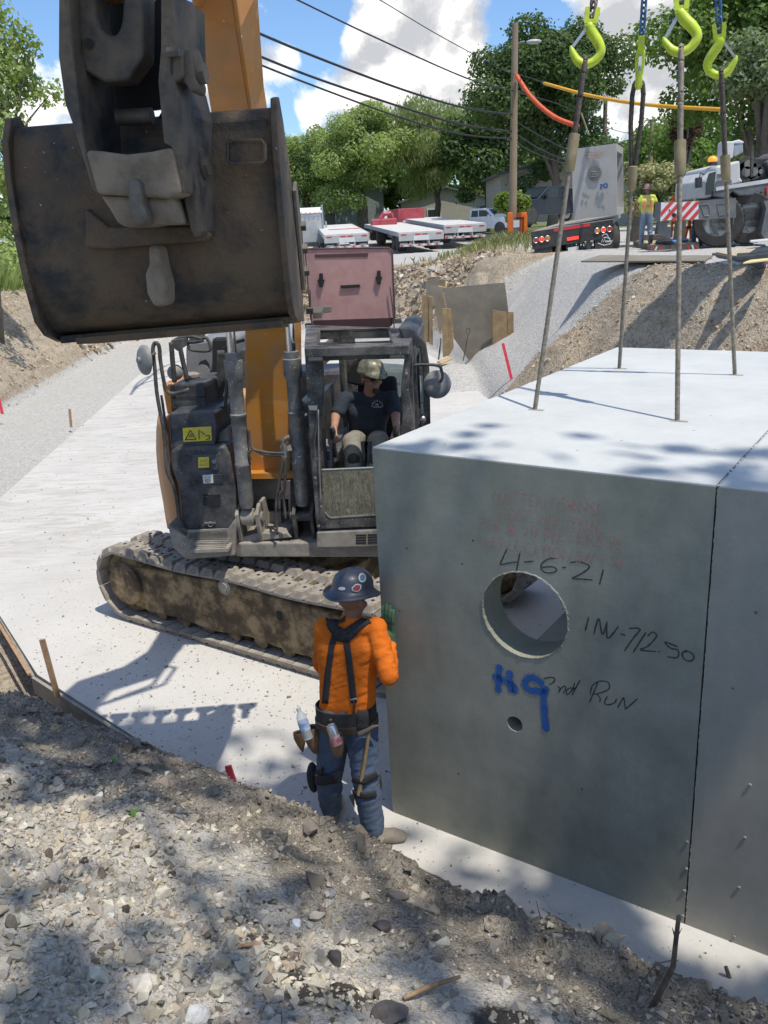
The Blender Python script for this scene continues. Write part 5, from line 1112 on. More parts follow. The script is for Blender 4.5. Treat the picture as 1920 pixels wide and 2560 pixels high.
# coupler plates
LK = -4.38
part(plate([b1(x, y) for x, y in ((302, -60), (352, -60), (372, 200), (395, 440), (440, 770), (500, 960), (520, 1010), (480, 990), (440, 860), (372, 640), (335, 540), (300, 290))], LK, .42), 'coupler_side_plate', m_link, bevel=.01)
part(plate([b1(x, y) for x, y in ((835, -60), (895, -60), (905, 230), (900, 400), (935, 520), (945, 700), (950, 990), (948, 1002), (915, 900), (888, 760), (850, 740), (820, 420), (835, 250))], LK, .42), 'coupler_side_plate', m_link, bevel=.01)
part(plate([b1(x, y) for x, y in ((905, 430), (960, 440), (1000, 600), (985, 760), (1020, 960), (1027, 1200), (1010, 1232), (985, 1190), (945, 1000), (955, 780), (925, 640))], LK+.14, .3), 'coupler_ear', m_link, bevel=.008)
part(plate([b1(x, y) for x, y in ((350, -60), (480, -60), (505, 110), (530, 165), (575, 188), (612, 165), (628, 110), (640, -60), (745, -60), (745, 300), (700, 360), (660, 420), (540, 425), (440, 370), (380, 240))], LK+.10, .14), 'coupler_fork', m_link, bevel=.02, segs=3)
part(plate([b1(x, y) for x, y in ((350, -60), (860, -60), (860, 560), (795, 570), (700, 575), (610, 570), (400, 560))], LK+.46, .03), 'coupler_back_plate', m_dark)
part(MB().cyl(E(*b1(610, 610), LK+.35), E(*b1(790, 600), LK+.35), .035, n=18), 'coupler_rod', m_steel, smooth=True)
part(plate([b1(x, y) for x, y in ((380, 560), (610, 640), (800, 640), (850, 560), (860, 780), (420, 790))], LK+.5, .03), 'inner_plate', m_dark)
part(plate([b1(x, y) for x, y in ((437, 778), (520, 782), (650, 800), (780, 785), (888, 762), (940, 1005), (905, 1018), (860, 1030), (500, 1008))], LK-.02, .22), 'cross_tube', m_linkmud, bevel=.02, segs=3)
part(plate([b1(x, y) for x, y in ((510, 1010), (880, 1020), (922, 1165), (760, 1170), (720, 1180), (640, 1180), (600, 1150), (560, 1080))], LK+.02, .3), 'wedge_hook', m_linkmud, bevel=.02)
part(plate([b1(x, y) for x, y in ((655, 945), (690, 920), (722, 940), (735, 1050), (762, 1130), (745, 1175), (700, 1178), (672, 1100), (662, 1020))], LK-.07, .1), 'wedge_rib', m_steel, bevel=.015, segs=3)
for pts, r in ((((400, 780), (430, 770), (445, 775)), 0),): pass
def bolt(px, py, ly, r, L, mat=m_steel, n=6, nm='pin_bolt'): q = E(*b1(px, py), ly); part(MB().cyl(q-ex*L/2, q+ex*L/2, r, n=n), nm, mat)
part(plate([b1(x, y) for x, y in ((868, 250), (905, 232), (940, 255), (950, 330), (950, 400), (900, 430), (865, 380))], LK+.0, .2), 'pin_boss', m_link, bevel=.012)
part(plate([b1(x, y) for x, y in ((945, 285), (985, 285), (1002, 320), (1003, 400), (1012, 430), (1010, 465), (985, 478), (965, 440), (945, 420))], LK+.02, .16), 'pin_washer', m_link, bevel=.01)
bolt(1025, 382, LK+.10, .044, .07); bolt(900, 270, LK-.02, .02, .05); bolt(975, 350, LK+.1, .065, .10, m_link, 20)
bolt(1052, 860, LK+.28, .046, .06); bolt(1010, 850, LK+.28, .068, .10, m_link, 20); bolt(1008, 765, LK+.3, .018, .03, n=12)
part(MB().cyl(E(*b1(460, 225), LK+.08), E(*b1(460, 225), LK+.1), .02, n=12), 'grease_hole', m_dark)
# stick, bucket link and boom tip (above the frame, they cast the shadow on the slab)
q = E(*b1(600, -40), LK+.25)
def at3(x, y, z): return np.array([x, y, z])
part(MB().prism([at3(q[0]-.14, y, z) for y, z in ((3.95, 4.6), (4.3, 4.6), (4.45, 5.0), (4.5, 5.6), (4.2, 6.0), (4.0, 5.6))], np.array([.28, 0, 0])), 'stick', m_orange, bevel=.01)
part(MB().cyl(at3(q[0], 3.85, 4.8), at3(q[0], 3.85, 5.9), .06, n=16), 'bucket_cylinder', m_cyl, smooth=True)
for s_ in (-.19, .15): part(MB().prism([at3(q[0]+s_, y, z) for y, z in ((3.7, 4.75), (3.85, 4.7), (4.1, 5.1), (4.0, 5.2))], np.array([.04, 0, 0])), 'bucket_link', m_link)
for k_ in range(2): part(MB().tube([at3(-.84, 5.45, 5.0), at3(-.62+.1*k_, 5.3, 5.1), at3(-.60+.1*k_, 4.95, 5.3), at3(-.95, 4.6, 5.45)], .02, 8), 'boom_hose', m_rub, smooth='all')
# ---------------------------------------------------------------- people
from mathutils.bvhtree import BVHTree
def bake(o):
    bpy.context.view_layer.update(); dg = bpy.context.evaluated_depsgraph_get(); me = bpy.data.meshes.new_from_object(o.evaluated_get(dg)); mats = list(o.data.materials)
    o.modifiers.clear(); o.data = me; me.materials.clear(); [me.materials.append(m) for m in mats]
    me.polygons.foreach_set('use_smooth', np.ones(len(me.polygons), bool)); return o
def organic(mb, name, mat, parent, voxel=.008, it=4, wr=0.0, wsc=9.0, wst=(1, 1, 1), shift=None):
    o = mb.build(name, mat, parent); m = o.modifiers.new('r', 'REMESH'); m.mode = 'VOXEL'; m.voxel_size = voxel; m.use_smooth_shade = True
    s = o.modifiers.new('s', 'SMOOTH'); s.factor = .5; s.iterations = it; bake(o)
    if wr:
        me = o.data; n = len(me.vertices); co = np.zeros(n*3); me.vertices.foreach_get('co', co); co = co.reshape(-1, 3); no = np.zeros(n*3); me.vertices.foreach_get('normal', no); no = no.reshape(-1, 3)
        q = co*np.array(wst)*wsc; a = fbm(q[:, 0]+q[:, 2]*.8+3.1, q[:, 1]+q[:, 2]*1.3, 4, 1.0); b_ = 1-np.abs(fbm(q[:, 0]*.6-q[:, 2]*1.1+9, q[:, 1]*.7+q[:, 2]*1.0, 3, 1.3))*2.2
        me.vertices.foreach_set('co', (co+no*((a*.6+b_*.5)*wr)[:, None]).ravel()); me.update()
    return o
def cap(mb, a, b_, r0, r1=None, k=14):
    r1 = r0 if r1 is None else r1; mb.sphere(a, r0, k, 9); mb.sphere(b_, r1, k, 9); mb.cyl(a, b_, r0, r1, k); return mb
def hand(mb, wrist, d, nrm, side, L=.185, curl=.35, r=.0092, spread=.10, thumb=1.0):
    """palm plus five fingers: d points along the hand, nrm out of the back of the hand, side=+1 thumb towards cross(d,nrm)"""
    d = norm(d); nrm = norm(nrm-d*(nrm@d)); s = norm(np.cross(d, nrm))*side; w = np.array(wrist)
    for k in (-1.3, -.45, .45, 1.3): cap(mb, w+s*k*.013, w+d*L*.48+s*k*.021, .015, .0125, 10)
    for k, ln in ((1.4, .40), (.48, .46), (-.45, .43), (-1.35, .33)):
        b0 = w+d*L*.48+s*k*.022; dd = norm(d+s*k*spread*.5); p1 = b0+dd*L*ln*.45; d2 = norm(dd*math.cos(curl)-nrm*math.sin(curl)); p2 = p1+d2*L*ln*.32; d3 = norm(dd*math.cos(curl*2)-nrm*math.sin(curl*2)); p3 = p2+d3*L*ln*.24
        cap(mb, b0, p1, r*1.12, r, 10); cap(mb, p1, p2, r, r*.94, 10); cap(mb, p2, p3, r*.94, r*.8, 10)
    t0 = w+d*L*.12+s*.024; t1 = t0+norm(d*.75+s*.75*thumb-nrm*.25)*L*.24; t2 = t1+norm(d*.95+s*.3*thumb-nrm*.35)*L*.2
    cap(mb, t0, t1, r*1.5, r*1.2, 10); cap(mb, t1, t2, r*1.15, r*.9, 10)
def side_of(J): return norm(J['shR']-J['shL'])
def torso(mb, J, k=1.0, hips=True):
    s = side_of(J); up = norm(J['neck']-J['pel']); f = np.cross(up, s)
    c = (J['shL']+J['shR'])/2-up*.02; P = J['pel']
    for a in (-1, -.5, 0, .5, 1):
        cap(mb, P+s*a*.085+up*.0, P*.55+c*.45+s*a*.085, .078*k, .082*k); cap(mb, P*.55+c*.45+s*a*.085, c-up*.10+s*a*.105, .082*k, .088*k)
        cap(mb, c-up*.10+s*a*.105, c-up*.02+s*a*.14, .088*k, .052*k)
    cap(mb, J['shL'], J['shR'], .052*k); cap(mb, c-up*.01, J['neck']-up*.03, .07*k, .050*k)
def arm(mb, sh, el, wr, k=1.0, r=(.056, .046, .044, .030)): cap(mb, sh, el, r[0]*k, r[1]*k); cap(mb, el, wr, r[2]*k, r[3]*k)
def leg(mb, hp, kn, an, k=1.0, r=(.090, .064, .062, .045)): cap(mb, hp, kn, r[0]*k, r[1]*k); cap(mb, kn, an, r[2]*k, r[3]*k); cap(mb, kn*.7+an*.3, kn*.55+an*.45, r[2]*k*1.04, r[2]*k*.98)
def headmesh(mb, c, fw, up, s=1.0):
    fw = norm(fw); up = norm(up-fw*(up@fw)); sd = np.cross(fw, up); B_ = np.stack([sd, fw, up], 1); q = lambda x, y, z: c+(sd*x+fw*y+up*z)*s
    mb.sphere(q(0, -.012, .035), (.075*s, .094*s, .088*s), 18, 12, B_); mb.sphere(q(0, .02, -.045), (.058*s, .066*s, .062*s), 16, 10, B_); mb.sphere(q(0, .052, -.085), (.030*s, .026*s, .024*s), 12, 8, B_)
    cap(mb, q(0, .082, .018), q(0, .106, -.018), .010*s, .014*s, 10); mb.sphere(q(0, .088, -.052), (.024*s, .012*s, .007*s), 10, 6, B_); mb.sphere(q(0, .086, -.064), (.020*s, .012*s, .007*s), 10, 6, B_)
    for e in (-1, 1):
        mb.sphere(q(e*.078, -.008, -.005), (.010*s, .018*s, .030*s), 10, 8, B_); mb.sphere(q(e*.045, .055, -.025), (.024*s, .024*s, .022*s), 10, 8, B_); cap(mb, q(e*.012, .084, .032), q(e*.050, .072, .034), .010*s, .009*s, 8)
    return q, B_
m_skin = M('skin', (.42, .24, .16), (.36, .19, .125), 9, .55); m_skinT = M('skin_tanned', (.26, .13, .08), (.22, .11, .065), 9, .55)
def boot(mb, an, toe_dir, L=.28, k=1.0, sole=True):
    t = norm(toe_dir*np.array([1, 1, 0])); a = np.array([an[0], an[1], an[2]])
    cap(mb, a+ez*.08, a-ez*.02, .055*k, .056*k); cap(mb, a-t*.03-ez*.045, a+t*(L*.45)-ez*.05, .044*k, .046*k); cap(mb, a+t*(L*.45)-ez*.05, a+t*(L*.62)-ez*.058, .048*k, .038*k)
# --- worker in orange at the box
WY = 4.50
wp = lambda x, y, Y=WY: atY(x, y, Y)
hw = facepix(988, 1590, 0); hand_w = bx(hw[0], -.055, hw[1])
J = dict(neck=wp(879, 1540), shL=wp(811, 1572, 4.52), shR=wp(940, 1570, 4.46), pel=wp(866, 1790), hipL=wp(838, 1815, 4.54), hipR=wp(903, 1815, 4.48), knL=wp(822, 1945, 4.56), knR=wp(915, 1955, 4.42), elR=wp(972, 1690, 4.32), wrR=hand_w, elL=wp(805, 1660, 4.66), wrL=wp(850, 1690, 4.86))
J['anL'] = np.array([-.44, 4.62, .09]); J['anR'] = np.array([-.175, 4.40, .09])
wk = thing('person', (J['pel'][0], J['pel'][1], 0), 'worker in orange shirt and navy hard hat with a gloved hand on the box', 'person', None); WO = np.array(wk.location)
def wpart(o): o.location = tuple(-WO); return o
fwd = norm([.30, .95, 0]); hfw = norm([.62, .78, -.18])
bd = MB(); torso(bd, J, .86); arm(bd, J['shL'], J['elL'], J['wrL'], .86); arm(bd, J['shR'], J['elR'], J['wrR'], .86); leg(bd, J['hipL'], J['knL'], J['anL'], .86); leg(bd, J['hipR'], J['knR'], J['anR'], .86)
hc_ = wp(880, 1500, 4.50); cap(bd, J['neck']-ez*.05, hc_-ez*.05, .055, .055); hq_, HB = headmesh(bd, hc_, hfw, ez)
hand(bd, J['wrL'], [.5, .8, -.1], [0, 0, 1.], 1, .18)
wpart(organic(bd, 'body', m_skinT, wk, .009, 3))
m_osh = M('orange_shirt', (.68, .165, .018), (.56, .13, .014), 7, .95, spec=.15, speck=((.12, .06, .03), 34, .725), bump=.0015, bsc=60)
sb = MB(); torso(sb, J, 1.05); arm(sb, J['shL'], J['elL'], J['wrL'], 1.08, (.058, .050, .050, .036)); arm(sb, J['shR'], J['elR'], J['elR']*.22+J['wrR']*.78, 1.10, (.058, .052, .052, .036)); cap(sb, J['neck']-ez*.07, J['neck']-ez*.02, .075, .062)
shirt = wpart(organic(sb, 'shirt', m_osh, wk, .008, 3, .008, 11, (1, 1, .8)))
m_jean = M('denim', (.045, .075, .135), (.075, .115, .185), 8, .85, dirt=(.12, .14, .16), dsc=6, damt=.5, bump=.0012, bsc=130)
pb = MB(); s_ = side_of(J)
for a in (-1, 0, 1): cap(pb, J['pel']+s_*a*.075+ez*.05, J['pel']+s_*a*.075-ez*.05, .092, .098)
leg(pb, J['hipL'], J['knL'], J['anL']+ez*.02, 1.12, (.092, .074, .072, .066)); leg(pb, J['hipR'], J['knR'], J['anR']+ez*.02, 1.12, (.092, .074, .072, .066))
jeans = wpart(organic(pb, 'jeans', m_jean, wk, .0085, 3, .007, 10, (1, 1, 1.3)))
m_boot = M('work_boot', (.24, .20, .155), (.34, .30, .24), 12, .85, bump=.001, bsc=90)
for an, td in ((J['anL'], np.array([.2, 1, 0])), (J['anR'], np.array([.85, -.05, 0]))): bb_ = MB(); boot(bb_, an, td); wpart(organic(bb_, 'boot', m_boot, wk, .008, 3))
m_glove = M('green_glove', (.035, .085, .045), (.055, .12, .065), 20, .8, bump=.001, bsc=150)
gb = MB(); gd = norm(bx(facepix(982, 1521, 0)[0], 0, facepix(982, 1521, 0)[1])-bx(hw[0], 0, hw[1])); hand(gb, J['wrR']+gd*.015, gd, -bv, -1, .215, .16, .0125, .12); cap(gb, J['wrR']-gd*.03, J['wrR']+gd*.03, .040, .036)
wpart(organic(gb, 'glove', m_glove, wk, .0045, 2))
# hard hat with full brim
m_hat = M('navy_hard_hat', (.018, .026, .045), (.03, .04, .065), 10, .35, dirt=(.10, .10, .11), dsc=9, damt=.4, coat=.3)
hup = norm(HB[:, 2]); hcc = hc_+hup*.052
hb_ = MB(); pr = [(.168, -.012), (.170, -.006), (.150, .004), (.122, .020), (.118, .035), (.116, .062), (.104, .092), (.082, .116), (.050, .131), (.018, .137), (.001, .138)]
u_, v_, _ = frame(hup); V = []; n = 40
hf = norm(hfw-hup*(hfw@hup)); hs_ = np.cross(hf, hup)
for r, h in pr:
    for k in range(n):
        t = 2*math.pi*k/n; rr = r*(1+.10*math.cos(t)**2*(1 if r < .15 else .7)); ridge = .006*math.exp(-(math.sin(t)/.13)**2) if h > .03 else 0; V.append(hcc+hup*(h+ridge-.012*(r > .14)*math.cos(2*t))+hf*math.cos(t)*rr*(1 if math.cos(t) > 0 else 1)+hs_*math.sin(t)*rr*.94)
hb_.add(V, [(i*n+k, i*n+(k+1) % n, (i+1)*n+(k+1) % n, (i+1)*n+k) for i in range(len(pr)-1) for k in range(n)])
hat = wpart(hb_.build('hard_hat', m_hat, wk, smooth='all')); sm = hat.modifiers.new('s', 'SOLIDIFY'); sm.thickness = .004
def bvh(o): me = o.data; return BVHTree.FromPolygons([Vector(v.co) for v in me.vertices], [tuple(p.vertices) for p in me.polygons])
bt_sh = bvh(shirt); bt_je = bvh(jeans); bt_ha = bvh(hat)
def hit(bt, px, py, off=.006):
    d = norm(ray(px, py)); h = bt.ray_cast(Vector(CO), Vector(d))
    if h[0] is None: q, nn, _, _ = bt.find_nearest(Vector(wp(px, py, WY-.1))); return np.array(q)+np.array(nn)*off, np.array(nn)
    nn = np.array(h[1]); nn = nn if nn@d < 0 else -nn; return np.array(h[0])+nn*off, nn
w6 = z_(700, 1380, 2.911)
def strap(pts, w, name, mat, bt=None, th=.004, dens=8, f=w6, par=None, off=.007):
    bt = bt or bt_sh; V = []; S = []; P = []
    for i in range(len(pts)-1):
        for k in range(dens): t = k/dens; P.append([pts[i][j]*(1-t)+pts[i+1][j]*t for j in range(len(pts[i]))])
    P.append(list(pts[-1]))
    for i, p in enumerate(P):
        a = P[max(i-1, 0)]; b_ = P[min(i+1, len(P)-1)]; d = np.array([b_[0]-a[0], b_[1]-a[1]], float); d /= max(np.linalg.norm(d), 1e-6); nrm = np.array([-d[1], d[0]]); ww = (p[2] if len(p) > 2 else w)/2
        for s in (-1, -.33, .33, 1):
            q, nn = hit(bt, *f(p[0]+nrm[0]*ww*s, p[1]+nrm[1]*ww*s), off); V.append(q)
    m_ = len(P); o = MB().add(V, [(i*4+j, i*4+j+1, i*4+j+5, i*4+j+4) for i in range(m_-1) for j in range(3)]).build(name, mat, par or wk, smooth='all'); s = o.modifiers.new('s', 'SOLIDIFY'); s.thickness = th; s.offset = 1; return wpart(o) if par is None else o
m_web = M('black_webbing', (.018, .018, .02), (.03, .03, .032), 40, .85)
strap([(372, 465, 90), (385, 540, 75), (420, 590, 70), (440, 640, 60)], 70, 'suspender_yoke', m_web); strap([(650, 490, 55), (575, 530, 75), (510, 585, 90), (470, 635, 60)], 70, 'suspender_yoke', m_web)
strap([(400, 600), (376, 690), (355, 850), (330, 1100)], 44, 'suspender', m_web); strap([(480, 620), (500, 760), (520, 920), (540, 1095)], 46, 'suspender', m_web)
strap([(400, 590, 60), (445, 600, 110), (490, 590, 60)], 90, 'yoke_patch', m_web, off=.011)
strap([(514, 1068), (562, 1060)], 16, 'buckle', m_latch, off=.014); strap([(540, 1075), (545, 1200)], 12, 'suspender_tail', m_web, off=.012)
# belt
up_ = ez; bc = J['pel']+ez*.035; s2 = side_of(J); f2 = np.cross(up_, s2)
def ringband(c, a, b_, h, name, mat, par=wk, tilt=0):
    V = []; n = 44
    for z in (-h/2, -h/2, h/2, h/2):
        pass
    for k in range(n):
        t = 2*math.pi*k/n
        for r, z in ((1, -h/2), (1.06, -h/2), (1.06, h/2), (1, h/2)): V.append(c+s2*math.cos(t)*a*r+f2*math.sin(t)*b_*r+ez*(z+tilt*math.cos(t)))
    return wpart(MB().add(V, [(k*4+j, k*4+(j+1) % 4, ((k+1) % n)*4+(j+1) % 4, ((k+1) % n)*4+j) for k in range(n) for j in range(4)]).build(name, mat, par, smooth=True))
ringband(bc, .176, .122, .10, 'back_support_belt', M('belt_nylon', (.022, .021, .02), (.04, .037, .033), 20, .85))
ringband(bc-ez*.06, .184, .128, .045, 'leather_belt', M('belt_leather', (.05, .033, .022), (.09, .06, .04), 15, .7))
# pouches
m_lea = M('tan_leather', (.17, .095, .045), (.26, .16, .085), 12, .75, dirt=(.10, .07, .045), dsc=9, damt=.5, bump=.001, bsc=90)
def pouch(px0, py0, px1, py1, Y, r0, r1, nm='tool_pouch', flat=.65):
    a = wp(*w6(px0, py0), Y); b_ = wp(*w6(px1, py1), Y); d = norm(b_-a); L = np.linalg.norm(b_-a); mb = MB(); n = 22; V = []
    u, v, _ = frame(d); sx_ = norm(np.array([1, 0, 0])-d*d[0]); sy_ = np.cross(d, sx_)
    for r, h in ((r0*.9, .012), (r0, 0), (r0*1.05, L*.3), ((r0+r1)/2*1.08, L*.65), (r1*.9, L*.92), (r1*.4, L)):
        for k in range(n): t = 2*math.pi*k/n; V.append(a+d*h+sx_*math.cos(t)*r+sy_*math.sin(t)*r*flat)
    mb.add(V, [(i*n+k, i*n+(k+1) % n, (i+1)*n+(k+1) % n, (i+1)*n+k) for i in range(5) for k in range(n)]+[tuple(range(5*n, 6*n))]); return wpart(mb.build(nm, m_lea, wk, smooth=True))
pouch(135, 1310, 165, 1455, 4.62, .036, .010); pouch(215, 1275, 270, 1465, 4.52, .050, .030); pouch(405, 1330, 425, 1490, 4.34, .040, .030, 'can_holster', .9)
strap([(400, 1200), (398, 1320)], 60, 'holster_strap', M('canvas_strap', (.16, .13, .08), rough=.9), bt_je, off=.03)
strap([(600, 1150, 70), (605, 1280, 80)], 70, 'radio_pouch', m_web, bt_je, .02, off=.03)
# knee pads
for k, pts in (('L', [(245, 1640), (320, 1655), (405, 1630)]), ('R', [(535, 1650), (610, 1665), (700, 1610)]), ('R2', [(530, 1750), (620, 1770), (695, 1755)])):
    strap(pts, 70 if k == 'L' else 42, 'knee_pad_strap', m_web, bt_je, .006, off=.012)
for (x, y, Y) in ((240, 1640, 4.62), (695, 1680, 4.50)): q = wp(*w6(x, y), Y); wpart(MB().sphere(q, (.040, .05, .11), 14, 9).build('knee_pad', m_web, wk, smooth='all'))
for pts in ([(395, 1600), (440, 1605), (420, 1640), (400, 1660)], [(500, 1780), (540, 1760), (545, 1860), (530, 1840), (510, 1800)]):
    P_ = [wp(*w6(x, y), 4.36) for x, y in pts]; wpart(MB().prism(P_, (0, .01, 0)).build('strap_end', m_web, wk))
# stickers on the hat
def decal(pts, name, mat, off, f=w6, bt=None, par=None): V = [hit(bt or bt_ha, *f(*p), off)[0] for p in pts]; c = hit(bt or bt_ha, *f(sum(p[0] for p in pts)/len(pts), sum(p[1] for p in pts)/len(pts)), off)[0]; n = len(pts); return wpart(MB().add(V+[c], [(i, (i+1) % n, n) for i in range(n)]).build(name, mat, par or wk))
circ = lambda cx, cy, a, b_, n=14: [(cx+a*math.cos(2*math.pi*i/n), cy+b_*math.sin(2*math.pi*i/n)) for i in range(n)]
m_stk = M('sticker_white', (.55, .58, .55), rough=.5); m_stb = M('sticker_blue', (.12, .22, .28), rough=.5); m_str = M('sticker_red', (.35, .05, .05), rough=.5)
decal(circ(594, 190, 27, 32), 'round_sticker', m_stk, .007); decal(circ(594, 190, 17, 21), 'sticker_centre', m_stb, .0085)
decal(circ(453, 265, 25, 13), 'oval_sticker', m_stk, .007)
sh_p = [(520, 258), (545, 235), (565, 232), (588, 240), (586, 262), (575, 280), (553, 292), (535, 285), (522, 278)]
decal(sh_p, 'shield_sticker', m_stk, .007); decal([(555+(x-555)*.78, 262+(y-262)*.72) for x, y in sh_p], 'sticker_centre', m_str, .0085)
# things carried: bottle, can, hammer
m_bot = M('clear_plastic', (.55, .62, .68), rough=.12, alpha=.45); m_lblb = M('bottle_label', (.10, .22, .50), (.5, .55, .62), 30, .5)
a = wp(*w6(185, 1290), 4.50); b_ = wp(*w6(140, 1160), 4.52); d = norm(b_-a); bot = thing('water_bottle', a, 'clear water bottle sticking up out of the leather pouch on the worker\'s belt', 'bottle')
MB().lathe((0, 0, 0), d, [(.030, -.06), (.032, -.05), (.032, .06), (.030, .085), (.020, .105), (.012, .118), (.012, .125)], 22).build('bottle_body', m_bot, bot, smooth=True); MB().lathe((0, 0, 0), d, [(.033, .0), (.033, .055)], 22).build('label', m_lblb, bot, smooth=True); MB().cyl(d*.122, d*.142, .014, n=16).build('cap', m_stk, bot)
a = wp(*w6(395, 1330), 4.32); b_ = wp(*w6(372, 1268), 4.33); d = norm(b_-a); can = thing('drink_can', a, 'silver and red drink can upside down in the holster behind the worker', 'can')
m_can = M('can_silver', (.62, .62, .64), rough=.25, metal=.9); MB().lathe((0, 0, 0), d, [(.031, -.06), (.031, .025)], 24).build('can_wall', M('can_print', (.42, .03, .06), (.62, .6, .62), 26, .35, .4), can, smooth=True)
MB().lathe((0, 0, 0), d, [(.0315, .0), (.0315, .045), (.026, .062), (.022, .064), (.012, .056), (.001, .055)], 24).build('can_base', m_can, can, smooth=True)
ham = thing('hammer', wp(*w6(630, 1290), 4.36), 'claw hammer with a long pale wooden handle hanging from the worker\'s belt', 'hammer'); HO = np.array(ham.location)
P_ = [wp(*w6(x, y), 4.35)-HO for x, y in ((650, 1300), (632, 1420), (610, 1560), (590, 1680), (575, 1765))]; MB().tube(P_, [.0105, .011, .012, .0135, .016], 10).build('handle', M('hickory', (.36, .26, .13), (.26, .18, .09), 14, .6), ham, smooth=True)
P_ = [wp(*w6(x, y), 4.34)-HO for x, y in ((572, 1325), (600, 1315), (640, 1295), (680, 1270), (722, 1262))]; MB().tube(P_, [.017, .017, .013, .011, .004], 10).build('hammer_head', m_steel, ham, smooth=True)
# --- excavator operator
OY = -.62
op = lambda x, y, ly=OY: E(*c5(x, y), ly)
J = dict(neck=op(750, 720, -.55), shL=op(530, 800, -.58), shR=op(955, 790, -.52), pel=op(730, 1190, -.50), hipL=op(640, 1180, -.55), hipR=op(830, 1180, -.52), elL=op(440, 960, -.72), wrL=op(425, 1075, -.98), elR=op(990, 950, -.66), wrR=op(1000, 1075, -.92), knL=op(585, 1200, -.95), knR=op(830, 1200, -.95), anL=op(610, 1440, -1.12), anR=op(800, 1440, -1.12))
opr = thing('person', EL(.86, -.5, 1.13), 'excavator operator in dark T-shirt, sunglasses and camouflage hard hat, seated in the cab', 'person'); OO = np.array(opr.location)
def opart(o): o.location = tuple(-OO); return o
ohc = op(765, 610, -.60); ofw = norm(ex*.62-ey*.75-ez*.12)
bd = MB(); torso(bd, J, .95); arm(bd, J['shL'], J['elL'], J['wrL'], .98); arm(bd, J['shR'], J['elR'], J['wrR'], .98); leg(bd, J['hipL'], J['knL'], J['anL'], .9); leg(bd, J['hipR'], J['knR'], J['anR'], .9); cap(bd, J['neck']-ez*.04, ohc-ez*.05, .058, .058); oq, OB = headmesh(bd, ohc, ofw, ez, 1.08)
hand(bd, J['wrL'], norm(-ey*.7-ez*.55+ex*.1), -ex*.5+ez*.6, 1, .17, .9); hand(bd, J['wrR'], norm(-ey*.7-ez*.55-ex*.1), ex*.5+ez*.6, -1, .17, .9)
opart(organic(bd, 'body', m_skin, opr, .0075, 2))
sb = MB(); torso(sb, J, 1.12); mid = lambda a, b_, t: a*(1-t)+b_*t
cap(sb, J['shL'], mid(J['shL'], J['elL'], .75), .068, .066); cap(sb, J['shR'], mid(J['shR'], J['elR'], .75), .068, .066)
osh = opart(organic(sb, 'shirt', M('navy_tshirt', (.018, .026, .038), (.03, .04, .055), 8, .9), opr, .009, 3, .006, 11))
pb = MB(); s_ = side_of(J)
for a in (-1, 0, 1): cap(pb, J['pel']+s_*a*.07, J['pel']+s_*a*.07-ez*.03, .09, .09)
leg(pb, J['hipL'], J['knL'], J['anL'], 1.15, (.086, .074, .070, .066)); leg(pb, J['hipR'], J['knR'], J['anR'], 1.15, (.086, .074, .070, .066)); opart(organic(pb, 'trousers', M('khaki_work', (.27, .25, .20), (.20, .185, .15), 8, .9), opr, .009, 3, .007, 11))
for an in (J['anL'], J['anR']): bb_ = MB(); boot(bb_, an, -ey); opart(organic(bb_, 'boot', M('dark_boot', (.05, .04, .032), rough=.8), opr, .009, 2))
oup = norm(OB[:, 2]); hcc = ohc+oup*.058; hf = norm(ofw-oup*(ofw@oup)); hs_ = np.cross(hf, oup); V = []; n = 36
pr = [(.128, -.004), (.131, .006), (.122, .022), (.117, .05), (.104, .084), (.080, .110), (.045, .126), (.001, .130)]
for r, h in pr:
    for k in range(n): t = 2*math.pi*k/n; rr = r*(1+.10*math.cos(t)**2)+(.045*max(0, math.cos(t))**3 if h < .02 else 0); V.append(hcc+oup*(h-.02*(h < .02)*max(0, math.cos(t))**3)+hf*math.cos(t)*rr+hs_*math.sin(t)*rr*.93)
m_camo = M('camo_hard_hat', (.17, .15, .10), (.38, .35, .27), 22, .35, dirt=(.05, .07, .035), dsc=16, damt=.9, coat=.4)
o = opart(MB().add(V, [(i*n+k, i*n+(k+1) % n, (i+1)*n+(k+1) % n, (i+1)*n+k) for i in range(len(pr)-1) for k in range(n)]).build('hard_hat', m_camo, opr, smooth='all')); s = o.modifiers.new('s', 'SOLIDIFY'); s.thickness = .004
g = MB()
for e in (-1, 1): g.sphere(oq(e*.036, .088, .018), (.030, .010, .019), 12, 8, OB)
g.tube([oq(-.085, 0, .02), oq(-.066, .078, .024), oq(0, .106, .024), oq(.066, .078, .024), oq(.085, 0, .02)], .004, 6); opart(g.build('sunglasses', m_dark, opr, smooth='all'))
g = MB(); g.sphere(oq(0, .075, -.085), (.036, .028, .034), 12, 8, OB); opart(g.build('goatee', M('brown_hair', (.07, .045, .03), rough=.9), opr, smooth='all'))
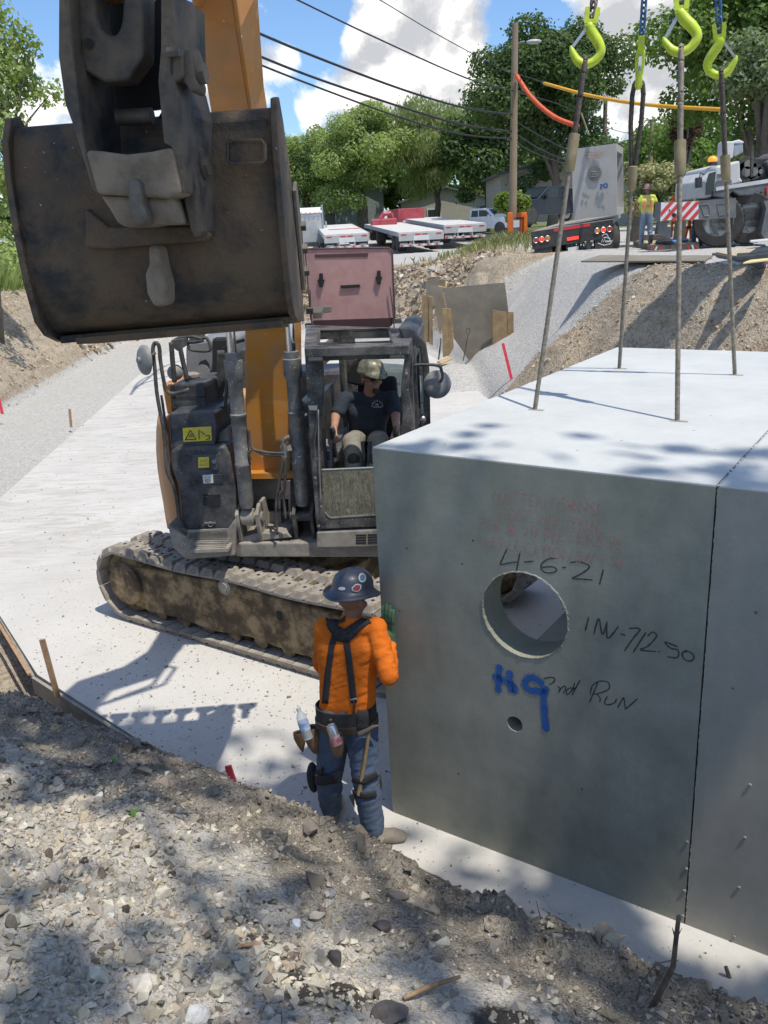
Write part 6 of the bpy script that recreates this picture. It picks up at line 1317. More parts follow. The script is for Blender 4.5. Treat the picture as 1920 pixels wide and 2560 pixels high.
# shirt print
m_prt = M('shirt_print', (.36, .38, .38), rough=.8); bt_os = bvh(osh); cx, cy = 822, 872
for i in range(7):
    a = math.pi*(1.0+i/6); q = (cx+48*math.cos(a), cy+45*math.sin(a)-8); P_ = [(q[0]-5, q[1]-9), (q[0]+5, q[1]-9), (q[0]+5, q[1]+9), (q[0]-5, q[1]+9)]; V = [hit(bt_os, *c5(*p), .004)[0] for p in P_]; opart(MB().add(V, [(0, 1, 2, 3)]).build('print_mark', m_prt, opr))
for P_ in ([(805, 845), (835, 845), (835, 862), (805, 862)], [(782, 872), (865, 872), (865, 881), (782, 881)]): V = [hit(bt_os, *c5(*p), .004)[0] for p in P_]; opart(MB().add(V, [(0, 1, 2, 3)]).build('print_mark', m_prt, opr))
for w_, q in ((J['wrL'], -1), (J['wrR'], 1)): part(MB().lathe(w_-ey*.05-ez*.13, norm(ez+ey*-.25), [(.018, -.12), (.018, .04), (.026, .08), (.028, .13), (.018, .17), (.001, .175)], 14), 'joystick', m_rub, smooth=True)
# ---------------------------------------------------------------- foliage
def leafmat(name, c1, c2, tr=.35):
    m, t, b, co = newmat(name)
    at = nd(t, 'ShaderNodeAttribute', attribute_name='tint'); s = nd(t, 'ShaderNodeSeparateColor', {0: at.outputs['Color']})
    c = mixc(t, s.outputs[0], c1, c2); t.links.new(c, b.inputs['Base Color']); b.inputs['Roughness'].default_value = .55; b.inputs['Specular IOR Level'].default_value = .3
    tl = nd(t, 'ShaderNodeBsdfTranslucent', {'Color': mixc(t, 1.0, c, (1.3, 1.5, .6), 'MULTIPLY')}); mx = nd(t, 'ShaderNodeMixShader', {0: tr, 1: b.outputs[0], 2: tl.outputs[0]})
    t.links.new(mx.outputs[0], t.nodes['Material Output'].inputs[0]); return m
m_bark = M('bark', (.10, .085, .065), (.17, .145, .115), 12, .9, bump=.01, bsc=25)
LM = dict(dark=leafmat('leaf_dark', (.060, .105, .034), (.125, .18, .062)), mid=leafmat('leaf_mid', (.11, .175, .045), (.20, .29, .085), .42), light=leafmat('leaf_light', (.23, .29, .10), (.37, .43, .18), .42), willow=leafmat('leaf_willow', (.25, .29, .12), (.38, .42, .20), .42),
          grey=leafmat('leaf_grey', (.15, .20, .10), (.28, .33, .19)), maroon=leafmat('leaf_maroon', (.06, .03, .025), (.13, .07, .05)), cream=leafmat('leaf_cream', (.14, .17, .06), (.50, .46, .24), .2), young=leafmat('leaf_young', (.14, .20, .035), (.26, .32, .07)))
def leaves(centres, radii, n, size, r, droop=0.0, shell=.55, elong=1.6):
    """n leaf clumps spread through ellipsoids -> verts, quads, tint"""
    centres = np.array(centres, float); radii = np.array(radii, float)
    if radii.ndim == 1: radii = np.repeat(radii[:, None], 3, 1)
    vol = radii.prod(1)**(2/3); k = r.choice(len(centres), n, p=vol/vol.sum())
    d = r.normal(size=(n, 3)); d /= np.linalg.norm(d, axis=1)[:, None]; rad = shell+(1-shell)*r.random(n)**.6; rad *= 1+.16*r.normal(size=n)*(r.random(n) < .5)
    p = centres[k]+d*rad[:, None]*radii[k]
    nrm = d+r.normal(size=(n, 3))*.55+np.array([0, 0, .35]); nrm /= np.linalg.norm(nrm, axis=1)[:, None]
    t = np.cross(nrm, r.normal(size=(n, 3))); t /= np.linalg.norm(t, axis=1)[:, None]
    if droop: t = t*(1-droop)+np.array([0, 0, -1])*droop; t /= np.linalg.norm(t, axis=1)[:, None]
    b_ = np.cross(nrm, t); s = size*r.uniform(.6, 1.3, n)[:, None]
    V = np.stack([p-t*s*elong*.5, p+b_*s*.5+nrm*s*.12, p+t*s*elong*.5, p-b_*s*.5+nrm*s*.12], 1).reshape(-1, 3)
    F = np.arange(n*4).reshape(n, 4)
    cl = r.random(len(centres))[k]; ti = np.clip(.25+.5*cl+.35*r.normal(size=n)*.5, 0, 1); ti = np.repeat(ti, 4)
    return V, F, np.stack([ti]*3, 1)
def crown_blobs(c, R, n, r, br=.34, flat=1.0):
    """sub-crowns spread over an ellipsoid"""
    C = []; Q = []
    for i in range(n):
        d = norm(r.normal(size=3)); d[2] = abs(d[2])*1.0 if r.random() < .68 else d[2]; k = r.uniform(.35, .86)
        C.append(np.array(c)+d*np.array(R)*k); q = br*r.uniform(.65, 1.25)*min(R); Q.append((q*1.15, q*1.15, q*.85*flat))
    C.append(np.array(c)); Q.append(tuple(np.array(R)*.5)); return C, Q
def tree(base, h, R, mat, n, size, label, seed, trunk=.3, crown_z=None, nb=26, br=.34, group=None, name='tree', droop=0, cat='tree', blobs=None, elong=1.6, limbs=9, shell=.5, lean=(0, 0)):
    r = np.random.default_rng(seed); root = thing(name, base, label, cat, group)
    cz = crown_z if crown_z is not None else h-R[2]; c = np.array([lean[0], lean[1], cz])
    C, Q = blobs if blobs else crown_blobs(c, R, nb, r, br)
    V, F, T = leaves(C, Q, n, size, r, droop, shell, elong)
    npmesh('crown', V, F, LM[mat], False, T, root)
    mb = MB(); top = c+np.array([0, 0, R[2]*.4]); pts = [np.array([0, 0, -.3]), np.array([.02*h*r.normal(), .02*h*r.normal(), cz*.4]), c*np.array([.7, .7, .8]), top]
    mb.tube(pts, [trunk*1.25, trunk*.9, trunk*.6, trunk*.15], 9)
    for i in range(limbs):
        j = r.integers(0, len(C)-1); a = pts[1]*(1-i/limbs)+pts[2]*(i/limbs); q = C[j]; mid = (a+q)/2+np.array([0, 0, .08*h*r.random()])
        mb.tube([a, mid, q], [trunk*.42, trunk*.25, trunk*.06], 6)
    mb.build('trunk', m_bark, root, smooth='all'); return root
# shade tree behind the photographer: its gaps let the patches of sun through
cot = 1/math.tan(R_(SEL)); SX, SY = math.cos(R_(SAZ))*cot, math.sin(R_(SAZ))*cot
def groundhit(p, z0): k = p[:, 2]-z0; return p[:, 0]-SX*k, p[:, 1]-SY*k
def canopy():
    r = np.random.default_rng(77); root = thing('shade_tree', (4.2, -4.6, 2.2), 'big broadleaf tree behind the photographer whose shade dapples the near bank', 'tree')
    n = 11500; C = []; Q = []
    for i in range(80): C.append((r.uniform(-1.2, 8.6), r.uniform(-5.2, 1.6), r.uniform(13.5, 17.5))); q = r.uniform(.9, 1.6); Q.append((q, q, q*.6))
    V, F, T = leaves(C, Q, n, .175, r, 0, .2, 1.4)
    P = V.reshape(-1, 4, 3).mean(1); keep = np.ones(n, bool)
    # where the crown is open: patches of sun at (x, y, z, radii, strength)
    def patch(x, y, z, rx, ry, ang, dens):
        nonlocal keep
        gx, gy = groundhit(P, z); c, s_ = math.cos(ang), math.sin(ang); u = ((gx-x)*c+(gy-y)*s_)/rx; v = (-(gx-x)*s_+(gy-y)*c)/ry
        keep &= ~((u*u+v*v < 1+.35*np.sin(5*np.arctan2(v, u)+x)) & (r.random(n) < dens))
    for a in SUNP: patch(*a)
    gx, gy = groundhit(P, 1.2); keep &= ~((gx < .1) & (gy < 3.6) & (r.random(n) < .55)); keep &= ~((gx > -.3) & (gx < 1.6) & (gy < 2.6) & (r.random(n) < .35))
    gx, gy = groundhit(P, 0.0)
    lim = 5.75+.22*np.sin(gx*2.3)+.12*np.sin(gx*6.1+1)
    lim = np.where(gx > .3, 5.50-.62*(gx-.3)+.14*np.sin(gx*5), lim)
    keep &= ~((gy > lim) & (gx > -2.6)); keep &= ~((gx < -2.6) & (gy > 5.9))
    # keep the crown out of the picture
    a = P-CO; dd = a@aF; ok = (dd < .2) | (np.abs((a@aU)*CF/np.maximum(dd, .2)) > 1500); keep &= ok
    kk = np.repeat(keep, 4); V = V[kk]-np.array([4.2, -4.6, 2.2]); F = np.arange(len(V)).reshape(-1, 4)
    npmesh('crown', V, F, LM['mid'], False, T[kk], root)
    mb = MB(); mb.tube([(0, 0, -.5), (-.1, .2, 4), (-.2, .5, 8.4), (-.3, 1, 12.2)], [.4, .34, .24, .1], 10)
    for i in range(22):
        q = np.array(C[i])-np.array([4.2, -4.6, 2.2]); mb.tube([(-.15, .4, 7+i*.15), (q+np.array([-.1, .2, 8]))/2+np.array([0, 0, .6]), q], [.12, .06, .02], 6)
    mb.build('trunk', m_bark, root, smooth='all')
fu = lambda u, z: bx(u, 0, z)
_b = lambda px, py: nearpt(px, py)
SUNP = []
for px, py, rx, ry, an, de in ((620, 2040, .42, .12, -.3, .95), (820, 2130, .26, .10, -.3, .9), (930, 2200, .22, .08, -.5, .8), (1250, 2340, .20, .09, -.8, .9), (1360, 2420, .16, .10, -.9, .9), (880, 2480, .22, .14, .3, .9), (150, 2070, .5, .10, -.1, .5), (60, 2300, .2, .1, 0, .35), (500, 2320, .25, .1, 0, .3), (1000, 2240, .14, .08, 0, .6), (620, 2530, .2, .1, 0, .5), (1120, 2500, .15, .1, 0, .5)):
    p = _b(px, py); SUNP.append((p[0], p[1], p[2], rx, ry, an, de))
for px, py, rx, ry, an, de in ((1790, 2330, .55, .16, -.75, .97), (700, 1860, .22, .16, 0, .7), (620, 1720, .3, .2, 0, .5), (1010, 2110, .12, .07, 0, .7), (800, 2010, .1, .08, 0, .5)):
    p = atZ(px, py, 0); SUNP.append((p[0], p[1], 0, rx, ry, an, de))
for u, z, rx, ry, de in ((.95, 2.25, .10, .09, .9), (.92, 1.75, .08, .12, .7), (2.2, .5, .30, .35, .9), (2.5, 1.1, .25, .3, .5), (.2, 2.2, .3, .1, .2)):
    p = fu(u, z); SUNP.append((p[0], p[1], z, rx, ry, BA, de))
canopy()

def tpx(px, Y): return (px-960)/CF*Y*.97
def treeAt(px, Y, h, R, mat, n, size, label, seed, **k):
    x = atY(px, 560, Y)[0]; return tree((x, Y, min(gz(x, Y), 3.2) if Y < 900 else 3), h, R, mat, n, size, label, seed, **k)
G = 'trees along the street and lots'
treeAt(1375, 62, 15.6, (6.1, 4.8, 6.6), 'dark', 62000, .165, 'tallest dark green maple behind the wooden pole and the boxed trailer', 31, nb=60, br=.26, trunk=.34, group=G, crown_z=8.0)
treeAt(1215, 80, 12.5, (4.2, 4, 5.0), 'dark', 12000, .24, 'dark tree filling the shade left of the wooden pole', 32, nb=24, group=G, crown_z=6)
treeAt(1085, 84, 13.4, (4.6, 4, 5.6), 'willow', 26000, .165, 'drooping yellow green willow in the middle of the tree line', 33, nb=34, droop=.65, elong=2.4, group=G, crown_z=6.6)
treeAt(905, 82, 12.6, (5.4, 4.5, 5.6), 'light', 34000, .17, 'broad light green tree behind the parked flatbed trailers', 34, nb=42, br=.28, trunk=.5, group=G, crown_z=6.6)
treeAt(770, 86, 11.2, (4.6, 4, 4.6), 'light', 22000, .17, 'bushy light green tree just right of the bucket', 35, nb=28, group=G, crown_z=5.4)
treeAt(985, 95, 10.8, (6, 4, 5), 'mid', 9000, .30, 'mid green tree seen between the light tree and the willow', 36, nb=26, group=G, crown_z=5)
treeAt(1855, 30, 11.6, (3.9, 3.2, 4.6), 'mid', 38000, .12, 'large bright green maple behind the crane at the right edge', 37, nb=70, br=.25, trunk=.16, group=G, crown_z=5.4)
treeAt(1905, 25.5, 5.9, (1.5, 1.4, 1.5), 'grey', 9000, .09, 'pale grey green bush of a tree at the right edge above the crane', 38, nb=20, group=G, crown_z=4.1)
treeAt(1660, 74, 9.5, (4.2, 4, 4.2), 'mid', 9000, .24, 'green tree down the street beyond the vested worker', 39, nb=24, group=G, crown_z=4.8)
treeAt(1600, 96, 11, (4.8, 4, 5), 'dark', 8000, .28, 'dark tree far down the street left of the vested worker', 40, nb=24, group=G, crown_z=5)
treeAt(1650, 46, 4.3, (1.7, 1.6, 1.7), 'cream', 7000, .12, 'cream flowering shrub tree behind the worker in the vest', 41, nb=20, group=G, crown_z=2.3)
treeAt(1590, 50, 4.9, (1.1, 1.2, 1.9), 'cream', 4000, .12, 'narrow cream flowering tree beside the boxed trailer', 42, nb=14, group=G, crown_z=2.8)
treeAt(1700, 52, 7.6, (1.1, 1.2, 1.9), 'maroon', 2600, .15, 'thin maroon leaved tree over the street at the right', 43, nb=16, group=G, crown_z=5.4)
treeAt(1282, 41, 2.9, (.85, .8, 1.0), 'young', 3000, .12, 'small bright young maple just behind the wooden pole', 44, nb=14, group=G, crown_z=1.7, trunk=.05)
treeAt(1760, 62, 8.5, (4.0, 3, 4.0), 'mid', 7000, .22, 'mid green tree behind the striped outrigger beam', 45, nb=22, group=G, crown_z=4.2)
treeAt(55, 31, 10.8, (2.1, 2.2, 4.6), 'light', 5200, .12, 'thin leaved pale tree against the sky at the left edge', 46, nb=46, br=.24, trunk=.16, group=G, crown_z=6.0, shell=.3)
treeAt(-60, 24, 7.5, (2.0, 2.0, 3.2), 'light', 3600, .11, 'light green sapling clump at the far left behind the bucket', 47, nb=34, br=.24, trunk=.12, group=G, crown_z=3.8, shell=.3)
far = []
for i, px in enumerate(range(-500, 2600, 130)):
    Y = 108+8*math.sin(i*1.7); treeAt(px, Y, 9.5+2*math.sin(i*2.3), (6.2, 4, 4.6+.8*math.sin(i)), ['dark', 'mid', 'light'][i % 3], 2600, .42, ['dark green tree in the far row closing the view', 'mid green tree in the far row closing the view', 'light green tree in the far row closing the view'][i % 3], 60+i, nb=14, br=.36, trunk=.3, crown_z=4.6, group=['dark trees of the far row', 'mid green trees of the far row', 'light trees of the far row'][i % 3], limbs=3)
# weeds and tall grass on the left bank and by the pole
def weeds(name, n, fx, size, label, mat, seed):
    r = np.random.default_rng(seed); P = np.array([fx(r) for _ in range(n)]); h = size*r.uniform(.5, 1.3, n); a = r.uniform(0, 6.28, n); w = .012+.01*r.random(n)
    dx, dy = np.cos(a), np.sin(a); ln = r.normal(size=(n, 2))*.35*h[:, None]
    V = np.stack([np.stack([P[:, 0]-dx*w, P[:, 1]-dy*w, P[:, 2]-.05], 1), np.stack([P[:, 0]+dx*w, P[:, 1]+dy*w, P[:, 2]-.05], 1), np.stack([P[:, 0]+ln[:, 0]*.4+dx*w, P[:, 1]+ln[:, 1]*.4+dy*w, P[:, 2]+h*.6], 1), np.stack([P[:, 0]+ln[:, 0], P[:, 1]+ln[:, 1], P[:, 2]+h], 1)], 1).reshape(-1, 3)
    t = np.repeat(r.random(n), 4); o = npmesh(name, V, np.arange(n*4).reshape(n, 4), LM[mat], False, np.stack([t]*3, 1)); tag(o, label, 'grass', None, 'stuff')
def lb(r):
    y = r.uniform(13, 36); x = -11.6-abs(r.normal())*2.4; return (x, y, gz(x, y))
weeds('tall_grass', 26000, lb, .62, 'tall green weeds along the top of the left dirt bank', 'light', 5)
def pb_(r): x = 5.4+r.normal()*1.3; y = 35+r.normal()*1.8; return (x, y, gz(x, y))
weeds('dry_grass', 2600, pb_, .26, 'dry yellow green grass on the mound round the wooden pole', 'cream', 6)
# ---------------------------------------------------------------- shoring in the pit
m_ply = M('weathered_plywood', (.27, .235, .17), (.20, .175, .135), 2.2, .8, dirt=(.16, .145, .12), dsc=1.6, damt=.6, bump=.001, bsc=60)
m_tim = M('shoring_timber', (.34, .24, .12), (.24, .165, .085), 5, .8, dirt=(.15, .12, .08), dsc=4, damt=.5, bump=.002, bsc=50)
s7 = z_(1000, 580, 5.184)
def slabP(pts, Y, th, name, mat, label, cat, group=None, f=s7, tilt=0.0):
    P_ = [atY(*f(x, y), Y+tilt*((x-pts[0][0])/100)) for x, y in pts]; o = MB().prism(P_, (0, th, 0)).build(name, mat); return tag(o, label, cat, group)
slabP([(565, 725), (1360, 655), (1405, 1030), (1440, 1400), (1000, 1745), (930, 1720), (700, 1380), (660, 1000), (605, 980)], 22.2, .03, 'plywood_sheet', m_ply, 'largest grey brown plywood sheet standing at the foot of the gravel slope', 'plywood', None, s7, -.05)
slabP([(395, 685), (565, 720), (560, 830), (600, 985), (520, 1330), (440, 960), (425, 840)], 22.9, .03, 'plywood_sheet', m_ply, 'narrow plywood sheet angled behind the large one', 'plywood', None, s7, .12)
slabP([(330, 640), (495, 580), (498, 700), (395, 690), (430, 830), (345, 810)], 23.6, .03, 'plywood_sheet', m_ply, 'pale plywood corner rising highest at the back of the shoring', 'plywood')
slabP([(500, 620), (590, 620), (588, 715), (500, 690)], 24.0, .03, 'plywood_sheet', m_tim, 'small orange brown board end behind the plywood', 'plywood')
GT = 'timbers holding the shoring'
for pts, Y, lb in (([(285, 820), (375, 820), (378, 1430), (290, 1420)], 22.6, 'leftmost upright timber of the shoring'), ([(382, 840), (425, 840), (425, 1470), (380, 1450)], 22.55, 'thin upright timber beside the leftmost one'), ([(545, 995), (612, 990), (640, 1600), (560, 1620)], 21.7, 'upright timber left of the large plywood sheet'), ([(615, 992), (662, 998), (697, 1490), (640, 1600)], 21.75, 'timber touching the left edge of the large plywood sheet'), ([(535, 815), (560, 815), (565, 1000), (540, 990)], 22.4, 'short narrow batten between two plywood sheets'),
                    ([(1200, 1010), (1385, 1040), (1390, 1470), (1200, 1550)], 21.6, 'wide short board leaning on the right of the large plywood sheet'), ([(1392, 1035), (1472, 1042), (1475, 1370), (1392, 1455)], 21.65, 'rightmost short board of the shoring')):
    slabP(pts, Y, .09, 'shoring_timber', m_tim, lb, 'timber', GT)
for i, (a, b_) in enumerate((((500, 1690), (630, 1630)), ((520, 1710), (665, 1640)))): p = atY(*s7(*a), 21.2-i*.1); q = atY(*s7(*b_), 21.6-i*.1); tag(MB().beam(p, q, .09, .05).build('timber_offcut', M('fresh_timber', (.55, .42, .24), (.45, .33, .18), 8, .8)), ['pale offcut of timber lying at the foot of the shoring', 'second pale offcut crossing beside the first at the shoring'][i], 'timber')
p = atY(*s7(820, 1670), 21.3); q = atY(*s7(885, 1320), 21.3); rd = MB(); rd.tube([p, q], .014, 7); rd.tube([q+np.array([math.sin(t)*.045, 0, .07-math.cos(t)*.07]) for t in np.linspace(0, 2*math.pi, 12, False)], .012, 6, closed=True); tag(rd.build('steel_rod', m_rub), 'thin dark steel rod with an eye leaning on the large plywood', 'rod')
p = atY(*s7(500, 1650), 22); tag(MB().tube([p, atY(*s7(525, 1450), 22.2), atY(*s7(530, 1380), 22.3)], .02, 6).build('steel_rod', m_rub), 'bent dark rod at the foot of the left timbers', 'rod')
def heap(px, py, Y, r, mat, label, name, n, seed, hh=.5, size=.03):
    c = atY(px, py, Y); rr = np.random.default_rng(seed); d = rr.normal(size=(n, 2))*r*.45; k = np.hypot(d[:, 0], d[:, 1])/r
    return None
# ---------------------------------------------------------------- utility pole, lamp, wires
m_pole = M('pole_wood', (.30, .215, .135), (.22, .16, .105), 3, .85, dirt=(.36, .31, .24), dsc=1.5, damt=.5, bump=.006, bsc=30)
PY = 36.0; pb0 = atY(1281, 600, PY); pt0 = atY(1288, 58, PY)
pr_ = thing('utility_pole', pb0, 'tall leaning wooden pole with a street lamp arm', 'utility pole', 'utility poles')
d = pt0-pb0; MB().cyl(-d*.04, d, .165, .115, 14).build('pole_shaft', m_pole, pr_, smooth=True)
a_ = atY(1291, 118, PY)-pb0; q1 = atY(1312, 104, PY)-pb0; q2 = atY(1324, 103, PY)-pb0; q3 = atY(1352, 105, PY)-pb0
MB().tube([a_, (a_+q1)/2+[0, 0, .08], q1], .03, 7).build('lamp_arm', m_mirr, pr_, smooth='all'); MB().sphere((q2+q3)/2-[.05, 0, 0], (.30, .12, .085), 14, 8).build('lamp_head', M('lamp_grey', (.42, .43, .44), rough=.4), pr_, smooth='all')
for i, py in enumerate((329, 347, 286)): q = atY(1281, py, PY)-pb0; MB().cyl(q-[.2, 0, 0], q+[.2, 0, 0], .05, n=8).build('insulator', m_mirr, pr_)
for px, py0, py1, Y, lb in ((1514, 249, 505, 62, 'bare wooden pole rising behind the box on the trailer'), (1630, 300, 560, 70, 'pale street pole directly behind the vested worker'), (1678, 358, 545, 90, 'thin far pole right of the vested worker'), (1732, 410, 540, 110, 'farthest slim pole beside the crane cab')):
    p = atY(px-(py1-py0)*.03, py1, Y); q = atY(px, py0, Y); r = thing('utility_pole', p, lb, 'utility pole', 'utility poles'); MB().cyl((0, 0, -1), q-p, .19, .13, 10).build('pole_shaft', m_pole, r, smooth=True)
    if px == 1630: a_ = atY(1632, 375, Y)-p; e_ = atY(1662, 360, Y)-p; MB().tube([a_, (a_+e_)/2+[0, 0, .2], e_], .05, 6).build('lamp_arm', m_mirr, r)
m_wire = M('cable_black', (.03, .03, .035), rough=.6)
def wire(pts, Y0, Y1, r, label, mat=m_wire, name='overhead_wire', cat='wire', grp='overhead wires'):
    P = []; n = len(pts)
    for i in range(n-1):
        for k in range(6): t = k/6; f = (i+t)/(n-1); p0 = np.array(pts[max(i-1, 0)], float); p1 = np.array(pts[i], float); p2 = np.array(pts[i+1], float); p3 = np.array(pts[min(i+2, n-1)], float); q = .5*((2*p1)+(-p0+p2)*t+(2*p0-5*p1+4*p2-p3)*t*t+(-p0+3*p1-3*p2+p3)*t**3); P.append(atY(q[0], q[1], Y0+(Y1-Y0)*f))
    P.append(atY(*pts[-1], Y1)); rr = [r*(p[1]/36) for p in P] if False else r; return tag(MB().tube(P, rr, 6).build(name, mat, None, smooth='all'), label, cat, grp)
wire([(700, -20), (744, 0), (924, 87), (1163, 194), (1287, 228)], 24, PY, .024, 'second overhead wire from the top running to the wooden pole')
wire([(910, -20), (950, 0), (1083, 80), (1248, 170), (1286, 186)], 26, PY, .014, 'topmost thin overhead wire reaching the wooden pole')
wire([(400, -25), (614, 69), (791, 143), (1004, 223), (1163, 270), (1281, 286)], 20, PY, .034, 'thick overhead cable, uppermost of the three sagging left of the pole')
wire([(380, 22), (431, 45), (489, 69), (624, 130), (791, 196), (1030, 276), (1163, 313), (1281, 329)], 19, PY, .036, 'thick overhead cable, middle of the three sagging left of the pole')
wire([(380, 45), (431, 69), (624, 151), (791, 217), (1019, 300), (1163, 337), (1281, 347)], 19, PY, .028, 'overhead cable, lowest of the three sagging left of the pole')
wire([(1283, 300), (1360, 345), (1430, 377), (1520, 395)], PY, 44, .018, 'thin service wire dropping right from the wooden pole, the upper one')
wire([(1283, 330), (1350, 372), (1425, 403), (1500, 415)], PY, 44, .022, 'service wire dropping right from the wooden pole, the middle one')
wire([(1283, 345), (1310, 368), (1360, 392), (1415, 410)], PY, 44, .022, 'service wire dropping right from the wooden pole, the lowest one')
wire([(1288, 230), (1400, 262), (1516, 318), (1580, 335)], PY, 62, .018, 'wire between the wooden pole and the bare pole behind the box')
wire([(1600, 302), (1700, 300), (1808, 300), (1900, 305)], 50, 40, .014, 'thin wire crossing the street above the crane')
wire([(1580, 190), (1360, 208)][::-1][:1]+[(1480, 240), (1620, 262), (1808, 274)], 30, 22, .050, 'yellow sleeve on the overhead wire crossing to the right', M('yellow_sleeve', (.78, .40, .02), (.70, .34, .02), 4, .5), 'wire_sleeve', 'sleeve', None)
wire([(1292, 190), (1330, 245), (1385, 292), (1445, 316)], PY-.2, 33, .085, 'orange net sleeve hanging from the wooden pole to the right', M('orange_sleeve', (.72, .13, .04), (.55, .08, .03), 6, .6), 'wire_sleeve', 'sleeve', None)
wire([(1300, 188), (1330, 196), (1362, 208)], PY, 30, .014, 'thin wire leading from the wooden pole to the yellow sleeve')
# ---------------------------------------------------------------- vehicles
m_tyre = M('tyre', (.045, .043, .04), (.075, .07, .064), 6, .9); m_rim = M('rim', (.45, .46, .48), rough=.35, metal=.7); m_alu = M('trailer_aluminium', (.50, .50, .49), (.42, .42, .41), 5, .5, .2); m_deck = M('trailer_deck', (.62, .60, .56), (.50, .48, .44), 2, .75)
m_red = M('red_tape', (.55, .04, .04), rough=.5); m_wht = M('white_paint', (.70, .71, .72), (.62, .63, .64), 3, .4, coat=.2); m_vg = M('vehicle_glass', (.03, .04, .045), rough=.12); m_blk = M('black_paint', (.025, .026, .028), (.05, .05, .05), 6, .5)
m_lampr = M('lit_tail_lamp', (.8, .03, .02), rough=.3, emit=(1, .05, .03, 1.2)); m_lampo = M('amber_lens', (.75, .30, .03), rough=.3)
def rz(a): c, s = math.cos(a), math.sin(a); return np.array([[c, -s, 0], [s, c, 0], [0, 0, 1]])
def wheel(par, c, r, w, axis=(0, 1, 0), rim=m_rim):
    c = np.array(c, float); a = norm(axis); o = MB().lathe(c-a*w/2, a, [(r*.55, 0), (r*.9, -.0), (r, w*.15), (r, w*.85), (r*.9, w), (r*.55, w)], 26).build('wheel', m_tyre, par, smooth=True); MB().lathe(c-a*(w/2+.01), a, [(r*.12, .0), (r*.14, -.03), (r*.3, -.02), (r*.34, .04), (r*.56, .03), (r*.6, 0)], 20).build('rim', rim, o, smooth=True); return o
def flatbed(cx, Y, pyg, yaw, label, deckz=1.05, W_=2.6, L_=14.0):
    p = atY(cx, pyg, Y); r = thing('flatbed_trailer', p, label, 'trailer', 'empty flatbed trailers parked in a row', yaw); r.rotation_euler = (R_(2.6), 0, yaw)      # local y away
    MB().box((0, L_/2, deckz), (W_, L_, .10)).build('deck', m_deck, r); MB().box((0, .0, deckz-.24), (W_, .12, .36)).build('rear_rail', m_alu, r)
    for s in (-1, 1): MB().box((s*W_/2, L_/2, deckz-.06), (.06, L_, .24)).build('side_rail', m_alu, r); MB().box((s*.5, L_/2, deckz-.35), (.14, L_-1, .5)).build('beam', m_alu, r)
    for k, x in enumerate((-1.02, -.62, -.2, .2, .62, 1.02)):
        if k in (0, 2, 3, 5): MB().box((x, -.065, deckz-.09), (.30, .012, .07)).build('reflector', m_red, r)
    MB().box((0, -.07, deckz-.28), (.9, .014, .26)).build('plate_panel', m_wht, r)
    for i in range(10): MB().box((-1.15+i*.255, -.08, .38), (.127, .02, .1)).build('bumper_tape', m_red if i % 2 == 0 else m_wht, r)
    MB().box((0, -.03, .38), (2.5, .08, .12)).build('bumper', m_alu, r)
    for s in (-1, 1):
        MB().box((s*.45, -.02, .62), (.07, .06, .5)).build('bumper_hanger', m_alu, r); MB().box((s*.95, .35, .60), (.62, .02, .62)).build('mud_flap', m_blk, r); MB().box((s*.95, .335, .42), (.44, .012, .16)).build('flap_badge', m_wht, r)
        for y in (1.2, 2.5, 8.8): wheel(r, (s*.95, y, .48), .48, .55, (s, 0, 0))
    for y in (10.5,): [MB().box((s*.6, y, .5), (.12, .12, 1.0)).build('landing_leg', m_alu, r) for s in (-1, 1)]
    return r
t1 = flatbed(869, 52, 634, R_(5), 'left flatbed trailer, half hidden behind the pink roof hatch'); t2 = flatbed(1054, 51, 629, R_(8), 'middle flatbed trailer, nearest of the three'); t3 = flatbed(1163, 54, 608, R_(8), 'right flatbed trailer, beside the white pickup')
tag(MB().box(atY(860, 575, 58), (2.0, .6, .16)).build('tarp_bundle', m_red), 'red folded tarp bundle lying on the left flatbed', 'tarp')
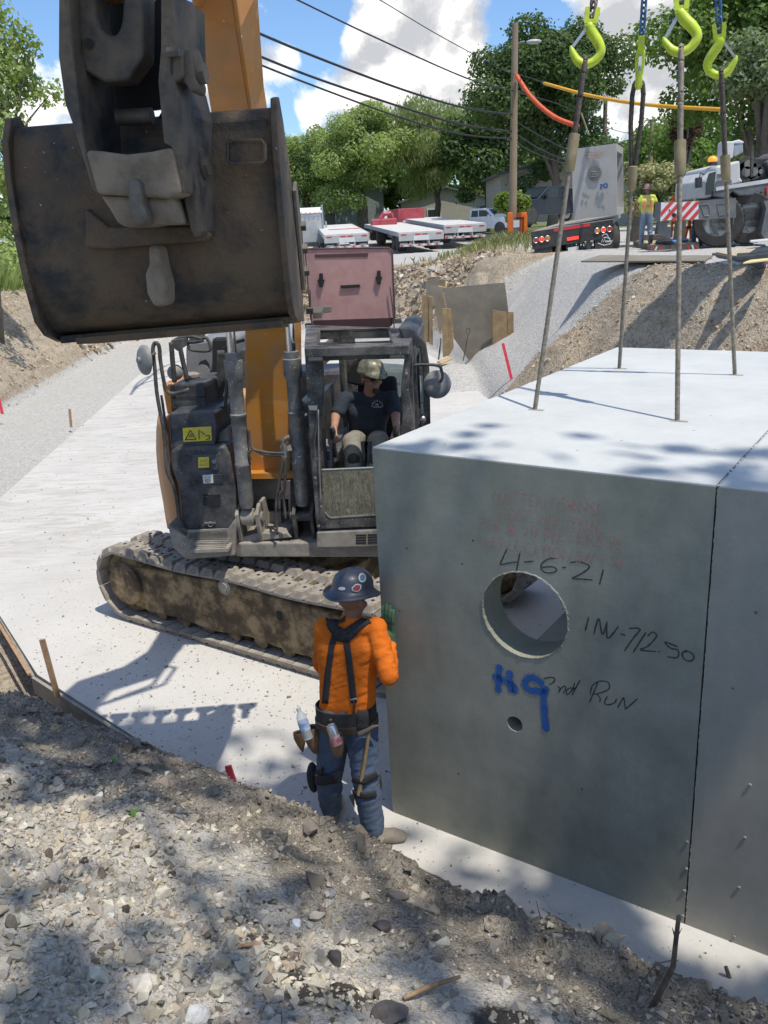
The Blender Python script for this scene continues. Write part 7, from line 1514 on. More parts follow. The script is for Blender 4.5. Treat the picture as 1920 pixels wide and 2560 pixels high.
def car(px, pyg, Y, yaw, paint, label, kind='pickup', s=1.0, name='pickup_truck', cat='pickup truck', group=None):
    p = atY(px, pyg, Y); r = thing(name, p, label, cat, group, yaw); r.scale = (s, s, s)
    if kind == 'pickup': prof = [(-2.9, .55), (-2.9, 1.15), (-.85, 1.18), (-.75, 1.85), (-.55, 1.93), (.75, 1.93), (1.45, 1.32), (2.75, 1.18), (2.95, .95), (2.95, .5), (2.4, .42), (-2.4, .42)]; win = [[(-.62, 1.33), (-.55, 1.78), (.0, 1.80), (.0, 1.33)], [(.08, 1.33), (.08, 1.80), (.70, 1.78), (1.18, 1.33)]]
    else: prof = [(-2.4, .55), (-2.45, 1.2), (-2.25, 1.75), (-2.0, 1.85), (.6, 1.85), (1.3, 1.28), (2.3, 1.12), (2.5, .9), (2.5, .5), (2.0, .42), (-2.0, .42)]; win = [[(-2.1, 1.28), (-1.98, 1.68), (-1.1, 1.72), (-1.1, 1.28)], [(-1.0, 1.28), (-1.0, 1.72), (-.2, 1.72), (-.2, 1.28)], [(-.1, 1.28), (-.1, 1.72), (.5, 1.7), (1.0, 1.28)]]
    W2 = .98
    MB().prism([(x, -W2, z) for x, z in prof], (0, 2*W2, 0)).build('body', paint, r, bevel=.07, segs=3)
    for w in win:
        for sd in (-1, 1): MB().prism([(x, sd*(W2+.006), z) for x, z in w], (0, -sd*.02, 0)).build('side_window', m_vg, r)
    if kind == 'pickup': MB().prism([(.78, -.8, 1.86), (1.44, -.85, 1.36), (1.44, .85, 1.36), (.78, .8, 1.86)], (.02, 0, .02)).build('windscreen', m_vg, r); MB().prism([(-.80, -.75, 1.36), (-.755, -.75, 1.80), (-.755, .75, 1.80), (-.80, .75, 1.36)], (-.02, 0, 0)).build('rear_window', m_vg, r); MB().box((-1.88, 0, 1.17), (1.9, 1.6, .03)).build('cargo_bed', m_blk, r)
    else: MB().prism([(.62, -.8, 1.80), (1.28, -.85, 1.32), (1.28, .85, 1.32), (.62, .8, 1.80)], (.02, 0, .02)).build('windscreen', m_vg, r)
    xf = 1.9 if kind == 'pickup' else 1.55; xr = -1.85 if kind == 'pickup' else -1.5
    for x in (xf, xr):
        for sd in (-1, 1): MB().cyl((x, sd*(W2-.12), .42), (x, sd*(W2+.008), .42), .47, n=22).build('wheel_arch', m_blk, r); wheel(r, (x, sd*(W2-.09), .40), .40, .24, (0, sd, 0))
    L2 = prof[-3][0] if False else (2.95 if kind == 'pickup' else 2.5); R2 = 2.9 if kind == 'pickup' else 2.42
    for sd in (-1, 1): MB().box((L2-.02, sd*.75, .92), (.1, .36, .2)).build('headlight', M('headlamp', (.6, .62, .65), rough=.15), r); MB().box((-R2, sd*.86, 1.0), (.08, .14, .36)).build('tail_lamp', m_red, r)
    MB().box((L2+.0, 0, .82), (.08, 1.0, .3)).build('grille', m_blk, r); MB().box((L2+.03, 0, .52), (.14, 1.9, .2)).build('bumper', m_rim, r); MB().box((-R2-.03, 0, .6), (.12, 1.9, .18)).build('bumper', m_rim, r)
    for sd in (-1, 1): MB().box((1.0, sd*1.1, 1.35), (.12, .2, .2)).build('wing_mirror', paint, r)
    return r
car(1212, 586, 62, R_(-38), m_wht, 'white crew cab pickup parked beyond the right flatbed trailer', s=.88)
car(1262, 560, 82, R_(-30), M('silver_paint', (.30, .34, .40), rough=.35, metal=.3), 'silver blue estate car parked behind the white pickup', 'suv', 1, 'parked_car', 'car')
car(1372, 556, 52, R_(205), M('navy_paint', (.012, .016, .030), rough=.25, coat=.5), 'dark navy pickup parked by the small garage left of the boxed trailer')
car(1285, 566, 88, R_(-20), M('dull_silver', (.35, .36, .37), rough=.35, metal=.3), 'pale saloon car half hidden behind the young maple', 'suv', .9, 'parked_car', 'car')
# white highway tractor, red box truck, red digger arm
p = atY(778, 640, 60); r = thing('highway_tractor', p, 'white highway truck with a tall sleeper roof left of the flatbeds', 'truck', None, R_(6)); r.scale = (.82, .82, .82)
MB().box((0, 1.2, 2.05), (2.4, 2.2, 2.6)).build('sleeper', m_wht, r, bevel=.2, segs=4); MB().prism([(-1.2, -.1, 3.3), (1.2, -.1, 3.3), (1.15, .3, 3.75), (-1.15, .3, 3.75)], (0, 1.8, 0)).build('roof_fairing', m_wht, r, bevel=.1)
MB().box((0, .07, 2.0), (2.1, .05, 2.0)).build('rear_wall_panel', m_alu, r); MB().box((0, -2.4, .95), (.9, 5.0, .3)).build('chassis_frame', m_blk, r); MB().box((0, 3.2, 1.5), (1.9, 2.0, 1.5)).build('bonnet', m_wht, r, bevel=.2)
for i in range(6): MB().box((-.9+i*.36, -.12, 3.38), (.12, .04, .06)).build('marker_light', m_lampo, r)
for sd in (-1, 1):
    for y in (-3.6, -2.4, 3.2): wheel(r, (sd*.95, y, .5), .5, .5 if y < 0 else .3, (sd, 0, 0))
    MB().cyl((sd*1.15, .1, 1.0), (sd*1.15, .1, 3.9), .09, n=12).build('exhaust_stack', m_rim, r); MB().box((sd*1.5, 1.9, 2.3), (.15, .1, .7)).build('wing_mirror', m_rim, r)
m_rpt = M('faded_red_paint', (.42, .05, .075), (.36, .045, .06), 2, .5, dirt=(.45, .18, .18), damt=.3)
p = atY(1028, 612, 66); r = thing('box_truck', p, 'faded red box truck facing the camera behind the flatbeds', 'truck', None, R_(10)); r.scale = (.8, .8, .8)
MB().box((.3, 3.4, 2.05), (2.5, 5.2, 2.3)).build('box_body', m_rpt, r, bevel=.04); MB().box((-.1, -.4, 1.25), (2.0, 1.9, 1.1)).build('cab', m_rpt, r, bevel=.2, segs=3); MB().prism([(-.9, -1.0, 1.3), (.7, -1.0, 1.3), (.55, -.7, 1.78), (-.75, -.7, 1.78)], (0, .03, .02)).build('windscreen', m_vg, r); MB().box((-.1, -1.9, .95), (1.7, 1.4, .7)).build('bonnet', m_rpt, r, bevel=.15)
MB().box((-.1, .0, 2.02), (1.2, .12, .30)).build('roof_rack', m_wht, r)
for sd in (-1, 1):
    for y in (-1.8, 4.4): wheel(r, (sd*.9, y, .42), .42, .3, (sd, 0, 0))
p = atY(955, 600, 62); r = thing('digger_arm', p, 'small red digger with its arm folded, beside the red box truck', 'digger')
Q_ = [atY(950, 575, 62)-p, atY(953, 545, 62)-p, atY(960, 534, 62)-p, atY(978, 533, 62)-p]; MB().tube(Q_, [.24, .22, .2, .15], 6).build('arm', m_rpt, r); MB().tube([Q_[3], atY(982, 545, 62)-p, atY(972, 562, 62)-p], [.16, .13, .2], 6).build('dipper', m_rpt, r); MB().box((.2, .8, .8), (1.8, 2.0, 1.2)).build('body', m_rpt, r, bevel=.1); MB().box((.2, .8, .25), (2.0, 2.6, .5)).build('tracks', m_blk, r, bevel=.1)
# houses
m_side = M('grey_siding', (.26, .29, .28), (.22, .25, .245), 4, .7); m_roof = M('shingle_roof', (.10, .105, .11), (.14, .14, .145), 9, .85); m_beige = M('beige_wall', (.40, .37, .30), (.35, .32, .26), 3, .8); m_wfr = M('window_frame', (.62, .62, .6), rough=.5)
def house(px, pyg, Y, w, d_, h, rh, wall, label, wins, yaw=0, name='house'):
    p = atY(px, pyg, Y); r = thing(name, p, label, 'house' if name == 'house' else 'garage', None, yaw)
    MB().prism([(-w/2, 0, -.5), (w/2, 0, -.5), (w/2, 0, h), (0, 0, h+rh), (-w/2, 0, h)], (0, d_, 0)).build('wall', wall, r)
    for s in (-1, 1): MB().prism([(s*(w/2+.35), -.35, h-.22), (0, -.35, h+rh+.05), (0, -.35, h+rh+.22), (s*(w/2+.35), -.35, h-.04)], (0, d_+.7, 0)).build('roof', m_roof, r)
    for x, z, ww, wh in wins:
        f = MB().box((x, -.04, z), (ww+.2, .08, wh+.2)).build('window', m_wfr, r); MB().box((x, -.09, z), (ww, .03, wh)).build('pane', m_vg, f)
    return r
house(866, 572, 88, 7.5, 9, 3.4, 1.9, m_side, 'grey sided house with two white windows behind the light tree', [(-.6, 2.9, .7, 1.2), (.8, 2.9, .7, 1.2), (-1.5, 1.0, 1, 1.1)])
house(748, 572, 90, 6.5, 8, 3.3, 2.2, m_side, 'grey house half hidden just right of the bucket', [(-.8, 2.0, .8, 1.2), (.9, 2.0, .8, 1.2)])
house(1388, 535, 66, 8.0, 8, 3.0, .6, m_beige, 'low beige garage beside the navy pickup', [(1.6, .9, 1.4, 1.6), (-1.9, 1.2, 1, .8)], 0, 'garage')
house(1115, 560, 92, 9.0, 7, 2.4, 1.0, m_beige, 'low tan bungalow glimpsed behind the red box truck', [(-1.2, 1.0, 1.2, .9)])
house(1574, 556, 74, 3.4, 7, 3.6, .6, M('blue_grey_siding', (.36, .39, .41), (.31, .34, .36), 4, .7), 'pale blue house with a porch right of the boxed trailer', [(.6, 2.6, 1.0, 1.0), (1.5, 1.0, 1.2, 1.4)])
# orange construction sign stand, cone
p = atY(1294, 600, 35.2); r = thing('sign_stand', p, 'orange construction panels with a white notice at the foot of the pole', 'sign'); m_org = M('safety_orange', (.80, .19, .03), (.70, .15, .02), 5, .5)
for px, w in ((1275, .2), (1303, .42)): q = atY(px, 565, 35.2)-p; MB().box(q, (w, .12, 1.0)).build('orange_panel', m_org, r, bevel=.02)
q = atY(1314, 568, 35.1)-p; MB().box(q, (.13, .1, .9)).build('orange_post', m_org, r); q = atY(1291, 562, 35.0)-p; MB().box(q, (.24, .03, .34)).build('white_notice', m_wht, r); MB().box(q-[0, .02, .12], (.24, .02, .05)).build('blue_band', M('blue_band', (.05, .05, .35), rough=.5), r)
for i, py in enumerate((545, 560, 575)): q = atY(1300, py, 35.12)-p; MB().box(q+[0, -.0, 0], (.45, .02, .05)).build('panel_stripe', m_wht if i == 1 else m_blk, r) if i == 0 else None
p = atY(1247, 614, 38); r = thing('traffic_cone', p, 'small orange traffic cone left of the wooden pole', 'cone'); MB().lathe((0, 0, 0), (0, 0, 1), [(.15, .02), (.04, .42), (.03, .43)], 16).build('cone_body', m_org, r, smooth=True); MB().box((0, 0, .015), (.36, .36, .03)).build('base', m_org, r)
# ---------------------------------------------------------------- trailer with box 10
x10 = z_(1200, 340, 3.7705)
TY = 26.7; a = atY(*x10(480, 900), TY); b_ = atY(*x10(1255, 780), TY); wv = norm(b_-a); aw = norm(np.cross(ez, wv)); aw = norm(aw*np.array([1, 1, 0])*1.0+wv*.30+np.array([0, 0, -.012])); upv = norm(np.cross(wv, np.cross([0, 1, 0], wv))); upv = norm(np.cross(wv, aw))
if upv[2] < 0: upv = -upv
Wt = np.linalg.norm(b_-a); r10 = thing('lowered_trailer', (a+b_)/2-upv*1.1, 'tilted black trailer with red lamps carrying the concrete box marked 10', 'trailer'); o10 = np.array(r10.location)
def T10(x, y, z): return (a-o10)+wv*x*Wt+aw*y+upv*z           # x 0..1 across, y away, z above the deck
def tb(x0, x1, y0, y1, z0, z1, name, mat, par=r10): P = [T10(x, y, z0) for x, y in ((x0, y0), (x1, y0), (x1, y1), (x0, y1))]; return MB().prism(P, upv*(z1-z0)).build(name, mat, par)
tb(0, 1, 0, 12, -.16, 0, 'deck', M('worn_deck', (.34, .30, .25), (.26, .225, .18), 3, .8)); tb(0, 1, -.05, .05, -.52, -.02, 'rear_panel', m_blk); tb(.28, .72, -.06, -.05, -.11, -.03, 'reflector', m_red)
tb(.02, .24, -.02, .03, -1.15, -.52, 'mud_flap', m_blk); tb(.76, .98, -.02, .03, -1.15, -.52, 'mud_flap', m_blk)
for i in range(8): tb(.18+i*.075, .18+(i+1)*.075, -.10, -.06, -.93, -.85, 'bumper_tape', m_red if i % 2 else m_wht)
tb(.30, .35, -.04, .06, -.9, -.5, 'bumper_hanger', m_blk); tb(.66, .71, -.04, .06, -.9, -.5, 'bumper_hanger', m_blk); tb(.43, .56, -.075, -.05, -.78, -.62, 'number_plate', m_wht); tb(.43, .57, -.07, -.05, -.42, -.33, 'centre_lamp', m_lampr)
for x, m__ in ((.055, m_red), (.125, m_lampr), (.195, m_lampo), (.80, m_lampo), (.875, m_lampr), (.95, m_red)): q = T10(x, -.05, -.27); MB().cyl(q, q-aw*.03, .07, n=18).build('tail_lamp', m__, r10); MB().tube([q-aw*.03+wv*.075*math.cos(t)+upv*.075*math.sin(t) for t in np.linspace(0, 6.28, 14, False)], .010, 5, closed=True).build('lamp_ring', m_rim, r10)
for y in (1.0, 2.3, 3.6):
    for x0, x1 in ((.03, .25), (.77, .99)): MB().lathe(T10(x0, y, -.58), wv, [(.25, 0), (.46, 0), (.50, .06), (.50, (x1-x0)*Wt-.06), (.46, (x1-x0)*Wt), (.25, (x1-x0)*Wt)], 22).build('wheel', m_tyre, r10, smooth=True)
    MB().lathe(T10(.99, y, -.58), wv, [(.30, .0), (.27, -.05), (.12, -.05), (.1, .03), (.001, .03)], 18).build('rim', m_rim, r10, smooth=True)
tb(.36, .40, .5, 11, -.5, -.16, 'frame_beam', m_blk); tb(.60, .64, .5, 11, -.5, -.16, 'frame_beam', m_blk)
# white drawing on the spare flap (running dog over a word)
dm = MB(); L10 = [[(1150, 965), (1165, 945), (1195, 945), (1215, 985), (1230, 990)], [(1165, 980), (1190, 975), (1215, 985)], [(1145, 1020), (1155, 990), (1165, 1020), (1175, 990), (1182, 1020)], [(1190, 1012), (1200, 1005), (1200, 1020), (1188, 1018)], [(1215, 1006), (1206, 1014), (1215, 1020)], [(1222, 990), (1222, 1020)], [(1222, 1012), (1235, 1003)], [(1225, 1012), (1238, 1022)], [(1110, 1030), (1170, 1050), (1230, 1035), (1248, 1000)]]
for l in L10:
    P = [atPl(*x10(x, y-20), a-aw*.08, aw)-o10 for x, y in l]; dm.tube(P, .012, 5)
dm.build('white_drawing', m_wht, r10)
# the box
bxr = thing('precast_box', o10+T10(.55, 1.0, 0), 'tall pale concrete box marked 10 standing on the tilted trailer', 'culvert section', 'precast culverts on the move'); bO = np.array(bxr.location)
fn = aw; A10 = [atPl(*x10(x, y), o10+T10(.5, .55, 0), fn) for x, y in ((880, 790), (1292, 745), (1275, 65), (862, 125))]
w10 = norm(A10[1]-A10[0]); u10 = norm(A10[3]-A10[0]); W10 = np.linalg.norm(A10[1]-A10[0]); H10 = np.linalg.norm(A10[3]-A10[0]); D10 = 2.6; dd = norm(np.cross(w10, u10)); dd = dd if dd[1] > 0 else -dd; dd = norm(dd+w10*.06)
def B10(x, y, z): return A10[0]-bO+w10*x+dd*y+u10*z
def bxx(x0, x1, y0, y1, z0, z1, nm, mt=m_b10): MB().prism([B10(x, y, z0) for x, y in ((x0, y0), (x1, y0), (x1, y1), (x0, y1))], u10*(z1-z0)).build(nm, mt, bxr)
tk = .2; bxx(0, W10, 0, tk, 0, H10, 'near_wall'); bxx(0, W10, D10-tk, D10, 0, H10, 'far_wall'); bxx(0, W10, tk, D10-tk, 0, tk, 'floor_slab'); bxx(0, W10, tk, D10-tk, H10-tk, H10, 'roof_slab'); bxx(.9, W10-.55, tk, D10-tk, tk, H10-tk, 'inner_shadow_wall')
hc10 = atPl(*x10(1077, 355), A10[0], dd)-bO; MB().cyl(hc10-dd*.004, hc10+dd*.01, 62/3.77/2135*26.5, n=30).build('blocked_hole', M('recess_grey', (.13, .135, .13), (.20, .2, .19), 6, .9), bxr)
def str10(lines_, w, mat, nm):
    mb = MB()
    for l in lines_:
        P = [atPl(*x10(x, y), A10[0]-dd*.01, dd)-bO for x, y in l]; mb.tube(P, w, 5)
    mb.build(nm, mat, bxr)
str10([[(1132, 460), (1145, 455), (1138, 505)]], .026, m_blue, 'blue_digit'); str10([[(1170, 455), (1190, 447), (1203, 465), (1192, 488), (1172, 485), (1160, 468), (1170, 455)]], .024, m_blue, 'blue_digit')
m_fp = M('faint_pen', (.30, .295, .28), rough=.9)
for l in ([(985, 480), (1000, 505), (1010, 485), (1020, 505), (1030, 485)], [(1040, 485), (1042, 510)], [(970, 570), (990, 560), (985, 595), (970, 590)], [(1010, 565), (1030, 565), (1025, 590)], [(1140, 540), (1150, 560), (1165, 535), (1170, 560)], [(1185, 545), (1200, 530), (1215, 560)]): str10([l], .010, m_fp, 'pen_mark')
for k in range(3): str10([[(1050, 340+k*22), (1095, 335+k*22)]], .014, m_fp, 'recess_bar')
for k, (y, x0, x1) in enumerate(((150, 990, 1160), (180, 985, 1170), (205, 1010, 1140))):
    for j in range(9): xx = x0+(x1-x0)*j/9; str10([[(xx, y-(xx-985)*.05), (xx+9, y+10-(xx-985)*.05)]], .016, m_sten, 'stencil_mark')
# ---------------------------------------------------------------- right hand street: mats, sheets, crane, workers
q4 = z_(1560, 340, 4.6083)
m_matb = M('mat_steel', (.09, .075, .065), (.15, .13, .11), 9, .7); m_matw = M('mat_timber', (.50, .42, .27), (.40, .33, .21), 5, .8)
def zq(x, y, z): return atZ(*q4(x, y), z)
p = zq(0, 1400, 2.76); q_ = zq(1000, 1385, 2.76); tag(MB().prism([atZ(1452, 656, 2.74), atZ(1500, 641, 2.74), atZ(1782, 642, 2.74), atZ(1760, 656, 2.74)], ez*.03).build('plywood_sheet', m_ply), 'long tan plywood sheet lying on gravel at the top of the slope', 'plywood')
def mat(pts, z, h, name, label):
    P = [zq(x, y, z) for x, y in pts]; r = thing(name, P[0], label, 'outrigger mat', 'outrigger mats by the crane'); P = [v-P[0] for v in P]; MB().prism(P, ez*h).build('steel_frame', m_matb, r); c = sum(P)/4; MB().prism([c+(v-c)*.9+ez*(h+.004) for v in P], ez*.02).build('timber_top', m_matw, r)
    for i in (0, 1): v = P[i]; e = norm(P[1]-P[0])*(1 if i == 0 else -1); n = np.array([0, -.012, 0])
    for i, (v, s) in enumerate(((P[0], 1), (P[1], -1))):
        e = norm(P[1]-P[0])*s
        for k in range(3): MB().prism([v+e*(.02+k*.10)+n+ez*.02, v+e*(.07+k*.10)+n+ez*.02, v+e*(.11+k*.10)+n+ez*(h-.02), v+e*(.06+k*.10)+n+ez*(h-.02)], (0, -.004, 0)).build('red_stripe', m_red if k != 1 else m_wht, r)
    return r
mat([(290, 1330), (865, 1305), (800, 1240), (105, 1265)], 2.70, .14, 'outrigger_mat', 'outrigger mat with striped corners under the vested worker'); mat([(1580, 1595), (2100, 1500), (1500, 1390), (1010, 1440)], 2.62, .16, 'outrigger_mat', 'larger outrigger mat at the right edge above the dirt slope')
for pts, z, h, mt, lb in (([(1290, 1440), (1700, 1400), (1700, 1375), (1300, 1395)], 2.9, .06, m_blk, 'black outrigger float lying on the larger mat'), ([(1440, 1380), (1700, 1330), (1620, 1290), (1530, 1320)], 2.95, .05, m_blk, 'dark folded tarp on the larger mat'), ([(1460, 1230), (1700, 1215), (1700, 1200), (1445, 1225)], 2.85, .05, m_wfr, 'white plank end at the right edge below the crane'), ([(360, 1240), (560, 1235), (520, 1190), (420, 1190)], 2.88, .06, m_blk, 'coil of dark rigging on the mat beside the worker'), ([(520, 1235), (740, 1215), (700, 1195), (540, 1205)], 2.88, .05, M('blue_strap', (.12, .28, .55), rough=.7), 'bright blue folded straps on the mat'), ([(1370, 1480), (1700, 1440), (1700, 1425), (1450, 1450)], 2.88, .03, M('yellow_ply', (.66, .56, .28), rough=.7), 'yellow board lying on the larger mat')):
    P = [zq(x, y, z) for x, y in pts]; tag(MB().prism(P, ez*h).build('loose_gear', mt, None, bevel=.01), lb, 'gear')
p = zq(520, 1300, 2.72); tag(MB().tube([p+np.array([math.cos(t)*.28, math.sin(t)*.2, .03+.01*math.sin(3*t)]) for t in np.linspace(0, 5.5, 16)], .022, 7).build('orange_strap', M('orange_strap', (.60, .27, .08), rough=.8), None, smooth='all'), 'orange strap coiled in front of the nearer mat', 'strap')
# crane carrier
CY = 22.6; cq = lambda x, y, Y=CY: atY(*q4(x, y), Y)
crn = thing('mobile_crane', cq(1435, 1230)*[1, 1, 0]+[0, 0, 2.7], 'white and grey mobile crane at the right edge with huge tyres', 'crane'); cO = np.array(crn.location)
m_crg = M('crane_grey', (.075, .085, .095), (.11, .12, .13), 4, .5, dirt=(.28, .27, .25), damt=.3); m_crw = M('crane_white', (.60, .60, .60), (.52, .52, .51), 3, .45, dirt=(.35, .33, .30), damt=.3)
def cp(pts, Y, dp, name, mat, **k): return MB().prism([cq(x, y, Y)-cO for x, y in pts], (0, dp, 0)).build(name, mat, crn, **k)
cp([(1030, 620), (1250, 560), (1900, 470), (1900, 620), (1650, 680), (1330, 690), (1250, 640), (1180, 720), (1030, 700)], CY, 2.6, 'carrier_body', m_crg, bevel=.03)
cp([(1060, 590), (1660, 495), (1900, 460), (1900, 500), (1660, 540), (1060, 632)], CY-.02, .06, 'body_stripe', m_crw)
cp([(1050, 400), (1065, 350), (1340, 280), (1345, 480), (1380, 530), (1250, 570), (1030, 620), (1020, 700), (925, 720), (930, 520)], CY+.1, 2.2, 'driver_cab', m_crw, bevel=.05)
cp([(945, 680), (955, 540), (985, 430), (1062, 405), (1030, 660)], CY+.06, .06, 'cab_window', m_vg)
cp([(1065, 520), (1240, 500), (1240, 545), (1060, 575)], CY+.06, .05, 'side_grille', m_crg)
for i in range(3): cp([(1075+i*4, 440+i*18), (1200, 420+i*18), (1200, 428+i*18), (1075+i*4, 448+i*18)], CY+.07, .04, 'side_lettering', m_crg)
cp([(838, 480), (905, 470), (905, 590), (838, 600)], CY-.1, .15, 'wing_mirror', m_blk, bevel=.02); part_ = MB().tube([cq(930, 440, CY)-cO, cq(880, 430, CY)-cO, cq(870, 480, CY-.1)-cO], .02, 6).build('mirror_arm', m_blk, crn)
q = cq(1020, 300, CY+.6)-cO; MB().cyl(q-ez*.08, q, .12, n=16).build('beacon_base', m_blk, crn); MB().sphere(q+ez*.05, (.12, .12, .10), 14, 8).build('amber_beacon', M('amber_beacon', (.85, .30, .03), rough=.2, emit=(1, .35, .05, .6)), crn, smooth='all')
cp([(1150, 310), (1260, 250), (1275, 60), (1165, 60)], CY+.6, .5, 'white_stack', m_crw, bevel=.03); cp([(1255, 100), (1375, 70), (1380, 190), (1300, 240), (1260, 240)], CY+.7, .5, 'chrome_housing', m_rim, bevel=.04); cp([(1250, 60), (1330, 40), (1385, 65), (1380, 85), (1255, 90)], CY+.68, .5, 'housing_cap', m_wht, bevel=.03)
cp([(1350, 300), (1480, 250), (1900, 230), (1900, 480), (1700, 500), (1400, 530), (1350, 500)], CY+.7, 1.2, 'engine_bay', m_blk, bevel=.04)
for x, y, rr in ((1430, 330, .22), (1410, 410, .25), (1500, 410, .20), (1580, 410, .12)): q = cq(x, y, CY+.62)-cO; MB().cyl(q, q+[0, .3, 0], rr, n=20).build('winch_drum', m_rub, crn, smooth=True); MB().cyl(q-[0, .02, 0], q, rr*.5, n=16).build('drum_hub', m_mirr, crn)
cp([(1470, 110), (1500, 105), (1490, 470), (1465, 475)], CY+.4, .08, 'exhaust_pipe', m_rub)
cp([(1640, 300), (1900, 150), (1900, 440), (1700, 470)], CY+.5, 1.4, 'slewing_base', m_crg, bevel=.04); cp([(1640, 590), (1700, 560), (1700, 700), (1645, 720)], CY-.05, .1, 'red_corner', m_red)
for x, y, rr in ((1435, 945, .64), (1090, 985, .62)):
    q = cq(x, y, CY+.12)-cO; ax = np.array([-.42, -1, 0]); ax = norm(ax); o = MB().lathe(q+ax*-.4, ax, [(.34, 0), (rr*.92, 0), (rr, .08), (rr, .42), (rr*.93, .5), (.36, .5)], 40).build('wheel', m_tyre, crn, smooth=True)
    tr = MB()
    for k in range(32):
        a_ = 2*math.pi*k/32; u, v, _ = frame(ax); c = q-ax*.4+(u*math.cos(a_)+v*math.sin(a_))*rr; tr.box(c+ax*.13, (.06, .035, .20), M=np.stack([-u*math.sin(a_)+v*math.cos(a_), u*math.cos(a_)+v*math.sin(a_), ax], 1)); tr.box(c+ax*.37, (.06, .035, .20), M=np.stack([-u*math.sin(a_)+v*math.cos(a_), u*math.cos(a_)+v*math.sin(a_), ax], 1))
    tr.build('tyre_tread', m_tyre, o); MB().lathe(q-ax*.4, ax, [(.10, .36), (.14, .46), (.17, .46), (.18, .40), (.30, .36), (.345, .48), (.365, .50)], 30).build('rim', m_rim, o, smooth=True)
cp([(1250, 640), (1330, 700), (1300, 900), (1310, 1120), (1260, 1130), (1240, 800)], CY+.3, .3, 'mud_guard', m_blk); cp([(1610, 750), (1700, 740), (1700, 1190), (1620, 1180), (1580, 1120), (1640, 830)], CY-.3, .3, 'step_ladder', m_crg)
# outrigger beam with striped end
BYO = 21.8
st_ = thing('outrigger_beam', cq(640, 960, BYO), 'striped red and white outrigger beam sticking out left of the crane', 'outrigger'); sO = np.array(st_.location)
def so_(pts, Y, dp, nm, mt): return MB().prism([cq(x, y, Y)-sO for x, y in pts], (0, dp, 0)).build(nm, mt, st_)
so_([(430, 762), (890, 742), (1290, 712), (1290, 940), (890, 965), (418, 985)], BYO, .45, 'beam', m_crg); so_([(480, 768), (858, 752), (858, 958), (475, 972)], BYO-.02, .02, 'white_end_panel', m_wht); so_([(430, 764), (478, 768), (473, 972), (420, 982)], BYO-.02, .02, 'white_tip', m_wht)
def clipY(x): return max(758, 0)
for x0 in (340, 440, 540, 640, 740):
    P = []; sl2 = 190
    pts = [(x0, 972), (x0+52, 970), (x0+52+sl2, 756), (x0+sl2, 758)]
    def cl2(p1, p2, xl, xr_):   # trim the stripe to the panel
        return p1
    xl, xr_ = 424, 858; poly = pts
    for side_, lim in ((0, xl), (1, xr_)):
        out = []
        for i in range(len(poly)):
            A_, B2 = poly[i], poly[(i+1) % len(poly)]; ia = A_[0] >= lim if side_ == 0 else A_[0] <= lim; ib = B2[0] >= lim if side_ == 0 else B2[0] <= lim
            if ia: out.append(A_)
            if ia != ib: t = (lim-A_[0])/(B2[0]-A_[0]); out.append((lim, A_[1]+(B2[1]-A_[1])*t))
        poly = out
    if len(poly) > 2: so_(poly, BYO-.03, .008, 'red_stripe', m_red)
q = cq(577, 912, BYO-.035)-sO; MB().cyl(q, q+[0, .02, 0], .05, n=18).build('pin_hole', m_dark, st_); q = cq(525, 855, BYO-.035)-sO; MB().cyl(q, q+[0, .02, 0], .02, n=12).build('pin_hole', m_dark, st_); so_([(430, 985), (500, 982), (490, 1050), (545, 1045), (540, 1180), (440, 1140), (420, 1100)], BYO+.1, .25, 'jack_leg', m_crg)
for pts in ([(880, 790), (970, 782), (995, 880), (985, 920), (925, 918)], [(1070, 778), (1180, 770), (1195, 905), (1100, 912)]): o = MB(); o.tube([cq(x, y, BYO-.01)-sO for x, y in pts], .008, 5, closed=True); o.build('pressed_rib', m_mirr, st_)
# the crane's boom reaching out of the picture to the lifting point, its hoist ropes and block
bm0 = np.array([13.5, 19.5, 5.6]); bm1 = np.array([apex[0], apex[1], 14.2])-cO; b0_ = bm0-cO
crb = MB(); d = norm(bm1-b0_)
for t0, t1, w in ((0, .35, .95), (.35, .68, .82), (.68, 1, .70)): crb.beam(b0_+(bm1-b0_)*t0, b0_+(bm1-b0_)*t1, w, w*1.05)
crb.build('telescopic_boom', m_crw, crn)
hb_ = thing('hook_block', apex+ez*.35, 'crane hook block above the master ring over the box', 'hook block'); MB().box((0, 0, .5), (.3, .2, .55)).build('block_body', m_yel, hb_, bevel=.03)
for s in (-.1, .1): MB().cyl((s, 0, .7), (s, 0, 5.6), .014, n=6).build('hoist_rope', m_ropeD, hb_)
# barricades
def barricade(pts_, Y, label):
    p = cq(*pts_[0], Y); r = thing('barricade', p, label, 'barricade', 'orange A frame barricades')
    for a_, b2 in zip(pts_[0::2], pts_[1::2]): MB().beam(cq(*a_, Y)-p, cq(*b2, Y)-p, .06, .04, (0, 1, 0)).build('leg', m_org, r)
    return r
barricade([(545, 1170), (570, 680), (620, 1180), (635, 670), (560, 1000), (640, 990)], 25, 'orange barricade behind the striped beam, left one'); barricade([(705, 1180), (760, 960), (770, 1190), (745, 670), (700, 1060), (770, 1050)], 25.3, 'orange barricade between the vested and the helmeted worker'); barricade([(1000, 1160), (955, 960), (970, 1150), (985, 970)], 24.4, 'orange barricade leg just left of the crane front wheel')
p = cq(492, 655, 70); r = thing('wheeled_bin', p-ez*1.42, 'blue grey wheeled bin beyond the striped beam', 'bin'); MB().box((0, 0, .75), (.72, .6, 1.2)).build('bin_body', M('bin_blue', (.07, .11, .16), rough=.5), r, bevel=.05); MB().box((0, 0, 1.38), (.78, .66, .08)).build('lid', M('bin_blue', None), r)
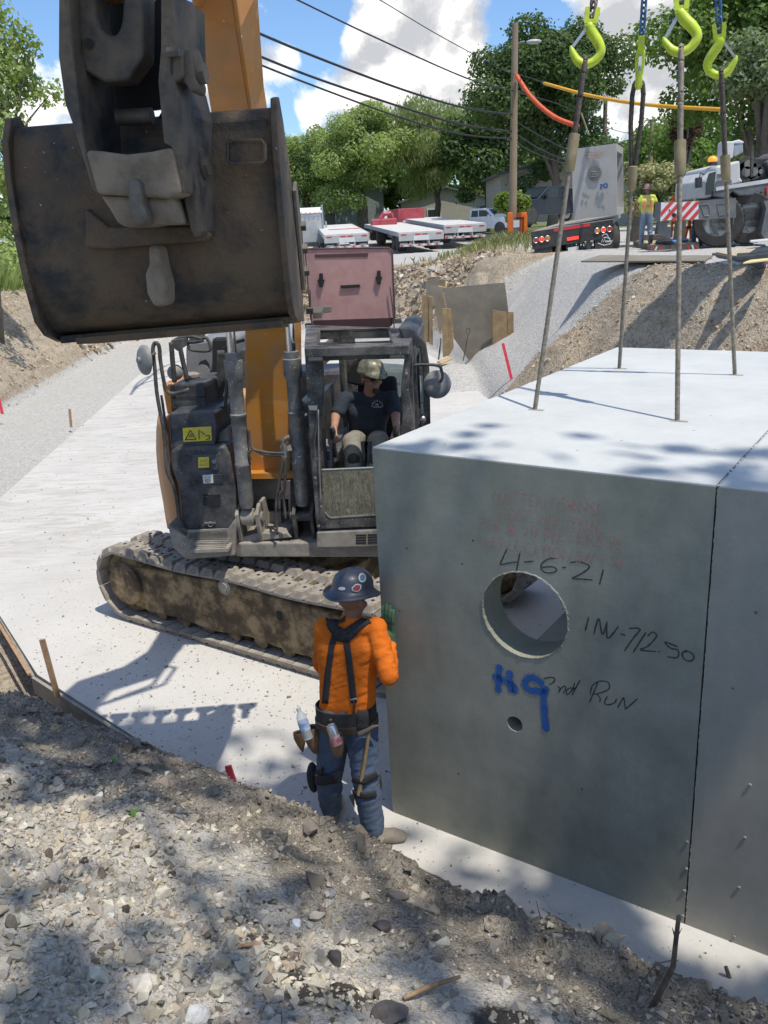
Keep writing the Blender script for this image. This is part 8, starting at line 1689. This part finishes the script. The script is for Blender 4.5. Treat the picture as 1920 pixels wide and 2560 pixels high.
tag(MB().box(cq(350, 1165, 24), (.6, .35, .14)).build('timber_block', m_matb, None, bevel=.01), 'dark timber block lying in front of the street workers', 'block')
# street workers
def street_worker(px, pyf, pyh, Y, seed, label, shirt, trou, hatm, vest=None, dirn=(0, 1), armsp=.1):
    g0 = atY(px, pyf, Y); top = atY(px, pyh, Y); H = (top[2]-g0[2]); k = H/1.84; r = thing('person', g0, label, 'person'); f = norm([dirn[0], dirn[1], 0]); s = np.cross(f, ez)
    L = lambda x, y, z: s*x*k+f*y*k+ez*z*k
    J = dict(neck=L(0, 0, 1.50), shL=L(-.18, 0, 1.44), shR=L(.18, 0, 1.44), pel=L(0, 0, .98), hipL=L(-.09, 0, .92), hipR=L(.09, 0, .92), knL=L(-.12, .03, .50), knR=L(.12, .03, .50), anL=L(-.14, 0, .10), anR=L(.14, -.02, .10), elL=L(-.27-armsp*.3, .0, 1.16), elR=L(.27+armsp*.3, -.02, 1.16), wrL=L(-.29-armsp, .10, .92), wrR=L(.30+armsp*1.3, .08, .90))
    b = MB(); torso(b, J, .9*k); arm(b, J['shL'], J['elL'], J['wrL'], .95*k); arm(b, J['shR'], J['elR'], J['wrR'], .95*k); leg(b, J['hipL'], J['knL'], J['anL'], .9*k); leg(b, J['hipR'], J['knR'], J['anR'], .9*k); hc = L(0, .02, 1.64); cap(b, J['neck'], hc-ez*.05, .055*k, .055*k); headmesh(b, hc, f, ez, k)
    hand(b, J['wrL'], norm([0, 0, -1]+f*.1), -s, -1, .17*k, .3); hand(b, J['wrR'], norm([0, 0, -1]+f*.1), s, 1, .17*k, .3)
    organic(b, 'body', m_skinT, r, .010, 2); b = MB(); torso(b, J, 1.12*k); cap(b, J['shL'], J['shL']*.5+J['elL']*.5, .062*k); cap(b, J['shR'], J['shR']*.5+J['elR']*.5, .062*k); organic(b, 'shirt', shirt, r, .011, 3, .006, 11)
    b = MB(); [cap(b, J['pel']+s*a_*.06, J['pel']+s*a_*.06-ez*.05, .088*k) for a_ in (-1, 0, 1)]; leg(b, J['hipL'], J['knL'], J['anL'], 1.15*k, (.088, .074, .07, .066)); leg(b, J['hipR'], J['knR'], J['anR'], 1.15*k, (.088, .074, .07, .066)); organic(b, 'jeans', trou, r, .011, 3, .008, 12)
    for an in (J['anL'], J['anR']): b = MB(); boot(b, an, f, .27*k, k); organic(b, 'boot', m_boot, r, .01, 2)
    MB().lathe(hc+ez*.045*k, ez, [(.16*k, -.01), (.165*k, 0), (.122*k, .012), (.118*k, .05), (.09*k, .1), (.04*k, .125), (.001, .128)], 26).build('hard_hat', hatm, r, smooth=True)
    if vest:
        b = MB(); torso(b, J, 1.19*k); o = organic(b, 'safety_vest', vest, r, .011, 3)
        bt = bvh(o)
        for path in ([(-.10, 1.42), (-.11, 1.0)], [(.10, 1.42), (.11, 1.0)], [(-.17, 1.16), (.17, 1.16)]):
            V = []; n = 10
            for i in range(n+1):
                t = i/n; x = path[0][0]*(1-t)+path[1][0]*t; z = path[0][1]*(1-t)+path[1][1]*t; dx, dz = path[1][0]-path[0][0], path[1][1]-path[0][1]; l_ = math.hypot(dx, dz); nx, nz = -dz/l_*.028, dx/l_*.028
                for sg in (-1, 1): h = bt.ray_cast(Vector(L(x+nx*sg, -1, z+nz*sg)), Vector(f)); q = np.array(h[0]) if h[0] else L(x+nx*sg, -.12, z+nz*sg); V.append(q-f*.008)
            MB().add(V, [(2*i, 2*i+1, 2*i+3, 2*i+2) for i in range(n)]).build('reflective_band', M('orange_tape', (.75, .26, .10), rough=.5), r)
    return r
m_faded = M('faded_denim', (.16, .22, .30), (.24, .30, .37), 8, .9)
street_worker(1614, 612, 458, 24.2, 1, 'worker in yellow and orange vest and jeans with his back turned', M('lime_shirt', (.55, .68, .06), rough=.8), m_faded, M('maroon_hat', (.22, .04, .05), (.4, .3, .28), 20, .4), M('lime_vest', (.60, .64, .12), (.66, .60, .20), 6, .8), (.1, 1), .16)
street_worker(1742, 616, 470, 23.4, 2, 'worker in grey hard hat and dark jeans behind the striped beam', M('yellow_shirt', (.70, .62, .10), rough=.8), m_jean, M('grey_hat', (.42, .43, .44), rough=.35), None, (-.3, 1), .0)
